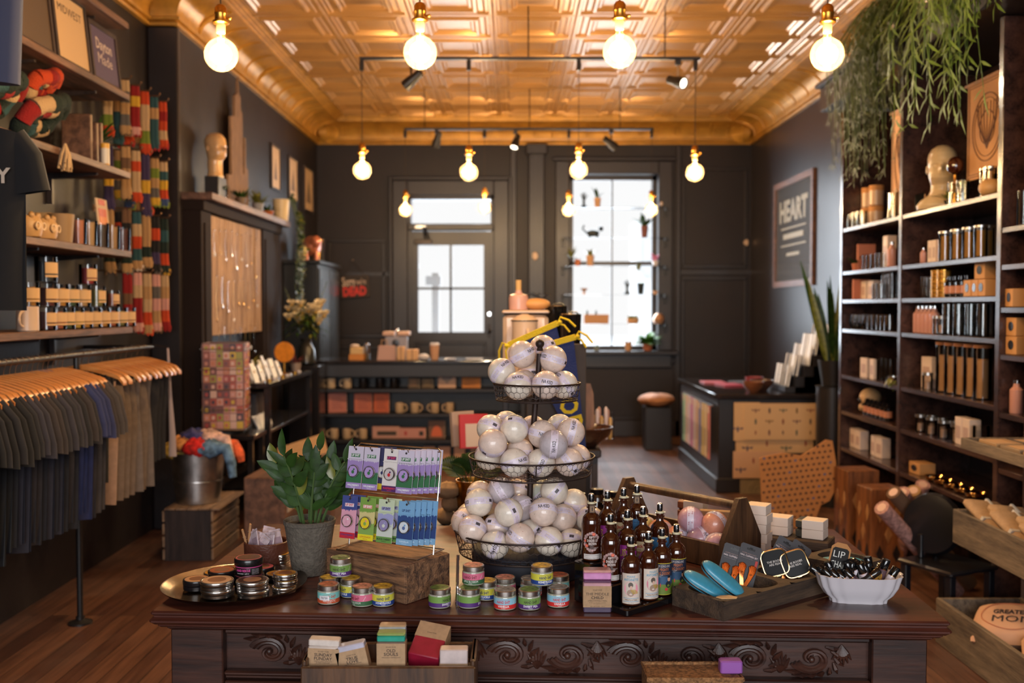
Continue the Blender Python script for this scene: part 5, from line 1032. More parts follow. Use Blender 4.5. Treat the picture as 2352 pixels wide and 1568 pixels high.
# knitted scarves
KN = {k: mat('knit_' + k, s2l(*c), .95, bump=.8, bscale=160) for k, c in {'orange': (190, 66, 30), 'red': (140, 24, 26), 'green': (24, 40, 36), 'cream': (190, 158, 120), 'teal': (42, 78, 86), 'yellow': (206, 160, 50), 'brown': (110, 80, 58), 'tan': (176, 136, 92), 'grey': (96, 90, 86), 'purple': (62, 50, 84), 'lime': (110, 126, 44), 'pink': (206, 150, 140), 'black': (28, 26, 28), 'white': (200, 184, 170), 'blue': (54, 74, 118)}.items()}
def scarf(lab, c, R0, loops, r, cols, seed, name='knit_scarf'):
    rr = random.Random(seed); b = B(); n = 30 * loops; pts = []
    for i in range(n + 1):
        t = i / n; a = 2 * pi * loops * t; q = R0 * (1 - .62 * t); pts.append((q * .5 * sin(a), q * 1.15 * cos(a), q * .62 * sin(a + .5) + .012 * sin(3 * a)))
    lo = min(p[2] for p in pts) - r * 1.15; pts = [(p[0], p[1], p[2] - lo) for p in pts]; seg = 3; rd = [r * (1 + .10 * sin(1.7 * s) + .06 * sin(4.1 * s)) for s in range(n + 1)]
    for s in range(0, n, seg):
        k = (s // seg) % len(cols); e = min(n, s + seg) + 1
        if e - s > 1: b.tube(pts[s:e], rd[s:e], KN[cols[k]], 12)
    o = b.make(name, None, 60); o.location = c; return tag(o, lab, 'scarf', 'scarves on the wall shelf')
yq = PX(95, 300, -2.16).y
scarf('dark green scarf with cream and red stripes, bundled on the shelf', (-2.17, yq, Z_C + .001), .16, 2, .040, ['green', 'green', 'green', 'cream', 'red', 'green', 'teal', 'green', 'cream'], 2)
scarf('chunky orange red scarf rolled on top of the dark green one', (-2.17, yq + .02, Z_C + .185), .10, 2, .036, ['orange', 'orange', 'red', 'orange', 'orange', 'cream', 'teal', 'red'], 1)
scarf('dark teal and cream scarf beside the green bundle', (-2.17, yq - .42, Z_C + .001), .16, 2, .042, ['red', 'green', 'green', 'teal', 'cream', 'green'], 3)
t = thing('tassel', 'cream yarn tassel hanging off the shelf edge below the scarves', 'tassel', tuple(PX(150, 330, -2.06)))
b = B(); rr = random.Random(3)
for i in range(26): a = rr.uniform(0, 6.3); q = rr.uniform(.01, .055); b.tube([(0, 0, 0), (q * .4 * cos(a), q * .5 * sin(a), -.05), (q * .5 * cos(a), q * sin(a), -rr.uniform(.09, .13))], .005, KN['cream'], 5)
b.make('yarn', t)
pb = PX(242, 372, -2.14); b = B(); b.lathe([(.021, 0), (.022, .002), (.022, .125), (.02, .127)], cm(214, 160, 60, .4), 20).lathe([(.0222, .02), (.0222, .10)], cm(210, 200, 190, .4), 20, cap=False); solo(b, 'pillar_candle', 'yellow and white pillar candle near the end of the scarf shelf', 'candle', (-2.14, pb.y, Z_C))
for i, (px, h) in enumerate(((206, .27), (220, .24), (230, .25))):
    y = PX(px, 350, -2.2).y; b = B(); b.box(-.1, -.012, 0, .05, .012, h, SHW, .003).box(-.098, -.009, .004, .052, .009, h - .004, cm(150, 120, 90)); solo(b, 'wooden_plaque', 'narrow brown wooden plaque stood upright, %s from the scarves' % ORD[i], 'plaque', (-2.24, y, Z_C), 0, 'upright plaques on the scarf shelf')
def tuft(lab, cat, loc, n, L_, W_, m, seed, pot=None, pr=.05, ph=.07, name='potted_plant', up=1, spread=1, group=None):
    rr = random.Random(seed); t = thing(name, lab, cat, loc, 0, group); b = B()
    for i in range(n):
        a = rr.uniform(0, 2 * pi); e = rr.uniform(.2, 1.2) * spread; d = (cos(a) * e, sin(a) * e, up * rr.uniform(.5, 1.1)); leaf(b, (cos(a) * pr * .3, sin(a) * pr * .3, ph * .9), d, (0, 0, 1), L_ * rr.uniform(.6, 1.1), W_ * rr.uniform(.7, 1.1), m, rr.uniform(.1, .6), .2, 4)
    b.make('foliage', t, 60)
    if pot: b = B(); b.lathe([(pr * .7, 0), (pr * .72, .002), (pr, ph - .006), (pr * 1.03, ph - .005), (pr * 1.03, ph), (pr * .9, ph), (pr * .88, ph * .85)], pot, 24); b.make('pot', t)
    return t
tuft('dark leafy plant in shadow behind the upright plaques', 'plant', (-2.3, PX(215, 300, -2.3).y, Z_C), 22, .2, .03, LEAF, 4, DKW, .06, .16)
# shelf D: animal mugs, cups, boxes
TANC = cm(186, 146, 100, .45); CRM = cm(206, 176, 140, .5)
def animal_mug(lab, y, z):
    t = thing('animal_mug', lab, 'mug', (-2.16, y, z), 0, 'tan animal mugs'); b = B(); b.lathe([(.04, 0), (.058, .008), (.066, .04), (.064, .075), (.05, .098), (.045, .1), (.044, .09)], TANC, 28)
    for s in (-1, 1): b.sph((.035, s * .03, .10), .014, TANC, 10, 6, (1, 1, 1.3))
    b.make('mug_body', t)
    for s in (-1, 1):
        b = B(); b.tube([(.062 + .0 * s, s * .028 + .016 * cos(a), .055 + .016 * sin(a)) for a in [k * pi / 6 for k in range(12)]], .004, CRM, 6, True); b.make('ring_eye', t)
for i, (px, wh) in enumerate(((62, 'by the black shirt'), (98, 'beside the cream bin'))): animal_mug('tan animal shaped mug with round ring ears, ' + wh, PX(px, 545, -2.16).y, Z_D)
def cup(lab, loc, r, h, wall, inner, group, name='tumbler', lab2=None, cat='cup'):
    t = thing(name, lab, cat, loc, 0, group); b = B(); b.lathe([(r * .9, 0), (r * .92, .002), (r, h), (r * .96, h), (r * .88, .006)], wall, 22); b.make('glass', t)
    if inner: b = B(); b.lathe([(r * .86, .006), (r * .95, h * .93), (r * .1, h * .93)], inner, 22); b.make('filling', t)
    if lab2: b = B(); rl = r * 1.01; b.lathe([(rl * .97, h * .22), (rl, h * .78)], lab2, 22, cap=False); b.make('label', t)
    return t
GLC = glass('clear_glass', (.98, .98, .98), .96)
b = B(); b.lathe([(.05, 0), (.062, .14), (.058, .14), (.05, .01)], cm(150, 122, 92, .6), 28); solo(b, 'fabric_bin', 'round tan bin between the animal mugs and the striped cups', 'bin', (-2.17, PX(140, 540, -2.17).y, Z_D))
for i, (px, c) in enumerate(((180, (196, 120, 90)), (205, (190, 150, 104)), (232, (60, 44, 36)), (258, (178, 136, 92)), (282, (84, 34, 34)))):
    cup('straight glass cup with %s filling and a bright rim line on the mug shelf' % ('red brown', 'tan', 'dark coffee', 'light brown', 'dark red')[i], (-2.14, PX(px, 560, -2.14).y, Z_D), .042, .13, GLC, cm(*c, .5), 'glass cups on the mug shelf')
for i, (px, z, w_, h_, c) in enumerate(((110, .17, .085, .085, (190, 156, 116)), (150, .17, .06, .08, (206, 176, 120)), (188, .10, .05, .06, (150, 130, 96)), (120, .10, .09, .065, (196, 160, 120)), (160, .10, .07, .065, (210, 180, 150)))):
    y = PX(px, 480, -2.26).y; b = B(); b.box(-.05, -w_ / 2, 0, .05, w_ / 2, h_, cm(*c, .7), .002).box(.0502, -w_ * .3, h_ * .25, .0508, w_ * .3, h_ * .6, cm(120, 100, 70)); solo(b, 'gift_box', 'small cream gift box at the rear of the mug shelf, %s in the pile' % ORD[i], 'box', (-2.28, y, Z_D + (.0 if z < .15 else .0655)), 0, 'gift boxes at the rear of the mug shelf')
b = B(); b.box(-.004, -.075, 0, 0, .075, .22, cm(206, 176, 150, .7)).box(0, -.05, .02, .002, .05, .12, cm(214, 120, 50)).box(0, -.05, .12, .002, .05, .165, cm(196, 80, 60)).box(0, -.04, .185, .002, .04, .215, cm(190, 70, 60)); solo(b, 'greeting_card', 'cream card with an orange and red printed panel on the mug shelf', 'card', (-2.26, PX(241, 470, -2.26).y, Z_D + .075), 0, None, 35, 0, -.1)
b = B(); b.box(-.05, -.07, 0, .05, .07, .074, cm(190, 160, 130, .7), .002); solo(b, 'gift_box', 'plain tan box under the orange and red card', 'box', (-2.27, PX(241, 470, -2.26).y, Z_D), 0)
# candle jars
def candle(c, lab, loc, sc=1):
    t = thing('candle_jar', lab, 'candle', loc, R.uniform(-.2, .2), 'candle jars on the lowest wall shelf'); r, h = .043 * sc, .105 * sc
    b = B(); b.lathe([(r * .93, 0), (r, .004), (r, h), (r * .95, h), (r * .93, .008)], GLC, 24); b.make('glass', t)
    b = B(); b.lathe([(r * .9, .008), (r * .93, h * .82), (.002, h * .82)], cm(*c, .4), 20); b.make('wax', t)
    b = B(); V = []; rl = r * 1.012
    for i in range(13): a = -1.1 + 2.2 * i / 12; V += [(rl * cos(a), rl * sin(a), h * .22), (rl * cos(a), rl * sin(a), h * .78)]
    b.add(V, [(2 * i, 2 * i + 2, 2 * i + 3, 2 * i + 1) for i in range(12)], cm(210, 172, 128, .7)); V = [(x * 1.004, y * 1.004, h * (.30 if k % 2 == 0 else .36)) for k, (x, y, z) in enumerate(V)]; b.add(V, [(2 * i, 2 * i + 2, 2 * i + 3, 2 * i + 1) for i in range(12)], cm(*[int(q * .7) for q in c])); b.make('label', t); return t
CC_ = {'maroon': (92, 36, 34), 'green': (54, 78, 50), 'amber': (186, 128, 50), 'yellow': (196, 160, 60), 'rust': (166, 84, 50), 'red': (150, 30, 36), 'navy': (34, 44, 54), 'tan': (180, 140, 90), 'olive': (120, 116, 60)}
for i, (px, k) in enumerate(((107, 'maroon'), (131, 'rust'), (151, 'green'), (172, 'yellow'), (193, 'amber'), (213, 'tan'), (234, 'amber'), (254, 'rust'), (274, 'olive'), (293, 'rust'))):
    candle(CC_[k], '%s wax candle jar with a cream label, front row, %s from the white mug' % (k, ORD[i]), (-2.135, PX(px, 750, -2.135).y, Z_E))
for i, (px, k) in enumerate(((66, 'amber'), (109, 'maroon'), (136, 'amber'), (160, 'green'), (187, 'tan'), (222, 'olive'), (258, 'rust'))):
    candle(CC_[k], '%s wax candle jar on the second tier, %s along the lowest shelf' % (k, ORD[i]), (-2.145, PX(px, 700, -2.145).y, Z_E + .106), 1.05 if i < 6 else .85)
candle(CC_['red'], 'red wax candle jar alone at the top of the pile', (-2.15, PX(202, 650, -2.15).y, Z_E + .218)); candle(CC_['navy'], 'navy wax candle jar topping the pile near the black shirt', (-2.15, PX(106, 640, -2.15).y, Z_E + .218), 1.15)
def mug(lab, cat='mug', col=CRM, r=.042, h=.098, side=1, group=None, loc=(0, 0, 0), rz=0, name='mug'):
    t = thing(name, lab, cat, loc, rz, group); b = B(); b.lathe([(r * .9, 0), (r, .006), (r, h - .002), (r * .96, h), (r * .92, h - .004), (r * .9, .01)], col, 26); b.make('mug_body', t)
    b = B(); b.tube([(side * (r - .004 + .034 * sin(a) ** .8), 0, h * .5 + .032 * cos(a)) for a in [pi * k / 10 for k in range(11)]], .0062, col, 8); b.make('handle', t); return t
mug('white mug with its handle toward the black shirt on the candle shelf', 'mug', col=cm(206, 180, 160, .3), r=.046, h=.11, side=-1, loc=(-2.12, PX(64, 755, -2.12).y, Z_E), rz=pi / 2, name='white_mug')
b = B(); b.box(-.08, -.05, 0, .08, .05, .05, cm(120, 90, 66, .7), .002).box(-.07, -.045, .05, .075, .045, .08, cm(90, 70, 56, .7), .002); solo(b, 'paper_box', 'flat brown box at the camera end of the candle shelf', 'box', (-2.2, 3.98, Z_E))
# socks on pegs
PEG = mat('peg_wire', s2l(120, 90, 66), .35, .8)
def sock(cols, lab, loc, L_=.30, rz=0):
    b = B(); n = 12; rr = random.Random(lab)
    for s in (-1, 1):
        pts = []
        for i in range(n + 1):
            t = i / n; z = -L_ * min(1, t / .72); x = s * .010 + (.0 if t < .72 else (t - .72) / .28 * .018); z2 = z - (.03 * sin(pi * (t - .72) / .28) if t > .72 else 0); pts.append((x, s * .006, z2))
        rad_ = [.015 + .003 * sin(6 * i / n) + .012 * math.exp(-((i / n - .74) / .13) ** 2) for i in range(n + 1)]; rad_[-1] = .012; k = 0
        for a in range(0, n, 2): b.tube(pts[a:a + 3], rad_[a:a + 3], KN[cols[k % len(cols)]], 8); k += 1
    b.v = [(x, y * .8, z) for x, y, z in b.v]
    o = solo(b, 'sock_pair', lab, 'socks', loc, rz, 'sock pairs hanging on the pegs', 60); return o
cols_ = [['cream', 'grey', 'tan', 'grey', 'tan', 'brown'], ['red', 'yellow', 'red', 'red', 'pink', 'red'], ['orange', 'cream', 'cream', 'lime', 'orange', 'orange'], ['teal', 'tan', 'teal', 'teal', 'teal', 'red'], ['orange', 'red', 'orange', 'cream', 'orange', 'red']]
cols2 = [['tan', 'brown', 'tan', 'tan', 'tan', 'black'], ['cream', 'orange', 'cream', 'cream', 'orange', 'orange'], ['purple', 'purple', 'yellow', 'purple', 'purple', 'purple'], ['tan', 'lime', 'tan', 'grey', 'yellow', 'lime'], ['cream', 'teal', 'yellow', 'orange', 'blue', 'lime']]
cols3 = [['brown', 'black', 'brown', 'green', 'tan', 'grey'], ['teal', 'cream', 'orange', 'teal', 'tan', 'white'], ['tan', 'tan', 'tan', 'green', 'tan', 'tan'], ['black', 'orange', 'black', 'purple', 'black', 'grey'], ['green', 'teal', 'green', 'orange', 'green', 'yellow']]
cols4 = [['red', 'red', 'brown', 'red', 'tan', 'black'], ['pink', 'cream', 'red', 'red', 'pink', 'red'], ['cream', 'tan', 'cream', 'orange', 'tan', 'orange'], ['pink', 'grey', 'pink', 'tan', 'pink', 'brown'], ['cream', 'tan', 'pink', 'orange', 'red', 'red']]
nmr = ['top row', 'second row', 'third row', 'bottom row']
for r_, (zz, cs) in enumerate(((2.80, cols_), (2.42, cols2), (2.06, cols3), (1.70, cols4))):
    for k in range(5):
        y = 5.78 + .155 * k; t = thing('wall_peg', 'bronze wall peg of the sock display, %s, %s from the shelves' % (nmr[r_], ORD[k]), 'peg', (XN, y, zz + .012), 0, 'sock pegs')
        b = B(); b.box(0, -.012, -.02, .006, .012, .02, PEG).tube([(.006, 0, 0), (.22, 0, 0), (.228, 0, .012)], .004, PEG, 6).sph((.228, 0, .014), .007, PEG, 8, 6); b.make('peg_rod', t)
        for j, x in enumerate((-2.23, -2.33) if r_ != 3 else (-2.23,)):
            sock(cs[(k + j * 2) % 5], '%s and %s sock pair, %s, %s column, %s on its peg' % (cs[(k + j * 2) % 5][0], cs[(k + j * 2) % 5][3], nmr[r_], ORD[k], 'outer' if j == 0 else 'inner'), (x, y, zz + .004), R.uniform(.25, .34))
# clothes rail with hangers, shirts and trousers
RXC = -2.05; RZ_ = 1.275; HWD = wood('honey_hanger_wood', s2l(176, 106, 52), s2l(214, 150, 88), .35, 0, 1, .1, coat=.3)
t = thing('clothes_rail', 'black pipe clothes rail below the candle shelf with one floor leg', 'clothes rail', (0, 0, 0)); b = B(); b.tube([(RXC, 3.1, RZ_), (RXC, 5.66, RZ_)], .014, TRK, 12); b.make('rail', t)
ft = PZ(150, 1442, 0); b = B(); b.tube([(RXC, 4.68, .01), (RXC, 4.68, RZ_ - .012)], .014, TRK, 12).lathe([(.055, 0), (.055, .008), (.02, .02), (.02, .035)], TRK, 20, (RXC, 4.68, 0)); b.make('leg', t)
b = B(); b.tube([(XN, 5.63, RZ_ - .0), (RXC, 5.63, RZ_)], .012, TRK, 10); b.make('wall_arm', t); b = B(); b.tube([(XN, 3.3, RZ_), (RXC, 3.3, RZ_)], .012, TRK, 10); b.make('wall_arm', t)
def hanger_proto(clip):
    t = thing('clip_hanger' if clip else 'wooden_hanger', 'x', 'hanger'); b = B()
    b.tube([(-.0168 * cos(a), 0, .0168 * sin(a)) for a in [(-.5 + .36 * k) for k in range(10)]] + [(.002, 0, -.03), (0, 0, -.062)], .0016, WIRE, 6); b.make('hook', t)
    b = B(); V = []; n = 16
    for i in range(n + 1):
        q = -1 + 2 * i / n; x = .215 * q; zc_ = -.062 - .055 * abs(q) ** 1.5 - .02 * (abs(q) > .9) * (abs(q) - .9) * 10; th = .013 * (1 - .35 * abs(q)); yy = .010 + .008 * abs(q)
        V += [(x, -yy, zc_ - th), (x, yy, zc_ - th), (x, yy, zc_ + th), (x, -yy, zc_ + th)]
    b.add(V, [(4 * i + j, 4 * i + 4 + j, 4 * i + 4 + (j + 1) % 4, 4 * i + (j + 1) % 4) for i in range(n) for j in range(4)] + [(0, 1, 2, 3), (4 * n + 3, 4 * n + 2, 4 * n + 1, 4 * n)], HWD); b.make('hanger_arms', t, 50)
    if clip:
        for s in (-1, 1): B().box(s * .12 - .014, -.018, -.155, s * .12 + .014, .018, -.095, TRK, .003).make('clip', t)
    return Proto(t)
HG, HC = hanger_proto(False), hanger_proto(True)
def shirt_proto(col, seed, wd=.225, L_=.70):
    rr = random.Random(seed); m = mat('cotton_%d_%d_%d' % col, s2l(*col), .92, noise=.1, nscale=30, sheen=.2); t = thing('tshirt', 'x', 't-shirt')
    b = B(); nu, nv = 18, 18; ph = rr.uniform(0, 6)
    for s in (-1, 1):
        V = []
        for j in range(nv + 1):
            v = j / nv
            for i in range(nu + 1):
                u = -1 + 2 * i / nu; top = -.055 - .075 * abs(u) ** 1.4 if abs(u) > .28 else -.068 - .03 * (1 - abs(u) / .28) * (1 if s < 0 else .3)
                x = u * wd * (1 - .10 * v); z = top + (-L_ - top) * v; y = s * (.021 * sqrt(max(0, 1 - abs(u) ** 3)) * (.5 + .5 * min(1, v * 6)) + .007 * sin(7 * u + ph + 2 * v) * v + .004 * sin(15 * u + 3 * ph) * v) + .003 * sin(9 * u + ph) * v
                V.append((x, y, z))
        Fc = [(j * (nu + 1) + i, (j + 1) * (nu + 1) + i, (j + 1) * (nu + 1) + i + 1, j * (nu + 1) + i + 1) for j in range(nv) for i in range(nu)]
        if s > 0: Fc = [f[::-1] for f in Fc]
        b.add(V, Fc, m)
    b.make('shirt_body', t, 70)
    for s in (-1, 1):
        b = B(); b.tube([(s * (wd - .03), 0, -.135), (s * (wd + .015), .004, -.20), (s * (wd + .032), .006, -.30), (s * (wd + .030), .004, -.345)], [.045, .058, .066, .070], m, 12, cap=False); b.v = [(x, y * .30, z) for x, y, z in b.v]; b.make('sleeve', t, 70)
    b = B(); b.tube([(.062 * cos(a), -.016 * sin(a) * (1 if True else 0) - .004, -.072 - .018 * sin(a)) for a in [2 * pi * k / 20 for k in range(20)]], .0045, m, 6, True); b.make('collar', t, 70)
    return Proto(t)
SCOL = {'charcoal': (27, 26, 31), 'black': (15, 14, 17), 'slate grey': (44, 42, 52), 'brown grey': (46, 39, 40), 'navy': (34, 42, 84), 'dark grey': (35, 33, 38), 'warm grey': (58, 52, 52)}
SP_ = {k: shirt_proto(c, i) for i, (k, c) in enumerate(SCOL.items())}
seq = ['black'] * 3 + ['charcoal', 'black', 'charcoal', 'black', 'black', 'charcoal', 'slate grey', 'slate grey', 'brown grey', 'brown grey', 'dark grey', 'slate grey', 'dark grey', 'slate grey', 'charcoal', 'brown grey', 'dark grey', 'navy', 'navy', 'navy', 'brown grey', 'warm grey', 'warm grey']
y = 3.34; n_ = 0
for i, k in enumerate(seq):
    rz = R.uniform(-.03, .03); HG.put((RXC, y, RZ_ + .0), rz, 'honey wooden hanger carrying a %s shirt, %s from the camera end' % (k, ORD[i]), 'wooden shirt hangers')
    SP_[k].put((RXC, y, RZ_), rz, '%s cotton t-shirt on the rail, %s from the camera end' % (k, ORD[i]), 'shirts on the clothes rail', 0, 0, (.92, 1, R.uniform(.95, 1.04))); y += .0475
def trouser_proto(col, seed, L_=.62):
    m = mat('cotton_%d_%d_%d' % col, s2l(*col), .9, noise=.12, nscale=30, sheen=.2); t = thing('folded_trousers', 'x', 'trousers'); rr = random.Random(seed)
    for s in (-1, 1):
        b = B(); ph = rr.uniform(0, 6); pts = []; rd = []
        for i in range(12): q = i / 11; pts.append((s * (.062 + .012 * q + .010 * sin(5 * q + ph)), .006 * s + .006 * sin(4 * q), -.148 - L_ * q)); rd.append(.075 - .014 * q + .004 * sin(9 * q + ph))
        b.tube(pts, rd, m, 14); b.v = [(x, y * .28, z) for x, y, z in b.v]; b.make('trouser_leg', t, 70)
    b = B(); b.box(-.135, -.014, -.17, .135, .014, -.135, m, .006); b.make('waistband', t); return Proto(t)
TPc = {'tan': trouser_proto((166, 132, 110), 1), 'taupe': trouser_proto((112, 94, 80), 2), 'grey brown': trouser_proto((110, 98, 92), 3), 'black': trouser_proto((34, 32, 34), 4)}
y = 4.73
for i, k in enumerate(('black', 'tan', 'taupe', 'taupe', 'taupe', 'grey brown', 'taupe', 'grey brown', 'black', 'black', 'black')):
    rz = R.uniform(-.10, .10); HC.put((RXC, y, RZ_), rz, 'wooden clip hanger holding %s trousers, %s from the socks' % (k, ORD[10 - i]), 'clip hangers')
    TPc[k].put((RXC, y, RZ_), rz, '%s trousers clipped to a hanger, %s from the socks' % (k, ORD[10 - i]), 'trousers on the clothes rail', 0, 0, (1, 1, .95 if k != 'black' else .8)); y += .078
b = B(); b.tube([(-1.93, 5.6, 1.27), (-1.92, 5.6, 1.0), (-1.91, 5.6, .78), (-1.91, 5.6, .66)], [.006, .010, .018, .022], cm(170, 150, 146, .9), 8); b.v = [(x, 5.6 + (y_ - 5.6) * .3, z) for x, y_, z in b.v]
o = solo(b, 'hanging_scarf', 'thin pale scarf hanging at the end of the rail beside the socks', 'scarf', (-.0, -.02, 0))
b = B(); b.tube([(RXC, 5.6, RZ_ + .016), (-1.93, 5.6, RZ_)], .004, TRK, 6); solo(b, 'scarf_hook', 'thin black hook arm holding the pale scarf at the rail end', 'hook', (0, -.02, 0))
# big shirts shown at the camera edge
t = thing('display_shirt', 'black display t-shirt with a pale letter at the picture edge', 't-shirt', tuple(PY(-120, 272, 3.45)), .15); m = mat('cotton_26_24_27', s2l(26, 24, 27)); b = B(); nu, nv = 16, 16
for s in (-1, 1):
    V = []
    for j in range(nv + 1):
        v = j / nv
        for i in range(nu + 1):
            u = -1 + 2 * i / nu; top = -.05 * abs(u) ** 1.3; x = u * .25 * (1 - .02 * v); V.append((x, s * (.04 * sqrt(max(0, 1 - abs(u) ** 3)) + .006 * sin(9 * u + 3 * v) * v), top - (.66 + top) * v))
    b.add(V, [((j * (nu + 1) + i, (j + 1) * (nu + 1) + i, (j + 1) * (nu + 1) + i + 1, j * (nu + 1) + i + 1) if s < 0 else (j * (nu + 1) + i, j * (nu + 1) + i + 1, (j + 1) * (nu + 1) + i + 1, (j + 1) * (nu + 1) + i)) for j in range(nv) for i in range(nu)], SP_['black'].o.children[0].data.materials[0])
b.make('shirt_body', t, 70); BM = SP_['black'].o.children[0].data.materials[0]
for s in (-1, 1): b = B(); b.tube([(s * .20, 0, -.06), (s * .245, .005, -.13), (s * .265, .006, -.25)], [.055, .062, .066], BM, 12, cap=False); b.v = [(x, y_ * .4, z) for x, y_, z in b.v]; b.make('sleeve', t, 70)
b = B(); b.text('Y', .05, (.19, -.047, -.20), cm(200, 180, 160, .8), .05, bold=.03); b.make('chest_lettering', t)
b = B(); b.tube([(-.02, 0, .06), (.015, 0, .075), (.02, 0, .04), (0, 0, .02), (0, 0, -.02)], .003, WIRE, 6); b.make('hook', t)
b = B(); e0 = PY(-120, 272, 3.45); b.tube([(XN, 3.45, e0.z + .065), (e0.x + .03, 3.45, e0.z + .065)], .008, TRK, 8); solo(b, 'wall_hook_rod', 'black rod from the wall holding the black display shirt', 'rod', (0, 0, 0))
t = thing('display_shirt', 'slate blue display shirt hanging above the black one', 't-shirt', tuple(PY(-95, -230, 3.5)), .1); b = B(); m = mat('cotton_slate_blue', s2l(60, 66, 92), .9)
b.tube([(0, 0, 0), (.02, 0, -.3), (.0, 0, -.62)], [.16, .19, .195], m, 18); b.v = [(x, y_ * .25, z) for x, y_, z in b.v]; b.make('shirt_body', t, 70); b = B(); b.tube([(0, 0, .10), (0, 0, -.02)], .004, WIRE, 6); b.make('hook', t)
# ================================================================ mantel, jewellery boards and display table on the far socks-side wall
MT = mat('worn_black_brown_paint', s2l(40, 31, 29), .8, spec=.1, bump=.15, bscale=30)
t = thing('mantel_cabinet', 'dark wooden mantel with two posts framing the jewellery board', 'mantel', (0, 0, 0)); zm = 2.275; xm = -2.02
B().box(XL + .002, YJ + .01, zm - .05, xm, 9.12, zm, SHW, .004).make('mantel_shelf', t)
B().box(XL + .002, YJ + .02, zm - .12, xm - .06, 9.05, zm - .05, MT, .003).make('frieze', t)
for (a, c) in ((YJ + .02, 6.98), (8.42, 9.05)): B().box(XL + .002, a, .0, -2.10, c, zm - .12, MT, .003).box(-2.10, a + .06, .9, -2.09, c - .06, zm - .2, MT, .002).make('post', t)
BW = wood('weathered_plank', s2l(108, 78, 58), s2l(186, 150, 118), .8, 2, 1.2, .9)
t = thing('jewellery_board', 'tall weathered plank board hung with necklaces between the mantel posts', 'jewellery board', (0, 0, 0)); ys = [6.99 + i * .2035 for i in range(8)]; z0b = PX(500, 770, -2.12).z
for a, c in zip(ys, ys[1:]): B().box(-2.14, a, z0b, -2.12 + R.uniform(-.006, .006), c - .004, 2.15, BW, .003).make('plank', t)
GOLDJ = mat('necklace_gold', s2l(214, 160, 70), .25, 1); SILJ = mat('necklace_silver', (.8, .78, .75), .2, 1)
rr = random.Random(8)
for i in range(26):
    y = 7.04 + .047 * i + rr.uniform(-.01, .01); zt_ = 2.09 - .36 * (i % 3) - rr.uniform(0, .05); L_ = rr.uniform(.14, .3); m = GOLDJ if rr.random() < .5 else SILJ
    b = B(); b.tube([(-2.108, y, zt_ + .004), (-2.09, y, zt_)], .003, SILJ, 5).tube([(-2.098, y - .012 * sin(pi * k / 8) * (1 if k <= 8 else -1) * 1.0, zt_ - L_ * (1 - abs(8 - k) / 8)) for k in range(17)], .0016, m, 4).sph((-2.096, y, zt_ - L_ - .01), .010 + .004 * (i % 4 == 0), m if i % 5 else cm(230, 226, 220, .2), 8, 6, (.5, 1, 1.3))
    solo(b, 'necklace', '%s pendant necklace on the plank board, %s along from the socks, %s row' % ('gold' if m is GOLDJ else 'silver', ORD[i], ('top', 'middle', 'lower')[i % 3]), 'necklace', (0, 0, 0), 0, 'necklaces on the plank board')
# bust on a black block, wooden skyline, plants on the mantel
def bust(lab, loc, rz, s, col, name='head_bust', shoulders=True, chin=True):
    m = mat('bust_%d_%d_%d' % col, s2l(*col), .28, coat=.4, noise=.06, nscale=25); t = thing(name, lab, 'bust', loc, rz); b = B(); n = 72; V = []
    # profile: (z, half width x, centre y, half depth y)
    P = [(0, .115, .0, .066), (.02, .118, .0, .070), (.045, .100, .0, .064), (.07, .064, .004, .056), (.095, .053, .006, .052), (.12, .052, .004, .054), (.135, .056, -.006, .064), (.15, .060, -.012, .074), (.175, .064, -.010, .080), (.20, .064, -.006, .080), (.225, .068, -.002, .084), (.25, .069, .002, .086), (.275, .064, .004, .082), (.298, .050, .006, .066), (.312, .030, .006, .042), (.318, .006, .006, .010)]
    if not shoulders: P = [(0, .058, .004, .055), (.01, .060, .004, .056), (.03, .052, .004, .05)] + [p for p in P if p[0] > .07]
    P = [tuple(a[q] + (c[q] - a[q]) * k / 5 for q in range(4)) for a, c in zip(P, P[1:]) for k in range(5)] + [P[-1]]
    for (z, hx, cy_, hy) in P:
        for i in range(n):
            a = 2 * pi * i / n; x = hx * cos(a); y = cy_ + hy * sin(a); f = max(0, -sin(a)) ** 6   # front faces -y
            if .15 < z < .26:
                nose = math.exp(-((z - .192) / .016) ** 2) * math.exp(-(x / .010) ** 2) * .028; brow = math.exp(-((z - .222) / .008) ** 2) * .004; eye = -math.exp(-((z - .210) / .009) ** 2) * math.exp(-((abs(x) - .024) / .012) ** 2) * .012; lip = math.exp(-((z - .166) / .006) ** 2) * math.exp(-(x / .018) ** 2) * .006
                y -= (nose + brow + eye + lip) * (1 if sin(a) < 0 else 0)
            V.append((x * s, y * s, z * s))
    k = len(P); b.add(V, [(j * n + i, j * n + (i + 1) % n, (j + 1) * n + (i + 1) % n, (j + 1) * n + i) for j in range(k - 1) for i in range(n)] + [tuple(range(n - 1, -1, -1)), tuple((k - 1) * n + i for i in range(n))], m); b.make('head', t, 70)
    for q in (-1, 1): b = B(); b.sph((q * .070 * s, .004 * s, .198 * s), .017 * s, m, 10, 8, (.35, .8, 1.3)); b.make('ear', t, 70)
    return t
hb = PX(492, 400, -2.13)
b = B(); b.box(-.05, -.1, 0, .05, .1, .15, BLACK, .004); solo(b, 'black_block', 'black block under the glazed head on the mantel', 'block', (-2.12, hb.y, zm))
bust('glossy cream phrenology head without shoulders on the mantel block', (-2.12, hb.y, zm + .15), 1.0, 1.0, (206, 164, 118), shoulders=False)
sk = [(-.30, 0), (.28, 0), (.28, .35), (.22, .36), (.22, .60), (.19, .60), (.16, .30), (.12, .30), (.12, .78), (.07, .80), (.07, .90), (.03, .92), (.01, 1.04), (-.01, .92), (-.09, .88), (-.10, .72), (-.2, .70), (-.2, .25), (-.3, .24)]
yk = PX(548, 300, -2.17).y
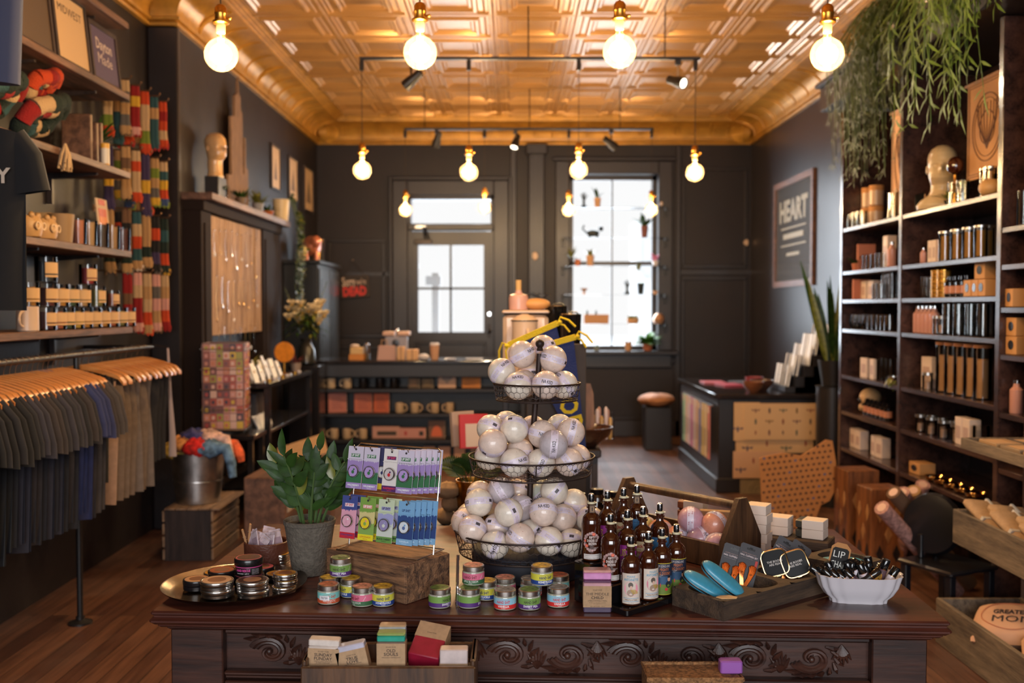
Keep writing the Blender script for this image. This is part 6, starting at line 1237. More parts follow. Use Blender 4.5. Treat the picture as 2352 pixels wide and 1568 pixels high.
b = B(); b.prism([(y_, z) for y_, z in sk], .02, mat('driftwood', s2l(128, 98, 76), .85, noise=.25, nscale=14, stretch=(6, 6, .7), bump=.3, bscale=50), 'yz'); solo(b, 'wooden_skyline', 'tall weathered wooden tower cutout standing on the mantel', 'wooden cutout', (-2.19, yk, zm), 0, None, 30)
tuft('small succulent in a clear jar beside the head', 'plant', (-2.08, PX(512, 440, -2.08).y, zm), 14, .06, .02, LEAF, 21, GLC, .035, .07)
tuft('leafy plant in a brown pot, middle of the mantel', 'plant', (-2.1, PX(552, 440, -2.1).y, zm), 20, .12, .025, LEAF, 22, cm(90, 70, 56), .045, .07)
tuft('trailing plant in a grey pot beside the white vase', 'plant', (-2.1, PX(592, 460, -2.1).y, zm), 24, .14, .03, LEAFY, 23, cm(120, 120, 130), .05, .08)
tuft('short plant in an orange dish next to the white vase', 'plant', (-2.08, PX(615, 470, -2.08).y, zm), 16, .10, .02, LEAF, 24, cm(176, 96, 44), .05, .04)
vy = PX(648, 485, -2.09).y; b = B(); b.lathe([(.055, 0), (.062, .004), (.078, .20), (.074, .20), (.06, .01)], cm(214, 190, 150, .4), 28); solo(b, 'white_vase', 'tall cream white vase at the far end of the mantel', 'vase', (-2.10, vy, zm))
t = thing('trailing_vine', 'long trailing vine spilling from the white vase down past the mantel', 'vine', (0, 0, 0)); b = B(); rr = random.Random(5); st = B()
for k in range(5):
    pts = [(-2.09, vy, zm + .19), (-2.02, vy + .04 * k, zm + .22), (-1.975, vy + .05 * k + .02, zm + .05)]; n_ = 10
    for i in range(n_): pts.append((-1.96 + .012 * sin(i + k), vy + .05 * k + .03 * sin(.9 * i + k), zm + .05 - (i + 1) * (.10 - .012 * k)))
    st.tube(pts, .0025, STEM, 4)
    for p in pts[1:]:
        for j in range(7): leaf(b, (p[0] + rr.uniform(-.01, .02), p[1] + rr.uniform(-.03, .03), p[2] + rr.uniform(-.05, .05)), (rr.uniform(.1, 1), rr.uniform(-1, 1), rr.uniform(-.9, .3)), (1, 0, .4), rr.uniform(.03, .055), .022, LEAFY if rr.random() < .4 else LEAF, .2, .1, 3)
b.make('foliage', t, 60); st.make('stem', t)
for i, (y0, y1, z0, z1, w) in enumerate(((9.26, 9.62, 2.60, 3.02, 'next to the white vase'), (9.98, 10.4, 2.58, 3.02, 'in the middle of the three'), (10.72, 11.2, 2.54, 3.02, 'last before the back corner'))):
    t = thing('picture_frame', 'narrow framed cream print on the dark wall, ' + w, 'picture', (XL + .001, 0, 0), 0, 'cream prints on the far wall')
    b = B(); b.box(0, y0, z0, .02, y0 + .02, z1, DKW).box(0, y1 - .02, z0, .02, y1, z1, DKW).box(0, y0 + .02, z0, .02, y1 - .02, z0 + .02, DKW).box(0, y0 + .02, z1 - .02, .02, y1 - .02, z1, DKW); b.make('frame', t)
    b = B(); b.box(.002, y0 + .02, z0 + .02, .010, y1 - .02, z1 - .02, cm(196, 164, 130, .6)); b.prism([(y0 + .12, z0 + .1), (y1 - .12, z0 + .1), ((y0 + y1) / 2, z1 - .12)], .0012, cm(110, 90, 76), 'yz', .0102); b.make('print', t)
# display table with jewellery, lower shelf
t = thing('display_table', 'black open display table of jewellery cards under the plank board', 'table', (0, 0, 0)); TX1 = -1.70; TY0, TY1 = 6.97, 8.45; BLW = mat('black_table_paint', s2l(28, 26, 30), .22, coat=.15)
B().box(-2.09, TY0, .93, TX1, TY1, .965, BLW, .004).make('table_top', t); B().box(-2.08, TY0 + .02, .60, TX1 - .02, TY1 - .02, .625, BLW, .003).make('shelf', t); B().box(-2.08, TY0 + .02, .20, TX1 - .02, TY1 - .02, .225, BLW, .003).make('shelf', t)
for x in (-2.085, TX1 - .045):
    for y in (TY0 + .01, TY1 - .05): B().box(x, y, 0, x + .04, y + .04, .93, BLW, .003).make('leg', t)
WC = mat('white_card', s2l(232, 232, 236), .5); rr = random.Random(9)
for i in range(14):
    y = 7.03 + .06 * i + rr.uniform(-.01, .01); x = -1.80 - .10 * (i % 3); h = rr.uniform(.12, .19); b = B(); b.box(-.002, -.035, 0, .002, .035, h, WC).sph((.004, 0, h * .55), .009, SILJ if i % 2 else GOLDJ, 8, 6, (.4, 1, 1))
    solo(b, 'jewellery_card', 'white jewellery card on the table top, %s along from the sticker spinner' % ORD[i], 'jewellery card', (x, y, .9655), rr.uniform(-.3, .3), 'jewellery cards on the table top', 35, 0, -.35)
for i in range(9):
    b = B(); b.lathe([(.016, 0), (.018, .001), (.018, .014), (.015, .016)], [TIN_S, GOLDJ, CER][i % 3], 16); solo(b, 'trinket_dish', 'tiny %s trinket dish near the table edge, %s from the spinner' % (('silver', 'gold', 'white')[i % 3], ORD[i]), 'trinket', (-1.745, 7.02 + .14 * i, .9655), 0, 'trinkets along the table edge')
t = thing('round_mirror', 'round amber mirror on a thin stand at the table end', 'mirror', (-1.82, 7.95, .9655), .5); b = B(); b.lathe([(.04, 0), (.045, .004), (.006, .012), (.005, .085), (.004, .09)], BRASS, 20); b.make('mirror_stand', t)
b = B(); b.M = Matrix.Translation((0, .0, .175)) @ Matrix.Rotation(pi / 2, 4, 'X'); b.lathe([(.001, -.004), (.080, -.004), (.082, 0), (.080, .004), (.001, .004)], mat('amber_disc', s2l(196, 120, 30), .35, .3, noise=.2, nscale=30), 32); b.make('mirror_disc', t)
tuft('spider plant in a small white pot on the jewellery table', 'plant', (-1.97, 7.45, .9655), 18, .18, .016, LEAFY, 31, cm(190, 190, 190), .04, .07)
tuft('reddish small leaved plant at the far table end', 'plant', (-1.80, 8.28, .9655), 26, .09, .02, mat('red_leaf', s2l(120, 60, 60), .5), 32, cm(150, 130, 120), .045, .07)
for i in range(12):
    b = B(); b.box(-.0015, -.035, 0, .0015, .035, .10, WC); solo(b, 'white_card_pack', 'white card standing on the lower shelf, %s in the fan' % ORD[i], 'card', (-1.79 - .008 * (i % 4), 7.04 + .035 * i, .6255), rr.uniform(-.4, .4), 'white cards on the lower shelf', 35, 0, rr.uniform(-.5, -.2))
for i in range(4):
    b = B(); b.box(-.06, -.05, 0, .06, .05, .22, cm(*[(110, 120, 124), (60, 60, 64), (90, 84, 88), (120, 96, 80)][i])); solo(b, 'boxed_gift', 'dark slim boxed gift at the rear of the lower shelf, %s in line' % ORD[i], 'box', (-1.98, 7.08 + .2 * i, .6255), .1, 'boxed gifts at the rear of the lower shelf')
for i in range(10):
    b = B(); b.lathe([(.022, 0), (.024, .002), (.024, .05), (.014, .06), (.014, .075)], [TIN_S, cm(200, 190, 190, .2), cm(150, 110, 90, .3)][i % 3], 14); solo(b, 'trinket_bottle', 'small pale bottle on the lowest shelf, %s from the crate' % ORD[i], 'bottle', (-1.78, 7.03 + .085 * i, .2255), 0, 'small bottles on the lowest shelf')
# flowers in front of the cabinet
t = thing('flower_bouquet', 'large bouquet of cream flowers and greenery on a dark stand', 'flowers', (-1.85, 8.95, 0)); b = B(); b.lathe([(.06, .98), (.085, 1.0), (.075, 1.12), (.045, 1.18), (.055, 1.22), (.05, 1.22)], mat('dark_vase', s2l(40, 40, 38), .2), 24); b.make('vase', t)
b = B(); b.box(-.14, -.14, 0, .14, .14, .98, BLW, .01); b.make('pedestal', t)
b = B(); rr = random.Random(14)
for i in range(190): a, e = rr.uniform(0, 6.28), rr.uniform(-.5, 1.2); q = rr.uniform(.03, .19); p = (q * cos(a) * cos(e), q * sin(a) * cos(e), 1.33 + q * sin(e) * 1.1); leaf(b, p, (cos(a) + rr.uniform(-.4, .4), sin(a), rr.uniform(-.6, .9)), (0, 0, 1), rr.uniform(.05, .11), rr.uniform(.018, .03), LEAFY if rr.random() < .35 else LEAF, .3, .2, 4)
b.make('foliage', t, 60); FLW = mat('cream_petal', s2l(226, 208, 170), .6)
for i in range(24):
    a = rr.uniform(0, 6.28); q = rr.uniform(.06, .2); c = Vector((q * cos(a), q * sin(a) * .8 - .03, 1.40 + rr.uniform(-.06, .13))); b = B(); R_ = rr.uniform(.032, .05)
    for k in range(9): aa = 2 * pi * k / 9; leaf(b, c, (cos(aa), sin(aa) - .4, .5), (0, -.6, 1), R_ * 1.4, R_, FLW, -.3, .3, 3)
    b.sph(c, R_ * .4, cm(200, 160, 70), 8, 6); b.make('blossom', t, 60)
for (dx, dz, h_) in ((.10, 1.52, .26), (-.10, 1.52, .2), (-.02, 1.55, .24)):
    b = B()
    for k in range(14): q = k / 13; aa = k * 2.1; leaf(b, (dx * (1 + q * .9) , 0, dz + h_ * q - .05), (cos(aa), sin(aa), .5), (0, 0, 1), .045 * (1.1 - q), .024 * (1.1 - q), FLW, .1, .3, 3)
    b.tube([(dx * .6, 0, dz - .15), (dx * 1.9, 0, dz + h_ - .05)], .003, STEM, 5); b.make('flower_spike', t, 60)
# black cabinet with sculptures
t = thing('black_cabinet', 'glossy black cabinet in the corner behind the bouquet', 'cabinet', (0, 0, 0)); CAB = mat('glossy_black_cabinet', s2l(40, 42, 46), .3, coat=.4); B().box(XL + .002, 9.75, 0, -1.90, 10.9, 1.92, CAB, .006).make('cabinet_body', t)
B().box(XL + .002, 9.72, 1.92, -1.87, 10.94, 1.96, CAB, .006).make('cabinet_top', t)
for (a, c) in ((9.78, 10.31), (10.34, 10.87)): b = B(); b.box(-1.90, a, .1, -1.885, c, 1.88, CAB, .004).box(-1.885, a + .08, .2, -1.88, c - .08, 1.78, CAB, .003); b.make('cabinet_door', t)
t = thing('copper_pig', 'coppery pink pig sculpture on the black cabinet', 'sculpture', (-2.02, 10.05, 1.96), .2); CPG = mat('copper_pink', s2l(196, 120, 90), .3, .4); b = B(); b.sph((0, 0, .15), .11, CPG, 20, 14, (.9, 1.3, .95)).sph((.04, -.13, .19), .06, CPG, 16, 10).lathe([(.02, 0), (.024, .03)], CPG, 12, (.04, -.21, .17)); b.make('pig_body', t)
for x in (-.05, .05):
    for y in (-.09, .09): B().cyl((x, y, 0), .022, .1, CPG, 12).make('leg', t)
b = B(); b.box(-.11, -.03, 0, .03, .03, .02, GOLDJ).box(-.02, -.025, .02, -.01, .025, .26, mat('silver_sheet', (.8, .82, .85), .1, 1)); b.tube([(-.08, 0, .02), (-.06, 0, .16), (-.03, 0, .25)], .014, GOLDJ, 8); solo(b, 'brass_sculpture', 'shiny brass and silver angular sculpture beside the copper pig', 'sculpture', (-1.99, 10.52, 1.96), 1.0)
b = B(); b.lathe([(.03, 0), (.032, .05)], cm(200, 180, 140), 14).sph((0, 0, .09), .055, cm(200, 176, 110), 14, 8); solo(b, 'wooden_finial', 'cream knob ornament at the cabinet edge by the vine', 'ornament', (-2.06, 9.80, 1.96))
# sticker spinner rack on its small table
t = thing('side_table', 'small black table under the sticker spinner', 'table', (-1.93, 6.74, 0)); B().box(-.14, -.17, .615, .22, .17, .65, BLW, .004).make('table_top', t)
for sx in (-.11, .19):
    for sy in (-.14, .14): B().box(sx - .018, sy - .018, 0, sx + .018, sy + .018, .615, BLW, .002).make('leg', t)
pr_ = PY(520, 882, 6.74); t = thing('sticker_spinner', 'revolving rack of small colourful stickers and magnets', 'spinner rack', (pr_.x + .0, 6.74, .651), .12); b = B(); b.cyl((0, 0, 0), .12, .015, TRK, 24).tube([(0, 0, 0), (0, 0, .60)], .012, TRK, 10); b.make('spinner_base', t)
rr = random.Random(20); pal = [(176, 80, 60), (196, 130, 110), (120, 70, 70), (216, 176, 160), (170, 70, 66), (206, 170, 50), (206, 150, 140), (196, 120, 90), (150, 80, 66), (200, 140, 130), (70, 50, 60), (160, 150, 60)]
for f in range(4):
    b = B(); b.M = Matrix.Rotation(f * pi / 2, 4, 'Z'); b.box(-.13, -.135, .03, .13, -.128, .61, cm(120, 90, 84)); b.make('rack_panel', t); b = B(); b.M = Matrix.Rotation(f * pi / 2, 4, 'Z')
    for r_ in range(11):
        for c_ in range(6): x = -.125 + c_ * .0425; z = .04 + r_ * .0515; b.box(x, -.1365 - .001 * rr.random(), z, x + .039 + .002 * rr.random(), -.135, z + .047, cm(*rr.choice(pal), .45)); c = rr.choice(pal); b.box(x + .008, -.1385, z + .01, x + .028, -.1365, z + .034, cm(*c, .45))
    b.make('sticker_mosaic', t)
    for r_ in range(5): b = B(); b.M = Matrix.Rotation(f * pi / 2, 4, 'Z'); b.tube([(-.13, -.145, .03 + r_ * .135), (.13, -.145, .03 + r_ * .135)], .003, WIRE, 5); b.make('wire_rail', t)
# slatted crate, galvanised bucket of scarves
CRW = wood('pale_crate_wood', s2l(96, 76, 64), s2l(160, 132, 110), .75, 1, .5, .2)
c0 = PZ(490, 1288, 0); t = thing('slatted_crate', 'upturned slatted wooden crate under the metal bucket', 'crate', (c0.x, c0.y, 0), 0); cwx, cdy, chz = .30, .56, .30
for i in range(4): z = .005 + i * .076; B().box(-.012, 0, z, 0, cdy, z + .062, CRW, .002).make('slat', t); B().box(-cwx, 0, z, -cwx + .012, cdy, z + .062, CRW, .002).make('slat', t)
for y in (0, cdy - .014): B().box(-cwx + .013, y, 0, -.013, y + .014, chz, DKW, .002).make('end_board', t)
for i in range(5): x = -cwx + .013 + i * .067; B().box(x, .0, chz + .001, x + .060, cdy, chz + .012, CRW, .002).make('top_slat', t)
for y in (.016, cdy - .03 - .016, cdy / 2): B().box(-.03, y, 0, -.0125, y + .03, chz, CRW).make('corner_post', t)
GALV = mat('galvanised_metal', (.5, .48, .47), .35, 1, noise=.25, nscale=12); bk = Vector((c0.x - .155, c0.y + .22, chz + .013))
b = B(); b.lathe([(.125, 0), (.130, .003), (.160, .30), (.163, .303), (.163, .309), (.158, .309), (.126, .01)], GALV, 40).lathe([(.1445, .13), (.1475, .135), (.1465, .14)], GALV, 40, cap=False); solo(b, 'metal_bucket', 'galvanised metal bucket overflowing with patterned scarves', 'bucket', bk)
SCM = {k: mat('print_scarf_' + k, s2l(*c), .85, noise=.5, nscale=30) for k, c in {'leopard': (190, 130, 76), 'red': (196, 30, 26), 'navy': (60, 60, 110), 'white': (196, 160, 150), 'blue': (90, 120, 150), 'yellow': (190, 160, 80), 'orange': (206, 90, 50)}.items()}
for i, (k, a, q, h, dn) in enumerate((('leopard', 3.9, .10, .07, 0), ('red', 5.0, .12, .055, .0), ('navy', 4.6, .04, .14, 0), ('white', 5.9, .08, .13, .22), ('blue', 5.5, .14, .05, .17), ('yellow', 3.6, .13, .02, 0), ('orange', .1, .12, .06, .10), ('leopard', 2.0, .08, .10, 0), ('navy', .6, .09, .10, 0))):
    b = B(); rr = random.Random(i); c = (q * cos(a), q * sin(a), .31 + h * .6)
    b.sph((0, 0, 0), .075, SCM[k], 22, 14, (1.15, .9, .75), lambda A, T: 1 + .16 * sin(3 * A + 2 * i) * cos(2 * T) + .08 * sin(7 * A + 5 * T + i)); 
    if dn: b.tube([(.03, 0, 0), (.11, -.02, .0), (.14, -.03, -dn * .5), (.15, -.03, -dn)], [.04, .035, .03, .022], SCM[k], 10)
    solo(b, 'bundled_scarf', '%s scarf bundled in the metal bucket%s' % ({'leopard': 'tan leopard print', 'red': 'bright red', 'navy': 'navy print', 'white': 'white and blush striped', 'blue': 'pale blue', 'yellow': 'yellow print', 'orange': 'orange'}[k], ', one end trailing over the rim' if dn else ', ' + ('front' if sin(a) < 0 else 'rear') + ' of the pile'), 'scarf', bk + Vector(c), 0, 'scarves in the metal bucket', 80)
# wooden boxes on the floor beyond
b0 = PY(606, 1100, 7.0); t = thing('wooden_crate', 'brown wooden box with a pale sign on its side, behind the crate', 'box', (-1.64, 6.05, 0), -.05); B().box(-.0, 0, 0, .26, .38, .46, SHW, .006).make('crate_body', t); b = B(); b.box(.2605, .03, .24, .263, .35, .44, cm(190, 176, 168, .8)); b.make('pale_sign', t)
b = B(); b.prism([(-.17, 0), (.17, 0), (.17, .02), (-.17, .02)], .3, KRAFT, 'xz'); o = solo(b, 'box_lid', 'tilted brown cardboard lid on the floor boxes', 'lid', (-1.44, 6.9, .42), .2, None, 35, .35, -.3)
b = B(); b.box(-.16, 0, 0, .16, .3, .36, SHW, .005); solo(b, 'wooden_box', 'plain brown box under the tilted cardboard lid', 'box', (-1.42, 6.9, 0), .1)
# ================================================================ sign, back window plants, switches
t = thing('hanging_sign', 'small hanging sign with white script and red capitals on the back wall', 'sign', tuple(PY(814, 658, YB - .05)), 0, None, 0, -.07 + 0); w_, h_ = .165, .125
b = B(); b.box(-w_, 0, -h_, w_, .02, h_, cm(70, 56, 50, .7), .004).box(-w_ + .012, -.002, -h_ + .012, w_ - .012, 0, h_ - .012, cm(44, 38, 38, .7)); b.make('sign_board', t)
b = B(); b.text('Sorry', .10, (-.06, -.003, .055), cm(206, 180, 164), .15, bold=.02).text("we're", .07, (.08, -.003, .05), cm(190, 160, 146), .11, bold=.01).text('DEAD', .10, (0, -.0035, -.058), cm(206, 46, 38), .27, bold=.05); b.make('lettering', t)
b = B(); b.tube([(-.12, .01, h_), (0, .025, h_ + .17), (.12, .01, h_)], .003, CORDM, 5).sph((0, .03, h_ + .18), .010, cm(150, 130, 120), 8, 6); b.make('hanging_string', t)
def plate(px, py, y, lab, r=.03):
    p = PY(px, py, y); b = B(); b.M = Matrix.Translation(p) @ Matrix.Rotation(pi / 2, 4, 'X'); b.lathe([(r * .7, 0), (r, .002), (r * 1.02, .012), (r * .8, .02), (r * .3, .022)], cm(206, 176, 150, .4), 20, sx=.9, sy=1.25); solo(b, 'wall_switch', lab, 'switch')
plate(1229, 588, YB - .09, 'pale oval switch on the pilaster between door and window', .036); plate(1713, 557, YB, 'pale round thermostat near the back corner', .034); plate(1519, 468, YB - .045, 'small warm knob on the window casing', .018)
# window shelves: clear glass on black brackets
SY_ = YB - .10; SHZ = {}
WS = {'a': 477, 'b': 546, 'c': 611, 'd': 676, 'e': 743}
for k, py in WS.items():
    z = PY(1400, py, SY_).z; SHZ[k] = z; t = thing('window_shelf', 'thin clear shelf across the big window, %s from the top' % ORD['abcde'.index(k)], 'shelf', (0, 0, 0), 0, 'clear shelves across the window')
    B().box(WX0 - .06, SY_ - .07, z - .008, WX1 + .06, SY_ + .05, z, GLC).make('shelf_pane', t)
    for x in (WX0 - .09, WX1 + .06): B().box(x, SY_ - .06, z - .03, x + .03, SY_ + .06, z + .004, TRK, .003).box(x, SY_ + .02, z - .10, x + .03, SY_ + .055, z - .03, TRK, .003).make('bracket', t)
TER = mat('terracotta', s2l(196, 116, 80), .7); TANP = mat('tan_pot', s2l(206, 158, 116), .6); SILH = mat('dark_figurine', s2l(30, 40, 44), .5)
def wpot(px, k, r, h, m, lab, n=14, L_=.10, W_=.03, lm=LEAF, seed=1, up=1, spread=1, name='potted_plant'):
    p = PY(px, 500, SY_); return tuft(lab, 'plant', (p.x, SY_, SHZ[k] + .0005), n, L_, W_, lm, seed, m, r, h, name, up, spread)
def hand_fig(px, k, lab, h=.2, lean_=0):
    p = PY(px, 500, SY_); b = B(); b.lathe([(.045, 0), (.04, .01), (.015, .04), (.014, h * .5), (.022, h * .62)], SILH, 14)
    for i, (dx, q) in enumerate(((-.022, .9), (-.010, 1.0), (.002, 1.03), (.014, .97), (.03, .82))): b.tube([(dx * .6, 0, h * .58), (dx, 0, h * .75), (dx * 1.5, 0, h * q)], .0055, SILH, 6)
    solo(b, 'hand_figurine', lab, 'figurine', (p.x, SY_, SHZ[k] + .0005), 0, None, 35)
hand_fig(1341, 'a', 'dark hand shaped ring holder on the top window shelf', .17); hand_fig(1441, 'd', 'dark hand shaped ring holder on the fourth window shelf', .16)
wpot(1372, 'a', .042, .11, TANP, 'cactus in a tan pot on the top window shelf', 5, .14, .05, LEAF, 2, 2.2, .3)
t = wpot(1480, 'b', .045, .135, cm(120, 70, 62), 'leafy plant in a maroon pot on the second window shelf', 12, .16, .05, LEAF, 3, 1.4, .7)
b = B(); b.sph((0, 0, .05), .05, SILH, 14, 8, (1.5, .6, .8)).sph((.09, 0, .10), .03, SILH, 10, 8).tube([(-.07, 0, .05), (-.12, 0, .10), (-.10, 0, .14)], .01, SILH, 6).sph((-.04, 0, .016), .018, SILH, 8, 6).sph((.05, 0, .016), .018, SILH, 8, 6); solo(b, 'animal_figurine', 'dark animal figurine on the second window shelf', 'figurine', (PY(1362, 500, SY_).x, SY_, SHZ['b'] + .003), 0, None, 60)
wpot(1327, 'c', .035, .075, TER, 'tiny orange terracotta pot on the third window shelf', 5, .05, .02, LEAF, 5); wpot(1356, 'c', .048, .12, TANP, 'tan jug shaped pot with sprigs on the third window shelf', 14, .10, .03, LEAFY, 6, 1.5, .6)
wpot(1312, 'c', .03, .10, GLC, 'grassy plant in a clear glass at the third shelf bracket', 12, .16, .02, LEAFY, 7, 1.6, .6)
b = B(); b.lathe([(.025, 0), (.01, .02), (.01, .03), (.05, .07), (.048, .07), (.01, .035)], TANP, 18); solo(b, 'footed_dish', 'small tan footed dish on the fourth window shelf', 'dish', (PY(1342, 500, SY_).x, SY_, SHZ['d'] + .0005))
wpot(1472, 'd', .042, .13, SILH, 'dark slim pot with one drooping leaf on the fourth window shelf', 5, .12, .04, LEAFY, 8, .9, .8); wpot(1468, 'c', .02, .03, LEAF, 'small green bud plant hanging below the third shelf end', 6, .08, .04, LEAFY, 18, -.6, .5)
p = PY(1369, 700, SY_); b = B(); b.prism([(-.14, 0), (.14, 0), (.145, .105), (-.14, .105)], .07, cm(196, 146, 106, .6), 'xz', -.035); solo(b, 'tan_planter', 'long tan rectangular planter on the lowest window shelf', 'planter', (p.x, SY_, SHZ['e'] + .0005))
for i, dx in enumerate((-.1, .0)): b = B(); b.lathe([(.012, 0), (.012, .02), (.002, .05)], SILH, 8); solo(b, 'cactus_spike', 'thin cactus tip rising from the tan planter, %s one' % ORD[i], 'cactus', (p.x + dx, SY_, SHZ['e'] + .106), 0, 'cactus tips in the tan planter')
p = PY(1454, 700, SY_); t = thing('oval_planter', 'small tan oval planter of succulents on the lowest window shelf', 'planter', (p.x, SY_, SHZ['e'] + .0005)); b = B(); b.lathe([(.05, 0), (.065, .06), (.06, .06)], TANP, 20, sx=1.15, sy=.6); b.make('planter_body', t); b = B()
rr = random.Random(4)
for i in range(24): leaf(b, (rr.uniform(-.05, .05), rr.uniform(-.02, .02), .055), (rr.uniform(-.6, .6), rr.uniform(-.4, .4), 1), (0, -1, 0), .04, .018, LEAFY, .1, .2, 3)
b.make('foliage', t, 60)
p = PY(1505, 700, SY_); b = B(); b.lathe([(.05, 0), (.07, .05), (.05, .1), (.03, .115)], mat('copper_lamp', s2l(196, 150, 120), .3, .5), 20); solo(b, 'copper_pot', 'round pinkish pot at the end of the lowest window shelf', 'pot', (WX1 + .0, SY_, SHZ['e'] + .0005))
p = PY(1507, 600, SY_); wpot(1506, 'c', .04, .06, CER, 'white pot of pink orchids at the window shelf end', 12, .10, .04, mat('pink_petal', s2l(196, 120, 150), .5), 9, 1.2, .8); wpot(1506, 'd', .03, .04, TANP, 'small tan dish plant at the fourth shelf end', 6, .04, .02, LEAF, 10)
zs = WZ0
tuft('bushy bright green plant on the window sill corner', 'plant', (PY(1487, 800, YB - .1).x, YB - .12, zs), 90, .18, .06, mat('bright_leaf', s2l(80, 130, 50), .4), 40, TER, .06, .08, 'bushy_plant', .9, 1.3)
tuft('small plant in a tan pot on the window sill', 'plant', (PY(1443, 800, YB - .1).x, YB - .1, zs), 6, .05, .02, LEAF, 41, TANP, .045, .10); tuft('little cone plant on the window sill', 'plant', (PY(1370, 800, YB - .1).x, YB - .1, zs), 12, .07, .02, LEAFY, 42, cm(150, 150, 130), .03, .03)
# ================================================================ back counter with mugs and books
CF, CTZ = 9.2, 1.005; cx0, cx1 = PY(716, 850, CF).x, .12; CTR = mat('black_counter_paint', s2l(30, 25, 26), .4, bump=.05, bscale=40); CTOP = mat('black_counter_top', s2l(34, 30, 32), .16, coat=.3)
t = thing('back_counter', 'long black shelved counter below the back door, stocked with mugs', 'counter', (0, 0, 0)); B().box(cx0 - .03, CF - .02, CTZ - .035, cx1 + .03, CF + .62, CTZ, CTOP, .006).make('counter_top', t); B().box(cx0, CF + .30, 0, cx1, CF + .60, CTZ - .036, CTR).make('back_body', t)
CZ = [PY(900, py, CF).z for py in (893, 950, 1010, 1078)]; CZ[3] = max(.03, CZ[3])
for z in CZ: B().box(cx0 + .04, CF, z - .03, cx1 - .04, CF + .299, z, CTR, .003).make('shelf', t)
for x in (cx0, cx1 - .04): B().box(x, CF, 0, x + .04, CF + .299, CTZ - .036, CTR, .003).make('side_panel', t)
B().box(cx0 + .04, CF - .005, CTZ - .15, cx1 - .04, CF + .015, CTZ - .036, CTR, .003).make('front_rail', t)
def CX(px, yy=CF + .12): return PY(px, 900, yy).x
IV = cm(196, 168, 136, .35); BM_ = cm(24, 20, 22, .3)
MG = {(s, c): Proto(mug('x', col=m, r=.040, h=.090, side=s)) for s, c, m in ((1, 'ivory', IV), (-1, 'ivory', IV), (1, 'black', BM_))}
for (px, r_, s, c, w) in ((762, 0, -1, 'ivory', 'first mug on the top shelf'), (799, 0, -1, 'ivory', 'second mug on the top shelf'), (918, 1, 1, 'ivory', 'beside the orange book on the second shelf'), (953, 1, 1, 'ivory', 'second after the books on the second shelf'), (999, 1, -1, 'ivory', 'third after the books on the second shelf'), (1033, 1, -1, 'ivory', 'beside the red book stand on the second shelf'),
                       (768, 2, -1, 'ivory', 'first mug on the third shelf'), (797, 2, 1, 'ivory', 'second mug on the third shelf'), (834, 2, -1, 'ivory', 'against the pink tins on the third shelf')):
    MG[(s, c)].put((CX(px), CF + .10, CZ[r_] + .001), 0, 'cream mug on the back counter, ' + w, 'cream mugs on the back counter')
for i, px in enumerate((834, 872, 905)):
    MG[(1, 'black')].put((CX(px), CF + .12, CZ[0] + .001), .9, 'black mug on the top shelf of the back counter, %s from the cream mugs' % ORD[i], 'black mugs on the back counter')
def slab(px, r_, w_, h_, col, lab, name='book', cat='book', art=None, th=.02, rx=-.12, y=None, rz=0):
    t = thing(name, lab, cat, (CX(px), y or CF + .10, CZ[r_] + .002 if isinstance(r_, int) else r_), rz, None, rx); b = B(); b.box(-w_ / 2, 0, 0, w_ / 2, th, h_, cm(*col, .6), .002).box(-w_ / 2 + .003, .002, -.0005, w_ / 2 + .002, th - .002, h_ - .003, cm(210, 196, 176)); b.make('cover', t)
    if art: b = B(); art(b, w_, h_); b.make('cover_print', t)
    return t
def a_lines(c): return lambda b, w_, h_: [b.box(-w_ * .3, -.0012, h_ * (.2 + .11 * i), w_ * (.3 - .06 * (i % 3)), -.0002, h_ * (.24 + .11 * i), cm(*c)) for i in range(6)]
def a_heart(b, w_, h_):
    P = [(w_ * .30 * (16 * sin(a) ** 3) / 16, h_ * .5 + w_ * .30 * (13 * cos(a) - 5 * cos(2 * a) - 2 * cos(3 * a) - cos(4 * a)) / 16) for a in [2 * pi * k / 32 for k in range(32)]]; b.add([(x, -.0006, z) for x, z in P], [tuple(range(31, -1, -1))], cm(150, 130, 120))
slab(776, 1, .17, .185, (176, 100, 84), 'dusty pink notebook at the end of the second counter shelf', art=a_lines((140, 70, 60)), rz=.25)
slab(835, 1, .165, .18, (176, 88, 62), 'orange brown notebook, second of the three on the counter', art=a_lines((140, 60, 44)), rz=.2); slab(876, 1, .145, .18, (186, 84, 44), 'brighter orange notebook beside the cream mugs', art=a_lines((130, 54, 30)))
slab(951, 0, .105, .095, (96, 78, 60), 'small speckled brown box on the top counter shelf', 'gift_box', 'box', a_lines((150, 110, 80)), .06, 0); slab(982, 0, .105, .090, (100, 82, 62), 'second speckled brown box, beside the heart card', 'gift_box', 'box', a_lines((140, 116, 80)), .06, 0)
slab(1027, 0, .165, .175, (206, 164, 140), 'pale card with a grey printed heart on the counter', 'greeting_card', 'card', a_heart, .004); slab(1082, 0, .175, .10, (196, 120, 50), 'wide orange book at the far end of the top counter shelf', art=a_lines((150, 90, 40)), rz=-.1)
slab(886, 2, .25, .11, (196, 146, 132), 'long pink tin with a dark window on the third counter shelf', 'pink_tin', 'tin', lambda b, w_, h_: b.box(-w_ * .32, -.0012, h_ * .25, w_ * .4, -.0002, h_ * .6, cm(60, 46, 30)), .06, 0); slab(947, 2, .25, .095, (200, 140, 130), 'second long pink tin with red spots on the third shelf', 'pink_tin', 'tin', lambda b, w_, h_: (b.box(w_ * .26, -.0012, h_ * .25, w_ * .42, -.0002, h_ * .7, cm(50, 40, 30)), b.box(-w_ * .3, -.0012, h_ * .3, -w_ * .2, -.0002, h_ * .7, cm(180, 60, 60))), .06, 0)
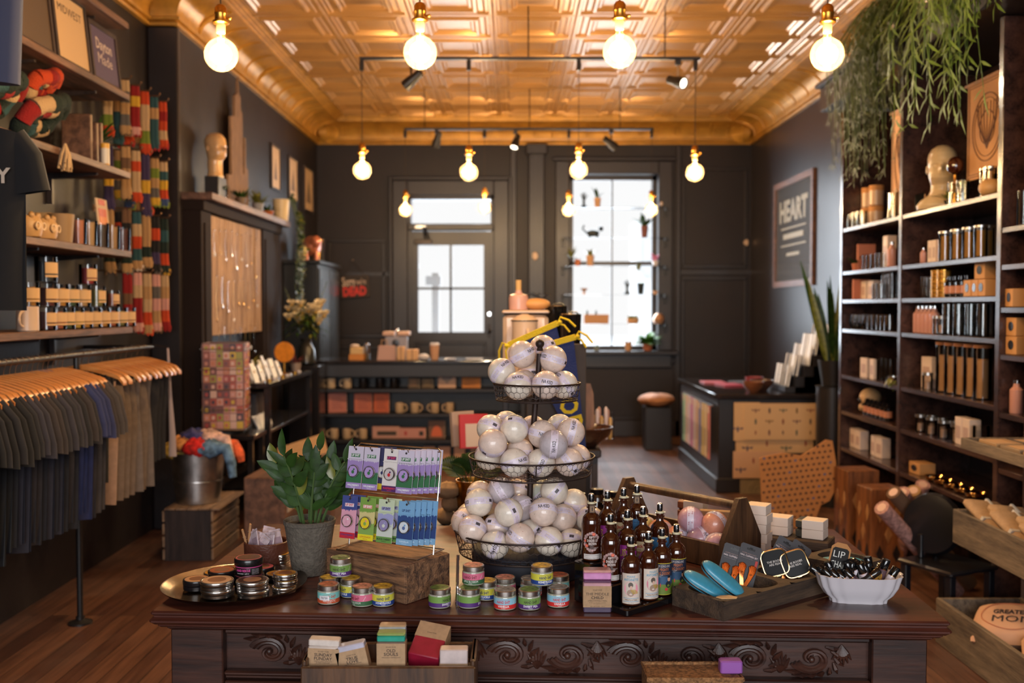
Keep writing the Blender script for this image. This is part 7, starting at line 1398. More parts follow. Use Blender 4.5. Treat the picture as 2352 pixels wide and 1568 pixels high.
slab(1003, 2, .155, .165, (110, 76, 60), 'square print with a glowing orange dome on the third shelf', 'art_tile', 'art tile', lambda b, w_, h_: (b.add([(w_ * .33 * cos(a), -.0008, h_ * .1 + h_ * .62 * sin(a)) for a in [pi * k / 16 for k in range(17)]], [tuple(range(17))], cm(206, 96, 54)),), .01)
for i, (px, w_) in enumerate(((985, .11), (1020, .11), (1055, .10), (1130, .12))): slab(px, 3, w_, .16, (190, 140, 116), 'pale pink card on the bottom counter shelf, %s along' % ORD[i], 'greeting_card', 'card', None, .004)
# things on the counter top
def ctop(px, y=CF + .2): return (PY(px, 800, y).x, y, CTZ + .0005)
t = thing('boxed_sweets', 'small orange and cream box near the corner of the back counter', 'box', ctop(820)); b = B(); b.box(-.07, -.04, 0, .07, .04, .05, cm(206, 130, 50)).box(-.06, -.035, .05, .06, .035, .115, cm(214, 176, 120), .004); b.make('box_body', t); b = B(); b.sph((-.02, 0, .13), .03, cm(220, 200, 190), 10, 8, (1.5, 1, .5)); b.make('ribbon', t)
b = B(); b.lathe([(.026, 0), (.028, .003), (.028, .14), (.015, .155), (.001, .157)], CHR, 20); solo(b, 'steel_flask', 'upright chrome flask on the back counter', 'flask', ctop(843))
b = B(); b.prism([(-.085, 0), (.085, 0), (.075, .13), (-.07, .13)], .08, cm(196, 156, 146, .6), 'xz', -.04).tube([(-.05, 0, .13), (-.045, 0, .185), (-.0, 0, .185), (.005, 0, .13)], .004, KRAFT, 6); solo(b, 'paper_bag', 'pale pink paper carrier bag on the back counter', 'bag', ctop(888))
t = thing('coffee_grinder', 'white and grey coffee machine with a round dial on the back counter', 'machine', ctop(912, CF + .42)); b = B(); b.box(-.11, -.06, 0, .10, .08, .22, cm(150, 146, 160, .4), .01).box(-.13, -.08, .22, -.02, .08, .26, cm(206, 170, 150, .5), .006).box(.01, -.08, .22, .125, .08, .26, cm(206, 170, 150, .5), .006).sph((.0, 0, .27), .02, CHR, 10, 8); b.make('machine_body', t); b = B(); b.M = Matrix.Translation((-.005, -.061, .15)) @ Matrix.Rotation(pi / 2, 4, 'X'); b.lathe([(.035, 0), (.035, .01), (.016, .012)], BM_, 20); b.make('dial', t)
for i, (px, w_, h_, dz) in enumerate(((922, .07, .125, 0), (948, .11, .10, 0))): b = B(); b.box(-w_ / 2, -.05, 0, w_ / 2, .04, h_, cm(214, 170, 126, .6), .003).box(-.004, -.051, 0, .004, .041, h_ + .001, cm(120, 90, 70)); solo(b, 'cream_box', ('taller' if i == 0 else 'wider') + ' cream box of the pair beside the paper bag', 'box', ctop(px, CF + .14), 0, 'cream boxes on the back counter')
t = thing('coffee_cup', 'paper takeaway coffee cup with a white lid on the back counter', 'cup', ctop(998)); b = B(); b.lathe([(.032, 0), (.034, .002), (.045, .135)], cm(196, 150, 120, .6), 24); b.make('paper_cup', t); b = B(); b.lathe([(.048, .133), (.048, .143), (.042, .15), (.040, .158), (.03, .158)], CER, 24); b.make('cup_lid', t)
for i, (px, w_) in enumerate(((975, .06), (1035, .12), (1090, .18))): b = B(); b.box(-w_ / 2, -.10, 0, w_ / 2, .02, .012, GLC, .002).box(-w_ / 2 + .01, -.09, .012, w_ / 2 - .01, .01, .02, CER, .002); solo(b, 'glass_tray', 'low glass and white tray catching window light, %s from the machine' % ORD[i], 'tray', ctop(px, CF + .12), 0, 'glass trays on the back counter')
b = B(); b.sph((0, 0, .03), .045, CER, 16, 10, (1.2, .8, .7)); solo(b, 'white_shell_dish', 'white rounded dish beside the coffee cup', 'dish', ctop(973, CF + .06))
# ================================================================ central display of kitchen things behind the bath bombs
t = thing('tiered_display_table', 'dark tiered wooden display table behind the bath bombs', 'table', (0, 0, 0)); cy0 = 4.55; X_ = lambda px, y=cy0: PY(px, 900, y).x
zz = [.40, .72, PY(1200, 880, cy0 + .25).z]
B().box(X_(1045), cy0, .36, X_(1410), cy0 + .75, .40, DKW, .006).make('lower_deck', t); B().box(X_(1075), cy0 + .18, .78, X_(1390), cy0 + .7, .82, DKW, .006).make('middle_deck', t); B().box(X_(1150), cy0 + .36, 1.10, X_(1345), cy0 + .68, 1.13, DKW, .005).make('top_deck', t)
for px in (1050, 1398): 
    for y in (cy0 + .02, cy0 + .68): B().box(X_(px) - .02, y, 0, X_(px) + .02, y + .04, .36, DKW, .003).make('leg', t)
for px in (1085, 1375):
    for y in (cy0 + .2, cy0 + .62): B().box(X_(px) - .015, y, .401, X_(px) + .015, y + .03, .78, DKW, .003).make('post', t)
for px in (1160, 1335): B().box(X_(px) - .015, cy0 + .5, .821, X_(px) + .015, cy0 + .53, 1.10, DKW, .003).make('post', t)
yt = cy0 + .50; ZTt = 1.131
def CT(px, y=yt, z=ZTt): return (PY(px, 800, y).x, y, z)
ENA = mat('cream_enamel', s2l(214, 184, 160), .3, coat=.4)
# stacked white enamel flour bins and pitcher
t = thing('enamel_bread_bin', 'large cream enamel bin with a dark rimmed lid on the display top', 'bin', CT(1207, yt + .05)); b = B(); hB = PY(1200, 712, yt).z - ZTt - .02; b.box(-.115, -.07, 0, .115, .09, hB, ENA, .02); b.make('bin_body', t); b = B(); b.box(-.12, -.075, hB + .0005, .12, .095, hB + .02, ENA, .008).tube([(-.11, -.076, hB), (.12, -.076, hB)], .004, BLK, 6); b.make('lid', t)
t = thing('enamel_pitcher', 'cream enamel jug in front of the enamel bin', 'jug', CT(1205, yt - .10)); b = B(); b.lathe([(.055, 0), (.06, .004), (.068, .10), (.062, .26), (.066, .30), (.06, .30)], ENA, 28); b.make('jug_body', t); b = B(); b.tube([(.015, -.062, .26), (.02, -.105, .22), (.02, -.10, .12), (.015, -.066, .08)], .009, ENA, 8); b.make('handle', t); b = B(); b.lathe([(.066, .301), (.066, .306), (.04, .325), (.012, .335)], ENA, 28).tube([(.067 * cos(a), .067 * sin(a), .302) for a in [2 * pi * k / 28 for k in range(28)]], .003, BLK, 5, True); b.make('lid', t)
zt2 = ZTt + hB + .021; t = thing('cork_bottle', 'round shouldered pinkish bottle with a cork on top of the enamel bin', 'bottle', CT(1191, yt + .05, zt2)); b = B(); b.lathe([(.045, 0), (.048, .003), (.05, .06), (.046, .075), (.018, .085), (.016, .10)], cm(206, 160, 150, .3), 24); b.make('bottle_body', t); b = B(); b.lathe([(.014, .10), (.015, .15), (.013, .152)], cm(206, 166, 110, .8), 14); b.make('cork', t)
b = B(); b.sph((0, 0, .03), .055, cm(206, 150, 90, .5), 18, 10, (1.3, .8, .55)); solo(b, 'wooden_soap_dish', 'rounded tan wooden dish on the enamel bin', 'dish', CT(1232, yt + .05, zt2)); 
t = thing('scouring_bundle', 'wiry dark bundle lying on the tan dish', 'bundle', CT(1240, yt + .05, zt2 + .06)); b = B(); rr = random.Random(2)
for i in range(26): a = rr.uniform(0, pi); b.tube([(rr.uniform(-.02, .02), 0, 0), (.045 * cos(a), rr.uniform(-.02, .02), .02), (.06 * cos(a + .3), rr.uniform(-.03, .03), .012 + .02 * rr.random())], .0016, TRK, 4)
b.make('twigs', t)
for i, (px, py0, h_, r_) in enumerate(((1271, 703, .15, .06), (1310, 722, .235, .055))):
    zt_ = PY(px, py0, yt - .0).z; zb_ = ZTt if i == 1 else ZTt + .10
    t = thing('black_pot', 'glossy black enamel pot, ' + ('upper one beside the cream bin' if i == 0 else 'lower one toward the window'), 'pot', CT(px + 6 * (1 - i), yt + .13 * (1 - i), ZTt), 0, 'black pots on the display top'); b = B(); hh = zt_ - ZTt; b.lathe([(r_ * .8, 0), (r_ * .85, .004), (r_, hh - .006), (r_ * 1.04, hh), (r_ * .98, hh), (r_ * .8, hh * .3)], mat('black_enamel_pot', s2l(16, 16, 18), .12, coat=.6), 30); b.make('pot_body', t)
    b = B(); b.tube([(r_ * .9 * cos(a), r_ * .9 * sin(a), hh + .001 + .035 * sin(a / 1) ** 2 * 0) for a in [2 * pi * k / 24 for k in range(24)]], .003, CHR, 5, True); b.make('rim', t); b = B(); b.tube([(r_ * .2 - .03, 0, hh), (r_ * .2 - .02, 0, hh + .012), (r_ * .2 + .02, 0, hh + .012), (r_ * .2 + .03, 0, hh)], .004, BLK, 6); b.make('lid_handle', t)
# felt pennants
NAVYF = mat('navy_felt', s2l(34, 48, 100), .95, bump=.3, bscale=200, sheen=.3); YELF = mat('yellow_felt', s2l(222, 188, 40), .95, bump=.3, bscale=200)
def pennant(lab, p0, ang, L_, w_, letters, y, tx=False):
    t = thing('felt_pennant', lab, 'pennant', (p0.x, y, p0.z), 0, 'blue and yellow pennants', 0, ang); b = B(); b.prism([(-w_ / 2, 0), (0, -L_), (.02, -L_), (w_ / 2, 0)][::1], .002, NAVYF, 'xz'); b.make('felt', t)
    b = B(); b.box(-w_ / 2 - .01, -.0015, -.01, w_ / 2 + .01, .004, .014, YELF, .001); b.make('header_band', t)
    for s in (-1, 1):
        b = B(); x = s * (w_ / 2 + .008); b.tube([(x, 0, .0), (x + s * .02, -.004, .02), (x + s * .045, -.004, -.005), (x + s * .06, -.002, -.04)], .0045, YELF, 5).tube([(x, 0, .0), (x + s * .02, -.006, -.015), (x + s * .03, -.004, -.05)], .0045, YELF, 5).sph((x + s * .01, -.003, .002), .009, YELF, 8, 6); b.make('tie_string', t)
    if letters:
        b = B(); fn = lambda X, Z_: (Z_ , -.0012, X)
        b.text(letters, .070, (0, 0, 0), YELF, .135, lambda X, Z_: (Z_ + .005, -.0022, -L_ * .60 - X), bold=.03, sp=1.15); b.make('felt_lettering', t)
    return t
yp = 3.98
pennant('large navy felt pennant with yellow letters hanging behind the bath bombs', PY(1262, 792, yp), rad(-16), .485, .20, 'OD', yp)
pennant('rear navy pennant with knotted yellow ties crossing above it', PY(1225, 768, yp + .03), rad(-24), .44, .20, '', yp + .03)
b = B(); b.box(X_(1262, yp) - .09, yp + .045, .73, X_(1262, yp) + .15, yp + .055, PY(1225, 790, yp).z, cm(70, 60, 56, .8), .003); b.box(X_(1262, yp) - .09, yp + .02, .40, X_(1262, yp) + .15, yp + .10, .73, DKW).box(X_(1262, yp) - .12, yp - .06, 0, X_(1262, yp) + .18, yp + .18, .40, DKW, .01); solo(b, 'pennant_stand', 'dark board stand the pennants hang on', 'stand')
# cutting boards, bowl, tubes, cards to the window side
ym = cy0 + .28; ZM = .821
b = B(); b.prism([(-.07, 0), (.07, 0), (.06, .25), (.045, .30), (-.045, .30), (-.06, .25)], .016, wood('acacia_board', s2l(70, 48, 40), s2l(120, 84, 62), .5, 2), 'xz'); b2 = (PY(1335, 900, ym + .1).x, ym + .1, ZM); solo(b, 'cutting_board', 'tall brown cutting board with a pale motif behind the wooden bowl', 'cutting board', b2, -.1, None, 35, -.08)
b = B(); b.lathe([(.02, 0), (.03, .02), (.012, .05), (.024, .08), (.02, .12)], cm(206, 160, 120, .6), 14, sy=.2); solo(b, 'cutting_board_motif', 'pale figure shaped board leaning on the brown cutting board', 'wooden figure', (b2[0] - .01, b2[1] - .035, ZM), 0, None, 35, -.08)
bwp = PY(1352, 1000, cy0 + .05); t = thing('wooden_bowl', 'wide dark wooden bowl catching window light on its rim', 'bowl', (bwp.x, cy0 + .27, PY(1352, 1002, cy0 + .27).z - .0)); zb2 = ZM; t.location.z = ZM; b = B(); b.lathe([(.05, 0), (.055, .004), (.12, .06), (.135, .10), (.128, .10), (.11, .06), (.04, .015)], wood('dark_bowl_wood', s2l(44, 26, 20), s2l(88, 54, 38), .2, 0, 1, .1, coat=.6), 40); b.make('bowl_body', t)
for i in range(12):
    px = 1352 + 5 * i; b = B(); h_ = .13 + .03 * sin(i * 1.7); b.lathe([(.009, 0), (.010, .002), (.010, h_), (.004, h_ + .012)], [cm(210, 190, 190, .3), cm(170, 130, 120, .3), cm(190, 150, 90, .3), GLC][i % 4], 12); solo(b, 'slim_tube', 'slim %s test tube of bath salts behind the bowl, %s along' % (('white', 'pink', 'amber', 'clear')[i % 4], ORD[i]), 'tube', (PY(px, 930, cy0 + .55).x, cy0 + .55 + .02 * (i % 2), ZM), 0, 'slim tubes behind the bowl')
def bk_(px, y, z, w_, h_, col, lab, th=.03, rz=0, rx=-.15, art=None, name='book', cat='book'):
    t = thing(name, lab, cat, (PY(px, 950, y).x, y, z), rz, None, rx); b = B(); b.box(-w_ / 2, 0, 0, w_ / 2, th, h_, cm(*col, .4), .002).box(-w_ / 2 + .004, .003, -.0004, w_ / 2 + .001, th - .003, h_ - .004, cm(214, 206, 196)); b.make('cover', t)
    if art: b = B(); art(b, w_, h_); b.make('cover_print', t)
bk_(1090, cy0 + .22, ZM, .14, .165, (180, 40, 44), 'red topped book with a white panel on the display table', rz=.25, art=lambda b, w_, h_: b.box(-w_ * .3, -.0012, .008, w_ * .48, -.0002, h_ * .72, cm(196, 176, 168)))
bk_(1068, cy0 + .3, ZM, .12, .17, (170, 150, 140), 'grey white book behind the red topped one', rz=.5)
for i in range(7): b = B(); b.box(-.022, -.05, 0, .022, .05, .09, [cm(206, 196, 190), cm(60, 56, 60)][i % 2], .002); solo(b, 'slim_box', '%s slim box in the row beside the pole, %s along' % (('white', 'dark')[i % 2], ORD[i]), 'box', (PY(1128 + i * 8.5, 950, cy0 + .21).x, cy0 + .21 + .0, ZM + .0), 0, 'slim boxes beside the pole').scale = (.36, 1, 1)
for i in range(6): b = B(); b.box(-.11, -.08, 0, .10, .08, .022, [cm(60, 50, 50), cm(110, 90, 80), cm(84, 70, 66)][i % 3], .002); solo(b, 'stacked_book', 'flat dark book in the pile on the lower deck, %s up' % ORD[i], 'book', (PY(1085, 1000, cy0 + .12).x + .008 * (i % 2), cy0 + .10, .401 + i * .0232), R.uniform(-.15, .15), 'flat books on the lower deck')
for i in range(4): b = B(); b.box(-.11, -.10, 0, .10, .08, .022, [cm(140, 120, 110), cm(70, 60, 60), cm(120, 84, 60)][i % 3], .002); solo(b, 'stacked_book', 'flat book under the wooden bowl side of the display, %s up' % ORD[i], 'book', (PY(1385, 1000, cy0 + .12).x, cy0 + .13, .401 + i * .0232), R.uniform(-.2, .2), 'flat books at the window side')
AMJ = mat('amber_jar_glass', s2l(60, 34, 18), .08, coat=.8)
for i, (px, py, yj) in enumerate(((1330, 1132, 3.68), (1371, 1122, 3.68), (1412, 1128, 3.68), (1350, 1150, 3.60), (1392, 1152, 3.60))):
    p = PY(px, py, yj); t = thing('amber_jar', 'black lidded amber jar behind the spray bottles, %s in the group' % ORD[i], 'jar', (p.x, yj, .6005), 0, 'black lidded jars behind the bottles')
    hj = p.z - .60; b = B(); b.lathe([(.026, 0), (.029, .003), (.029, hj - .03), (.022, hj - .018)], AMJ, 20); b.make('jar_body', t); b = B(); b.lathe([(.024, hj - .018), (.025, hj - .017), (.025, hj - .001), (.023, hj)], BLK, 20); b.make('lid', t)
b = B(); b.box(.16, 3.53, .575, .50, 3.75, .6, DKW, .004); b.box(.18, 3.55, 0, .21, 3.73, .575, DKW).box(.45, 3.55, 0, .48, 3.73, .575, DKW); solo(b, 'low_bench', 'dark low bench behind the carved table holding amber jars', 'bench')
# brass pot with palm leaves and loaf shaped paper bundles behind the card rack
t = thing('brass_planter', 'brass planter with palm leaves half hidden behind the wire stand', 'planter', tuple(PY(1085, 1130, 3.62)[:2]) + (.79,)); t.location.z = .70; b = B(); b.lathe([(.05, 0), (.055, .004), (.062, .17), (.058, .17), (.05, .02)], BRASS, 30); b.make('pot', t)
b = B(); rr = random.Random(6)
for i in range(9):
    a = -2.6 + i * .62; L_ = .24; e = Vector((cos(a) * .8, sin(a) * .35, 1.0)).normalized()
    for k in range(12): q = .25 + .75 * k / 12; c = e * (L_ * q) - Vector((0, 0, .10 * q * q)) + Vector((0, 0, .15)); 
    for k in range(12):
        q = .25 + .75 * k / 12; c = Vector((e.x * L_ * q, e.y * L_ * q, .14 + e.z * L_ * q - .12 * q * q))
        for s in (-1, 1): leaf(b, c, (e.x + s * .5 * e.z, e.y, e.z * .5 - s * e.x * .5), (0, -1, .3), .07 * (1.15 - q), .009, LEAFY if i % 3 == 0 else LEAF, .2, .2, 3)
    b.tube([(0, 0, .12), tuple(Vector((e.x * L_ * .5, e.y * L_ * .5, .14 + e.z * L_ * .5 - .03))), tuple(Vector((e.x * L_, e.y * L_, .14 + e.z * L_ - .12)))], .002, STEM, 4)
b.make('foliage', t, 60)
b = B(); b.box(-.19, -.1, 0, .17, .1, .70, DKW, .01); solo(b, 'plant_plinth', 'dark plinth behind the table under the brass planter', 'plinth', (t.location.x, t.location.y, 0)); t.location.z = .7005
for i, (px, py) in enumerate(((1030, 1155), (1038, 1182), (1022, 1196))):
    p = PY(px, py, 3.62); b = B(); b.sph((0, 0, 0), .038, KRAFT, 18, 12, (1.25, .9, .8), lambda a, t: 1 + .07 * sin(5 * a + 3 * t) + .05 * sin(9 * t + a)); solo(b, 'paper_bundle', 'crumpled kraft paper bundle behind the card rack, %s from the top' % ORD[i], 'paper bundle', (p.x, 3.60 + .02 * i, .701 + .0305 + (2 - i) * .052), i, 'kraft bundles behind the card rack', 60)
# ================================================================ tall bookshelf of wares along the wall opposite the clothes
XS = 2.30; BSW = wood('dark_bookshelf_wood', s2l(40, 26, 24), s2l(74, 50, 44), .26, 1, .6, .08, coat=.3); YU = [6.98, 5.92, 4.72, 4.44]; ZR = [2.045, 1.748, 1.553, 1.351, 1.03, .78, .525]; Z2R = [1.874, 1.70, 1.50, 1.278, 1.003, .74]
t = thing('bookshelf', 'tall dark built-in bookshelf of glassware and gifts in three bays', 'bookshelf', (0, 0, 0))
for y in YU: B().box(XS, y - .022, 0, XR - .02, y + .022, 2.86, BSW, .003).make('upright', t)
B().box(XR - .02, YU[3], 0, XR - .002, YU[0], 2.86, mat('bookshelf_back_paint', s2l(50, 32, 28), .5)).make('back_panel', t)
for i in range(3):
    for z in (ZR if i < 2 else Z2R): B().box(XS + .004, YU[i + 1] + .023, z - .028, XR - .021, YU[i] - .023, z, BSW, .003).make('shelf', t)
B().box(2.16, YU[3] - .6, 2.865, XR - .002, 7.04, 3.03, TRIM, .006).box(2.13, YU[3] - .6, 3.03, XR - .002, 7.07, 3.06, TRIM, .006).make('header', t)
BAY = ('corner bay', 'middle bay', 'near bay')
AMT = cm(176, 120, 50, .2); GL2 = glass('sparkling_glass', (.97, .98, .98), .95)
def item(kind):
    t = thing(*{'tumbler': ('tumbler', 'x', 'glass'), 'tall': ('tall_glass', 'x', 'glass'), 'tulip': ('stemless_glass', 'x', 'glass'), 'amber': ('amber_tumbler', 'x', 'glass'), 'pinkbottle': ('pink_bottle', 'x', 'bottle'), 'tube': ('glass_tube', 'x', 'tube'), 'dark': ('dark_bottle', 'x', 'bottle'), 'kraft': ('kraft_box', 'x', 'box'), 'bag': ('kraft_tube', 'x', 'packet'), 'jar': ('small_jar', 'x', 'jar'), 'white': ('white_box', 'x', 'box'), 'tin': ('gold_tin', 'x', 'tin'), 'book': ('book', 'x', 'book'), 'dish': ('brass_dish', 'x', 'dish'), 'cork': ('cork_canister', 'x', 'canister')}[kind])
    b = B(); b2 = B(); g = lambda r, h, m, n=18, w_=.9: b.lathe([(r * .9, 0), (r, .003), (r, h), (r * w_, h), (r * w_, .008)], m, n)
    if kind == 'tumbler': g(.034, .10, GL2); b.make('glass', t)
    elif kind == 'tall': g(.030, .165, GL2); b.make('glass', t)
    elif kind == 'tulip': b.lathe([(.025, 0), (.030, .002), (.042, .04), (.034, .10), (.032, .10), (.038, .04)], GL2, 20); b.make('glass', t)
    elif kind == 'amber': g(.034, .16, GL2); b.make('glass', t); b2.lathe([(.029, .01), (.030, .14), (.002, .14)], AMT, 16).lathe([(.035, .155), (.035, .165), (.02, .17)], STEEL, 16); b2.make('amber_filling', t)
    elif kind == 'pinkbottle': b.lathe([(.026, 0), (.028, .003), (.028, .11), (.014, .125), (.012, .14)], cm(206, 150, 136, .25), 18); b.make('bottle_body', t); b2.lathe([(.013, .14), (.013, .155)], CHR, 14); b2.make('cap', t)
    elif kind == 'tube': g(.016, .12, GL2); b.make('glass', t)
    elif kind == 'dark': b.lathe([(.024, 0), (.026, .003), (.026, .08), (.012, .092), (.012, .11)], mat('dark_bottle_glass', s2l(22, 18, 20), .08, coat=.7), 18); b.make('bottle_body', t); b2.lathe([(.0265, .02), (.0265, .06)], cm(186, 120, 90, .5), 18, cap=False); b2.make('label', t)
    elif kind == 'kraft': b.box(-.04, -.045, 0, .04, .045, .085, cm(196, 142, 88, .7), .002); b.make('box', t); b2.M = Matrix.Translation((-.041, 0, .045)) @ Matrix.Rotation(-pi / 2, 4, 'Y'); b2.lathe([(.022, 0), (.022, .0012)], BLK, 20); b2.make('round_label', t)
    elif kind == 'bag': g(.044, .27, GL2); b.make('tube', t); b2.lathe([(.036, .008), (.038, .20), (.03, .205)], cm(200, 142, 90, .8), 14).lathe([(.046, .262), (.046, .28), (.01, .285)], cm(176, 110, 64, .7), 16); b2.make('kraft_filling', t)
    elif kind == 'jar': g(.028, .085, GL2); b.make('glass', t); b2.lathe([(.023, .008), (.023, .05)], cm(190, 146, 116, .5), 14).lathe([(.029, .085), (.029, .10)], STEEL, 16); b2.make('lid', t)
    elif kind == 'white': b.box(-.03, -.045, 0, .03, .045, .13, cm(214, 190, 176, .6), .002); b.make('box', t); b2.box(-.0312, -.03, .03, -.030, .03, .09, cm(180, 150, 140)); b2.make('box_print', t)
    elif kind == 'tin':
        b.cyl((0, 0, 0), .036, .05, mat('gold_patterned_tin', s2l(190, 138, 60), .3, .6, noise=.6, nscale=90), 20).lathe([(.037, .045), (.037, .05)], GOLDJ, 20); b.make('tin', t)
    elif kind == 'book': b.box(-.06, -.012, 0, .06, .012, .18, cm(186, 110, 80, .6), .002); b.make('cover', t)
    elif kind == 'dish': b.lathe([(.03, 0), (.05, .012), (.056, .03), (.052, .03), (.03, .008)], mat('shiny_brass', s2l(196, 150, 90), .15, 1), 18); b.sph((0, 0, .02), .03, mat('shiny_brass', (1, 1, 1)), 10, 6, (1, 1, .5)); b.make('dish', t)
    elif kind == 'cork': g(.048, .10, cm(196, 160, 130, .3)); b.make('canister', t); b2.lathe([(.049, .10), (.049, .135), (.02, .137)], cm(196, 136, 80, .8), 18); b2.make('cork_lid', t)
    return Proto(t)
IT = {}; DS = {'tumbler': 'clear low tumbler', 'tall': 'tall clear glass', 'tulip': 'rounded stemless glass', 'amber': 'clear jar with amber filling', 'pinkbottle': 'slim pink bottle', 'tube': 'narrow glass tube', 'dark': 'small dark bottle', 'kraft': 'black dotted kraft box', 'bag': 'kraft filled clear tube', 'jar': 'small lidded jar', 'white': 'pale printed box', 'tin': 'gold patterned tin', 'book': 'reddish brown book', 'dish': 'shiny brass dish', 'cork': 'cork lidded canister'}
CNT = {}
def row(bay, si, kind, pxs, dx=.08, dz=0, up='', sc=1):
    if kind not in IT: IT[kind] = item(kind)
    z = (ZR if bay < 2 else Z2R)[si] + dz
    for i, px in enumerate(pxs):
        x = XS + dx + (.05 * (i % 2) if len(pxs) > 6 else 0); pL, pR, pq = 1176 + XS * F / YU[bay], min(2352, 1176 + XS * F / YU[bay + 1]), 1176 + (x - .04) * F / YU[bay] + 10; y = x * F / (pq + (px - pL) / (pR - pL) * (pR - 8 - pq) - 1176); n = CNT.get((bay, si, kind, up), 0); CNT[(bay, si, kind, up)] = n + 1
        IT[kind].put((x, min(YU[bay] - .07, max(YU[bay + 1] + .07, y)), z + .0006), R.uniform(-.12, .12), '%s%s, shelf %s of the %s, %s from the corner' % (DS[kind], up and ' ' + up, ('one', 'two', 'three', 'four', 'five', 'six', 'seven')[si], BAY[bay], ORD[n]), '%s items in the %s' % (kind, BAY[bay]), 0, 0, sc)
row(0, 0, 'cork', (1952, 1982), .16); row(0, 0, 'cork', (1952, 1982), .16, .1385, 'stacked on top'); row(0, 0, 'tumbler', (1944, 1957, 1970), .05); row(0, 0, 'tall', (2052,), .06)
row(0, 1, 'book', (1962,), .12); row(0, 1, 'tumbler', (1979, 1990, 2003, 2017, 2028), .08); row(0, 1, 'white', (2042,), .12, 0, '', (1, 1, 1.6)); row(0, 1, 'pinkbottle', (2052,), .06)
row(0, 2, 'book', (1955,), .1, 0, '', (1, 1, .75)); row(0, 2, 'white', (1968, 1992), .12, 0, '', (1, 1.1, .95)); row(0, 2, 'tumbler', (2010, 2021), .08); row(0, 2, 'tall', (2031, 2042, 2052), .12)
row(0, 3, 'tulip', (1936, 1948, 1960, 1972, 1984), .08); row(0, 3, 'tumbler', (1998, 2010, 2024, 2036, 2048), .07)
row(0, 4, 'tall', (1953, 1962), .14, 0, '', .8); row(0, 4, 'white', (1980, 2003), .06, 0, '', (.3, 1.1, 1)); row(0, 4, 'tall', (2022, 2036, 2050), .1, 0, 'inner', .85)
row(0, 5, 'dark', (1984, 1996, 2008, 2020, 2034, 2046), .08); row(0, 6, 'white', (1945, 1962, 2012, 2030), .10)
row(1, 0, 'tumbler', (2180, 2203), .07, 0, '', (1, 1, 1.2)); row(1, 0, 'amber', (2262, 2276), .07, 0, '', (.8, .8, .9))
row(1, 1, 'pinkbottle', (2098,), .08, 0, '', .6); row(1, 1, 'white', (2116, 2128, 2142), .10, 0, '', (.6, .5, 1)); row(1, 1, 'amber', (2156, 2172, 2188, 2204, 2220, 2236, 2252, 2268), .08)
row(1, 2, 'tube', (2100, 2108, 2117), .08); 
for k in range(3): row(1, 2, 'tin', (2138, 2154), .08, k * .0508, ('at the bottom', 'in the middle', 'on top')[k])
row(1, 2, 'dark', (2172, 2186, 2202, 2218), .07); row(1, 2, 'kraft', (2238, 2258, 2276), .08); row(1, 2, 'kraft', (2270,), .08, .087, 'on top')
row(1, 3, 'pinkbottle', (2086, 2097, 2108, 2119, 2131), .08); row(1, 3, 'jar', (2146, 2156), .06); row(1, 3, 'tall', (2170, 2184, 2198, 2214, 2230, 2246, 2262, 2276), .07)
row(1, 4, 'white', (2106,), .12, 0, '', (.8, 1.3, 1.4)); row(1, 4, 'jar', (2124,), .05); row(1, 4, 'bag', (2156, 2180, 2206, 2234, 2262), .09)
row(1, 5, 'jar', (2104, 2118, 2132, 2148, 2164, 2182, 2198), .06); row(1, 5, 'white', (2216, 2236), .07, 0, '', (1, 1, 1.1)); row(1, 5, 'tumbler', (2262,), .07, 0, '', 1.2)
row(1, 6, 'kraft', (2095,), .10, 0, '', (1.2, 1.5, .8)); row(1, 6, 'dish', (2140, 2165, 2192, 2220, 2250), .07)
row(2, 0, 'tall', (2345,), .08); row(2, 2, 'kraft', (2328,), .06); row(2, 3, 'kraft', (2338,), .07); row(2, 3, 'kraft', (2338,), .07, .087, 'on top'); row(2, 4, 'pinkbottle', (2325, 2342), .06)
def RP(px, dx, z): return (XS + dx, min(6.88, XS * F / (px - 1176)), z)
t = bust('large cream porcelain head bust in the middle bay', RP(2118, .10, ZR[0] + .001), -.45, 1.12, (206, 176, 132))
t = thing('brass_goblet', 'tall brass stemmed orb beside the porcelain bust', 'goblet', RP(2163, .06, ZR[0] + .001)); b = B(); b.lathe([(.035, 0), (.01, .01), (.008, .10), (.014, .11), (.007, .12), (.007, .16)], BRASS, 18); b.make('stem', t); b = B(); b.sph((0, 0, .205), .045, AMBG, 20, 12, (1, 1, 1.1)); b.make('orb', t)
b = B(); b.sph((0, 0, .045), .055, cm(196, 150, 96, .5), 24, 12, (1, 1, .8), lambda a, t: 1 + .05 * abs(cos(4 * a))).tube([(0, 0, .08), (.005, 0, .11)], .007, cm(120, 90, 50), 8); solo(b, 'small_pumpkin', 'small cream pumpkin near the amber glasses on the top shelf', 'pumpkin', RP(2238, .07, ZR[0] + .001), 0, None, 60)
tuft('green fern in front of the porcelain bust', 'plant', RP(2152, .06, ZR[0]), 20, .09, .02, LEAFY, 61, GLC, .03, .03); tuft('wispy plant behind the brass goblet', 'plant', RP(2185, .28, ZR[0]), 14, .2, .012, LEAF, 62, DKW, .04, .05)
b = B(); b.box(-.004, -.06, 0, .004, .06, .09, cm(200, 150, 100, .5)).box(-.006, -.066, 0, -.005, .066, .10, GL2); solo(b, 'glass_plaque', 'clear edged tan plaque below the porcelain bust', 'plaque', RP(2098, .03, ZR[0] + .001))
b = B(); b.lathe([(.03, 0), (.024, .06), (.034, .10)], CRM, 16, sx=.7)
for i, q in enumerate((.16, .19, .20, .185)): b.tube([(0, -.024 + .016 * i, .09), (0, -.028 + .019 * i, q)], .008, CRM, 8)
solo(b, 'ceramic_hand', 'cream ceramic hand standing beside the cork canisters', 'figurine', RP(2012, .12, ZR[0] + .001), 0, None, 60)
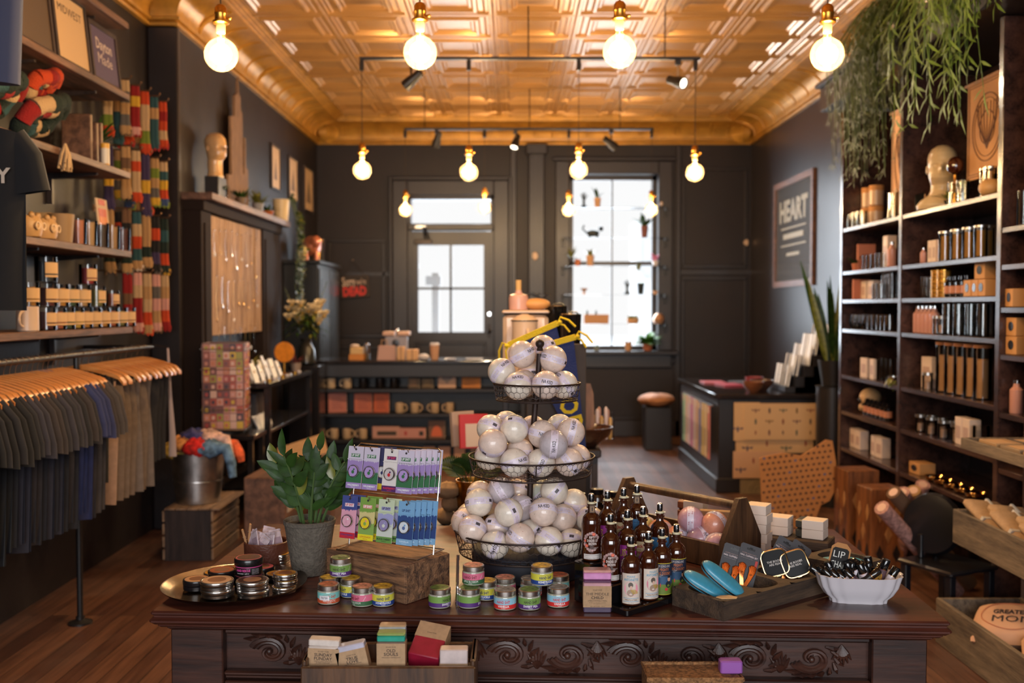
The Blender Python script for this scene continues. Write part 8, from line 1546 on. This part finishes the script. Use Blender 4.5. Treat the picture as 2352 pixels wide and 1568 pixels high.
t = thing('skull', 'cream ceramic skull on the corner bay, sixth shelf', 'skull', RP(1955, .13, ZR[5] + .001), -1.0); SKM = cm(200, 160, 116, .6); b = B(); b.sph((0, .01, .105), .075, SKM, 24, 16, (.85, 1.1, .9)).box(-.04, -.075, .01, .04, .0, .07, SKM, .015); b.make('cranium', t)
b = B()
for s in (-1, 1): b.sph((s * .028, -.058, .088), .017, BLK, 12, 8)
b.sph((0, -.072, .062), .009, BLK, 8, 6); b.box(-.032, -.077, .030, .032, -.0755, .034, BLK); b.make('eye_sockets', t)
tuft('trailing green plant at the corner bay upright', 'plant', RP(2046, .02, ZR[4]), 26, .08, .03, LEAFY, 63, TIN_S, .03, .05, 'trailing_plant', -.9, 1); tuft('little fern on the second shelf of the corner bay', 'plant', RP(1945, .06, ZR[1]), 16, .1, .02, LEAF, 64, TER, .03, .05)
b = B(); b.sph((0, 0, .06), .06, mat('dark_balloon_glass', s2l(30, 34, 36), .05, coat=1), 20, 12); solo(b, 'round_black_vase', 'round glossy black vase behind the framed cards', 'vase', RP(1995, .28, ZR[4] + .001), 0, None, 60)
# printed tapestries
def tapestry(y, x, zt_, w_, h_, lab):
    t = thing('printed_banner', lab, 'banner', (x, y, zt_), 0, None); b = B(); b.box(-.001, -w_ / 2, -h_, .001, w_ / 2, 0, cm(196, 142, 92, .8)); b.make('banner_cloth', t); b = B(); IK = cm(96, 62, 44, .8); e = -.0022
    for s in (0, 1):
        a = .012 + .012 * s
        for (y0, z0, y1, z1) in ((-w_ / 2 + a, -a, w_ / 2 - a, -a - .004), (-w_ / 2 + a, -h_ + a, w_ / 2 - a, -h_ + a + .004), (-w_ / 2 + a, -h_ + a, -w_ / 2 + a + .004, -a), (w_ / 2 - a - .004, -h_ + a, w_ / 2 - a, -a)): b.box(e, y0, z0, -.001, y1, z1, IK)
    for (q, r_) in ((1, .006), (.86, .004), (.5, .005)): b.tube([(e, w_ * .36 * q * cos(a), -h_ * .5 + h_ * .34 * q * sin(a)) for a in [2 * pi * k / 40 for k in range(40)]], r_ * .5, IK, 4, True)
    for k in range(9): a = -pi / 2 + (k - 4) * .32; b.tube([(e, 0, -h_ * .72), (e, w_ * .12 * cos(a + pi / 2) * 0 + w_ * .22 * sin((k - 4) * .35), -h_ * .45), (e, w_ * .28 * sin((k - 4) * .3), -h_ * .25)], .0025, IK, 4)
    b.make('ink_drawing', t); b = B(); b.tube([(0, -w_ / 2 - .03, 0), (0, w_ / 2 + .03, 0)], .008, CLW, 8); b.make('rod', t)
tapestry(5.06, XS + .10, 2.66, .44, .50, 'tan block printed banner with an oval drawing in the middle bay'); tapestry(6.25, XS + .14, 2.74, .36, .64, 'tan printed banner half hidden by ferns in the corner bay')
# ferns on top of the bookshelf
FN = mat('fern_green', s2l(66, 78, 24), .6, noise=.35, nscale=12); FN2 = mat('bright_fern', s2l(84, 110, 34), .55)
def fern(lab, loc, n, L_, fall, seed, m, w_=.008, sprd=.35):
    rr = random.Random(seed); t = thing('hanging_fern', lab, 'plant', loc); b = B()
    for i in range(n):
        a = rr.uniform(-1.5, 1.5); q = rr.uniform(.1, sprd); dr = rr.uniform(.2, 1) * fall; ox = loc[0] - 2.115 + q * .35 * cos(a); ox += rr.choice((0, 0, .06, .14)); p = [(.0, 0, .06), (-ox * .6, q * .8 * sin(a), .16 + rr.uniform(0, .08)), (-ox - .02, q * sin(a), -dr * .3), (-ox, q * sin(a) * 1.1 + rr.uniform(-.04, .04), -dr)]
        P = []
        for k in range(11):
            s = k / 10 * 2.999; j = int(s); f_ = s - j; P.append(Vector(p[j]).lerp(Vector(p[j + 1]), f_))
        b.tube(P, .0018, m, 3, cap=False)
        for k in range(2, 11):
            for s in (-1, 1): leaf(b, P[k], (rr.uniform(-.7, .05), s * rr.uniform(.3, 1), -rr.uniform(.3, 1.2)), (-1, 0, .2), L_ * rr.uniform(.6, 1.3), w_, m, .2, 0, 2)
    b.make('fronds', t, 60); b = B(); b.lathe([(.07, 0), (.075, .004), (.09, .10), (.085, .10), (.07, .02)], DKW, 20); b.make('pot', t)
fern('big trailing fern cascading off the bookshelf header by the corner', (2.30, 5.82, 3.061), 150, .055, .82, 71, FN, .008, .30); fern('second trailing fern overlapping the big one', (2.28, 5.58, 3.061), 60, .055, .55, 72, FN, .008, .26)
fern('bright spiky hanging plant over the printed banner', (2.27, 4.80, 3.061), 34, .12, .66, 73, FN2, .016, .32); fern('bright spiky plant at the near bay end of the header', (2.27, 4.52, 3.061), 24, .12, .32, 74, FN2, .016, .36)
# chalk picture on the wall
t = thing('chalkboard_picture', 'wood framed chalkboard picture with big lettering on the wall', 'picture', (XR - .001, 0, 0)); y0, y1, z0, z1 = 9.05, 10.4, 1.70, 2.76; FR_ = wood('brown_frame_wood', s2l(90, 58, 44), s2l(126, 86, 66), .5, 1)
b = B(); b.box(-.03, y0, z0, 0, y0 + .06, z1, FR_).box(-.03, y1 - .06, z0, 0, y1, z1, FR_).box(-.03, y0 + .06, z0, 0, y1 - .06, z0 + .06, FR_).box(-.03, y0 + .06, z1 - .06, 0, y1 - .06, z1, FR_); b.make('frame', t)
b = B(); b.box(-.014, y0 + .06, z0 + .06, -.004, y1 - .06, z1 - .06, mat('glazed_slate', s2l(84, 88, 96), .2, coat=.8)); b.make('board', t); b = B(); TC_ = cm(160, 152, 132, .6); ym_, zc_ = (y0 + y1) / 2, 2.4
for (s, z, h, w_) in (('HEART', 2.44, .20, .95),): b.text(s, h, (0, 0, 0), TC_, w_, lambda X, Z_, z=z: (-.0155, ym_ - X, z + Z_), bold=.04)

for (z, w_, h) in ((2.28, .42, .014), (2.20, .34, .05), (2.11, .42, .014), (2.02, .22, .03)): b.box(-.0158, ym_ - w_, z - h / 2, -.0145, ym_ + w_, z + h / 2, TC_)
b.make('chalk_lettering', t)
# snake plant
t = thing('snake_plant', 'tall dark snake plant in a black pot in front of the chalkboard', 'plant', (2.42, 7.50, .0)); b = B(); b.lathe([(.12, 0), (.12, .9), (.13, .905)], CTR, 24); b.make('pot_stand', t); b = B(); b.lathe([(.07, .906), (.08, .91), (.11, 1.10), (.10, 1.10), (.09, 1.05)], BLACK, 24); b.make('pot', t); b = B(); rr = random.Random(12)
for i in range(22): a = rr.uniform(0, 6.3); leaf(b, (.04 * cos(a), .04 * sin(a), 1.06), (.24 * cos(a), .13 * sin(a), 1), (-.3 * sin(a), -1, .1), rr.uniform(.35, .85), rr.uniform(.045, .065), LEAF if i % 3 else LEAFY, rr.uniform(-.05, .1), .25, 8)
b.make('foliage', t, 60)
# card counter
kx, ky0, ky1, kz = 1.665, 8.0, 9.8, .80; t = thing('card_counter', 'black counter with greeting cards, its end draped in wrapping paper', 'counter', (0, 0, 0)); B().box(kx - .03, ky0 - .03, kz - .04, XR - .03, ky1 + .03, kz, CTOP, .006).make('counter_top', t); b = B(); b.box(kx, ky0, 0, XR - .03, ky1, kz - .041, CTR, .004).box(kx - .02, ky0 - .02, .0, XR - .035, ky1 + .02, .12, CTR, .008); b.make('counter_body', t)
b = B(); b.tube([(kx - .04, ky0 + .05, .70), (kx - .04, ky0 + 1.4, .70)], .006, CHR, 8); b.make('hanging_rail', t)
for i, c in enumerate(((150, 190, 160), (216, 190, 176), (216, 200, 210), (200, 130, 180), (216, 196, 200), (206, 170, 140), (130, 130, 170), (206, 180, 120), (214, 190, 150), (196, 120, 110))):
    b = B(); b.box(-.012, -.05, -.44, -.004, .035, 0, cm(*c, .6), .002).box(-.0125, -.03, -.385 + .02 * (i % 3), -.0121, .03, -.2, cm(*[int(q * .75) for q in c])).box(-.0128, -.03, -.06, -.0121, .03, -.01, cm(220, 200, 180)); solo(b, 'paper_strip', '%s patterned paper strip hanging on the counter side, %s from the near corner' % (('mint', 'peach', 'pale lilac', 'magenta', 'blush', 'tan', 'slate blue', 'straw', 'cream', 'coral')[i], ORD[9 - i]), 'paper strip', (kx - .046, ky0 + 1.30 - .13 * i, .693), 0, 'paper strips on the counter rail')
PAP = cm(206, 164, 118, .8)
def sheet(px0, py0, px1, py1, y, lab, motif, name='wrapping_sheet', col=PAP):
    a, c = PY(px0, py0, y), PY(px1, py1, y); t = thing(name, lab, 'wrapping paper', (a.x, y, c.z), 0, 'paper sheets on the counter end'); W_, H_ = c.x - a.x, a.z - c.z; b = B(); b.box(0, 0, 0, W_, .004, H_, col, .001); b.make('sheet', t); b = B(); motif(b, W_, H_); b.make('printed_motif', t)
def bug(b, x, z, s, c, wing=True):
    m = cm(*c, .8); b.add([(x + s * .25 * cos(a), -.0012, z + s * sin(a) * .8) for a in [2 * pi * k / 10 for k in range(10)]], [tuple(range(10))], m)
    if wing:
        for q in (-1, 1): b.add([(x, -.0014, z + s * .2), (x + q * s * 1.6, -.0014, z + s * .55), (x + q * s * 1.2, -.0014, z - s * .05)][::q], [(0, 1, 2)], m)
def m_ins(b, W_, H_):
    for i in range(5):
        for j in range(3): bug(b, W_ * (.16 + .18 * i), H_ * (.20 + .30 * j), .022 + .008 * ((i + j) % 2), [(120, 50, 40), (60, 80, 70), (90, 50, 60), (110, 80, 40), (50, 46, 56)][(i * 2 + j) % 5], j > 0 and (i + j) % 2 == 0)
def m_birds(b, W_, H_):
    for i in range(4): bug(b, W_ * (.15 + .25 * i), H_ * (.3 + .35 * (i % 2)), .03, [(60, 60, 90), (140, 60, 50), (70, 90, 80), (150, 50, 40)][i], i % 2 == 0)
sheet(1686, 924, 1745, 1012, 7.955, 'cream paper sheet with blue and red birds behind the insect sheet', m_birds); sheet(1708, 926, 1882, 1010, 7.945, 'cream paper sheet printed with rows of insects on top', m_ins); sheet(1690, 1006, 1868, 1040, 7.962, 'cream paper sheet with clocks and tools below the insects', m_birds); sheet(1684, 1036, 1800, 1098, 7.955, 'peach paper sheet with a red violin and globe, lowest of all', m_birds, 'wrapping_sheet', cm(206, 160, 124, .8)); sheet(1700, 1100, 1790, 1160, 7.963, 'framed grey paper sheet with a ringed target', lambda b, W_, H_: [b.tube([(W_ / 2 + r * cos(a), -.002, H_ / 2 + r * sin(a)) for a in [2 * pi * k / 24 for k in range(24)]], .003, cm(150, 130, 90), 4, True) for r in (.05, .08, .10)], 'wrapping_sheet', cm(130, 110, 82, .8))
P_ = [(1745, 1052), (1765, 1046), (1800, 1040), (1840, 1046), (1868, 1030), (1898, 1010), (1912, 1012), (1920, 1060), (1922, 1120), (1905, 1150), (1885, 1160), (1872, 1195), (1858, 1215), (1830, 1228), (1800, 1222), (1775, 1225), (1752, 1205)]
yo = 6.28; pp = [PY(x, y, yo) for x, y in P_]; t = thing('ohio_cutout', 'large tan state shaped cutout covered in small dark motifs', 'cutout', (0, yo, 0)); b = B(); b.prism([(p.x, p.z) for p in pp][::-1], .012, cm(190, 124, 66, .8), 'xz'); b.make('cutout_board', t); b = B()
def inside(x, z):
    c = False; j = len(pp) - 1
    for i in range(len(pp)):
        if (pp[i].z > z) != (pp[j].z > z) and x < (pp[j].x - pp[i].x) * (z - pp[i].z) / (pp[j].z - pp[i].z) + pp[i].x: c = not c
        j = i
    return c
x0_, z0_ = min(p.x for p in pp), min(p.z for p in pp)
for i in range(18):
    for j in range(20):
        x, z = x0_ + .015 + .035 * i + .012 * (j % 2), z0_ + .02 + .036 * j + .004 * i
        if inside(x, z) and inside(x + .015, z) and inside(x - .012, z - .01): b.lathe([(.0075, 0), (.0075, .001)], cm(*((66, 40, 30) if (i * 7 + j * 3) % 11 else (70, 80, 110))), 7) if False else b.add([(x - .011, -.002, z - .004), (x + .002, -.002, z - .009), (x + .012, -.002, z + .002), (x - .002, -.002, z + .008)], [(0, 1, 2, 3)], cm(*((76, 46, 32) if (i * 7 + j * 3) % 13 else (80, 90, 120)), .8))
b.make('printed_motif', t); xo = (pp[0].x + pp[8].x) / 2; b = B(); b.tube([(xo, .08, -.0), (xo, .03, max(p.z for p in pp) - .12)], .012, BLACK, 8).box(xo - .15, .02, 0, xo + .15, .3, .02, BLACK, .004).tube([(xo - .1, .016, z0_ + .03), (xo + .1, .016, z0_ + .03)], .006, BLACK, 6); b.make('floor_stand', t)
# stepped black card case with white cards, bowls
t = thing('stepped_card_case', 'black stepped display case for greeting cards on the counter', 'display case', (2.25, 8.1, kz + .001)); b = B()
for i in range(5): b.box(-.02 + .075 * i, 0, 0, .40, .55, .05 + .085 * i, CTR, .003)
b.make('case_body', t); rr = random.Random(3)
for i in range(5):
    for j in range(5): b = B(); b.box(-.005, -.045, 0, .005, .045, .17, WC, .001); solo(b, 'greeting_card', 'white greeting card in tier %s of the black case, %s along' % (('one', 'two', 'three', 'four', 'five')[i], ORD[j]), 'card', (2.25 + .02 + .075 * i, 8.16 + .10 * j, kz + .052 + .085 * i), rr.uniform(-.5, .1), 'greeting cards in the black case', 35, 0, .15)
b = B(); b.box(0, 0, 0, .1, .35, .3, CTR, .004); solo(b, 'card_stand', 'black card stand between the counter and the bookshelf', 'stand', (2.60, 7.62, .7)).location.z = kz + .0 if False else .002
for i, (x, y, r) in enumerate(((1.98, 8.15, .09), (2.10, 8.35, .10), (2.12, 8.7, .08))): b = B(); b.lathe([(r * .4, 0), (r * .9, .05), (r, .09), (r * .93, .09), (r * .8, .05), (r * .3, .012)], [cm(120, 70, 44, .25), cm(80, 50, 40, .2), cm(140, 60, 70, .3)][i], 24); solo(b, 'wooden_bowl', ('tan', 'dark brown', 'maroon')[i] + ' round bowl on the card counter', 'bowl', (x, y, kz + .001))
for i, (x, y, c) in enumerate(((1.86, 9.2, (196, 110, 130)), (1.95, 8.9, (190, 90, 120)), (2.15, 9.2, (90, 96, 110)))): b = B(); b.box(-.10, -.12, 0, .10, .12, .012, cm(*c, .5), .002); solo(b, 'flat_notebook', ('pink', 'rose', 'grey')[i] + ' flat notebook lying on the far half of the card counter', 'notebook', (x, y, kz + .001), .2 * i)
t = thing('log_bench', 'rustic wood topped dark bench beyond the card counter', 'bench', (PY(1512, 900, 10.4).x, 10.5, 0)); b = B(); b.sph((0, 0, .52), .16, wood('log_wood', s2l(120, 74, 44), s2l(190, 130, 84), .7, 0), 20, 10, (1.2, 1, .45), lambda a, t: 1 + .1 * sin(3 * a)); b.make('log_top', t); B().box(-.14, -.12, 0, .14, .12, .45, CTR, .006).make('base', t)
# carved boxes, rolled mats, chair, crates near the camera
CBX = wood('carved_box_wood', s2l(84, 48, 28), s2l(150, 92, 52), .5, 2)
for i, (px, yy) in enumerate(((1972, 6.15), (2031, 5.75))):
    x = PY(px, 1100, yy).x; t = thing('carved_box', 'tall brown carved box with diamond motifs, %s the bookshelf corner' % ('nearer' if i == 0 else 'standing forward of'), 'box', (2.14, yy, 0), .1, 'carved boxes on the floor'); h_ = .42 - .04 * i + .08; b = B(); b.box(-.10, -.10, 0, .10, .10, h_, CBX, .004); b.make('box_body', t); b = B()
    for f in range(4):
        b.M = Matrix.Rotation(f * pi / 2, 4, 'Z')
        for (x_, z_) in ((-.05, .32), (.05, .32), (0, .2), (-.05, .09), (.05, .09)): b.prism([(x_ - .022, z_), (x_, z_ - .05), (x_ + .022, z_), (x_, z_ + .05)], .004, CLW if (x_ + z_) > .15 else DKW, 'xz', -.104)
    b.make('diamond_inlay', t)
PNKM = mat('pink_woven_mat', s2l(176, 130, 120), .8, noise=.4, nscale=50)
for i, (pa, pb_, y, m) in enumerate((((2025, 1165), (2112, 1262), 4.9, PNKM), ((2052, 1130), (2140, 1235), 5.05, KN['brown']), ((2072, 1130), (2110, 1210), 5.25, PNKM), ((2098, 1126), (2122, 1200), 5.4, KN['tan']), ((2120, 1112), (2140, 1190), 5.55, PNKM))):
    a, c = PY(*pa, y - .12), PY(*pb_, y + .02); b = B(); c.x = min(c.x, 2.25); d = (a - c); fl_ = a - d * (1 + (c.z - .04) / max(.05, d.z)); b.tube([tuple(fl_), tuple(a)], .038, m, 16); b.tube([tuple(a - d.normalized() * .004), tuple(a + d.normalized() * .002)], .024, cm(220, 180, 160), 12); solo(b, 'rolled_mat', '%s rolled mat leaning by the bookshelf, %s from the carved boxes' % (('pink', 'dark brown', 'pink', 'tan', 'pink')[i], ORD[i]), 'rolled mat', (0, 0, 0), 0, 'rolled mats')
t = thing('black_chair', 'small black child sized chair with a round padded back, by the bookshelf', 'chair', (2.08, 4.72, 0), .45); BLC = mat('black_chair_paint', s2l(26, 26, 32), .3, coat=.2)
for sx in (-.13, .13):
    for sy in (-.13, .13): B().box(sx - .018, sy - .018, 0, sx + .018, sy + .018, .26, BLC, .003).make('leg', t)
B().box(-.16, -.16, .261, .16, .16, .285, BLC, .008).make('seat', t); B().box(-.11, -.14, .08, .11, -.12, .11, BLC).make('stretcher', t)
for sx in (-.05, .05): B().box(sx - .012, .10, .286, sx + .012, .125, .40, BLC, .003).make('back_post', t)
b = B(); b.M = Matrix.Translation((0, .085, .45)) @ Matrix.Rotation(rad(-78), 4, 'Z') @ Matrix.Rotation(rad(82), 4, 'X'); b.lathe([(.10, -.035), (.140, -.028), (.150, 0), (.140, .028), (.10, .035)], BLC, 36); b.make('round_back', t)
GRW = wood('grey_crate_wood', s2l(78, 66, 56), s2l(134, 116, 96), .7, 1, 1, .4)
def crate(lab, x0, y0, x1, y1, z0, z1, w_=.016, name='open_crate'):
    t = thing(name, lab, 'crate', (x0, y0, z0)); X, Y, Z_ = x1 - x0, y1 - y0, z1 - z0
    for (a, c, d, e) in ((0, 0, w_, Y), (X - w_, 0, X, Y), (w_, 0, X - w_, w_), (w_, Y - w_, X - w_, Y)): B().box(a, c, 0, d, e, Z_, GRW, .002).make('side_board', t)
    B().box(w_, w_, 0, X - w_, Y - w_, .012, GRW).make('bottom_board', t)
crate('shallow grey wooden tray of art books on the table top', 2.00, 3.5, 2.285, 4.42, .871, .92); crate('grey wooden crate of kraft bags on the table shelf', 1.97, 3.4, 2.285, 4.42, .451, .60); crate('large grey wooden floor crate holding printed cushions', 1.90, 3.3, 2.285, 4.42, .002, .20, .02)
for i in range(8): x, y = 2.085 + .125 * (i % 2), 3.66 + .19 * (i // 2); b = B(); b.box(-.057, -.08, 0, .057, .08, .045, cm(*[(150, 126, 100), (90, 96, 104), (176, 140, 100), (70, 60, 56)][i % 4], .4), .002).box(-.045, -.06, .045, .02, .05, .0458, cm(200, 160, 120)); solo(b, 'art_book', 'art book lying in the shallow tray, %s from the camera end' % ORD[i], 'book', (x, y, .884), R.uniform(-.1, .1), 'art books in the shallow tray')
for i in range(7): b = B(); b.box(-.10, -.13, -.02, .10, .13, .02, KRAFT, .015).box(-.10, -.02, -.022, .10, -.006, .022, cm(214, 206, 196, .6)).box(.02, -.13, -.022, .034, .13, .022, cm(214, 206, 196, .6)); solo(b, 'kraft_bag', 'plump kraft bag tied with white ribbon, %s in the crate' % ORD[i], 'bag', (2.10 + .05 * (i % 2), 3.56 + .12 * i, .575), .3, 'kraft bags in the grey crate', 50, .5, .15)
MOMF = mat('cream_printed_cotton', s2l(206, 160, 130), .9, noise=.05, nscale=8)
for i, (x, y) in enumerate(((2.09, 4.10), (2.11, 3.72))):
    t = thing('printed_cushion', ('cream cushion with dark family lettering in the floor crate', 'second cream cushion with a tan ring, beside the lettered one')[i], 'cushion', (x, y, .17), -.55 if i == 0 else -.4, None, .18, -.1); b = B(); n = 20; V = []
    for s in (-1, 1):
        for a in range(n + 1):
            for c in range(n + 1): u, v = -1 + 2 * a / n, -1 + 2 * c / n; V.append((u * .16 * (1 - .05 * v * v), v * .16 * (1 - .05 * u * u), s * .055 * ((1 - u ** 4) * (1 - v ** 4)) ** .5))
    N1 = (n + 1) ** 2; b.add(V, [(a * (n + 1) + c, a * (n + 1) + c + 1, (a + 1) * (n + 1) + c + 1, (a + 1) * (n + 1) + c) for a in range(n) for c in range(n)] + [(N1 + a * (n + 1) + c, N1 + (a + 1) * (n + 1) + c, N1 + (a + 1) * (n + 1) + c + 1, N1 + a * (n + 1) + c + 1) for a in range(n) for c in range(n)], MOMF); b.make('cushion_body', t, 60); b = B()
    f = lambda X, Z_: (X, Z_, .0575 * ((1 - min(1, abs(X / .16)) ** 4) * max(0, 1 - (Z_ / .16) ** 4)) ** .5)
    b.tube([f(0.12 * cos(a), .12 * sin(a)) for a in [2 * pi * k / 40 for k in range(40)]], .002, cm(190, 120, 86, .9), 4, True)
    if i == 0: b.text('OKAYEST' if False else 'GREATEST', .036, (0, 0, .02), cm(56, 44, 46, .9), .15, f, bold=.03).text('MOM', .055, (0, 0, -.045), cm(50, 40, 42, .9), .15, f, bold=.05)
    b.make('printed_lettering', t)
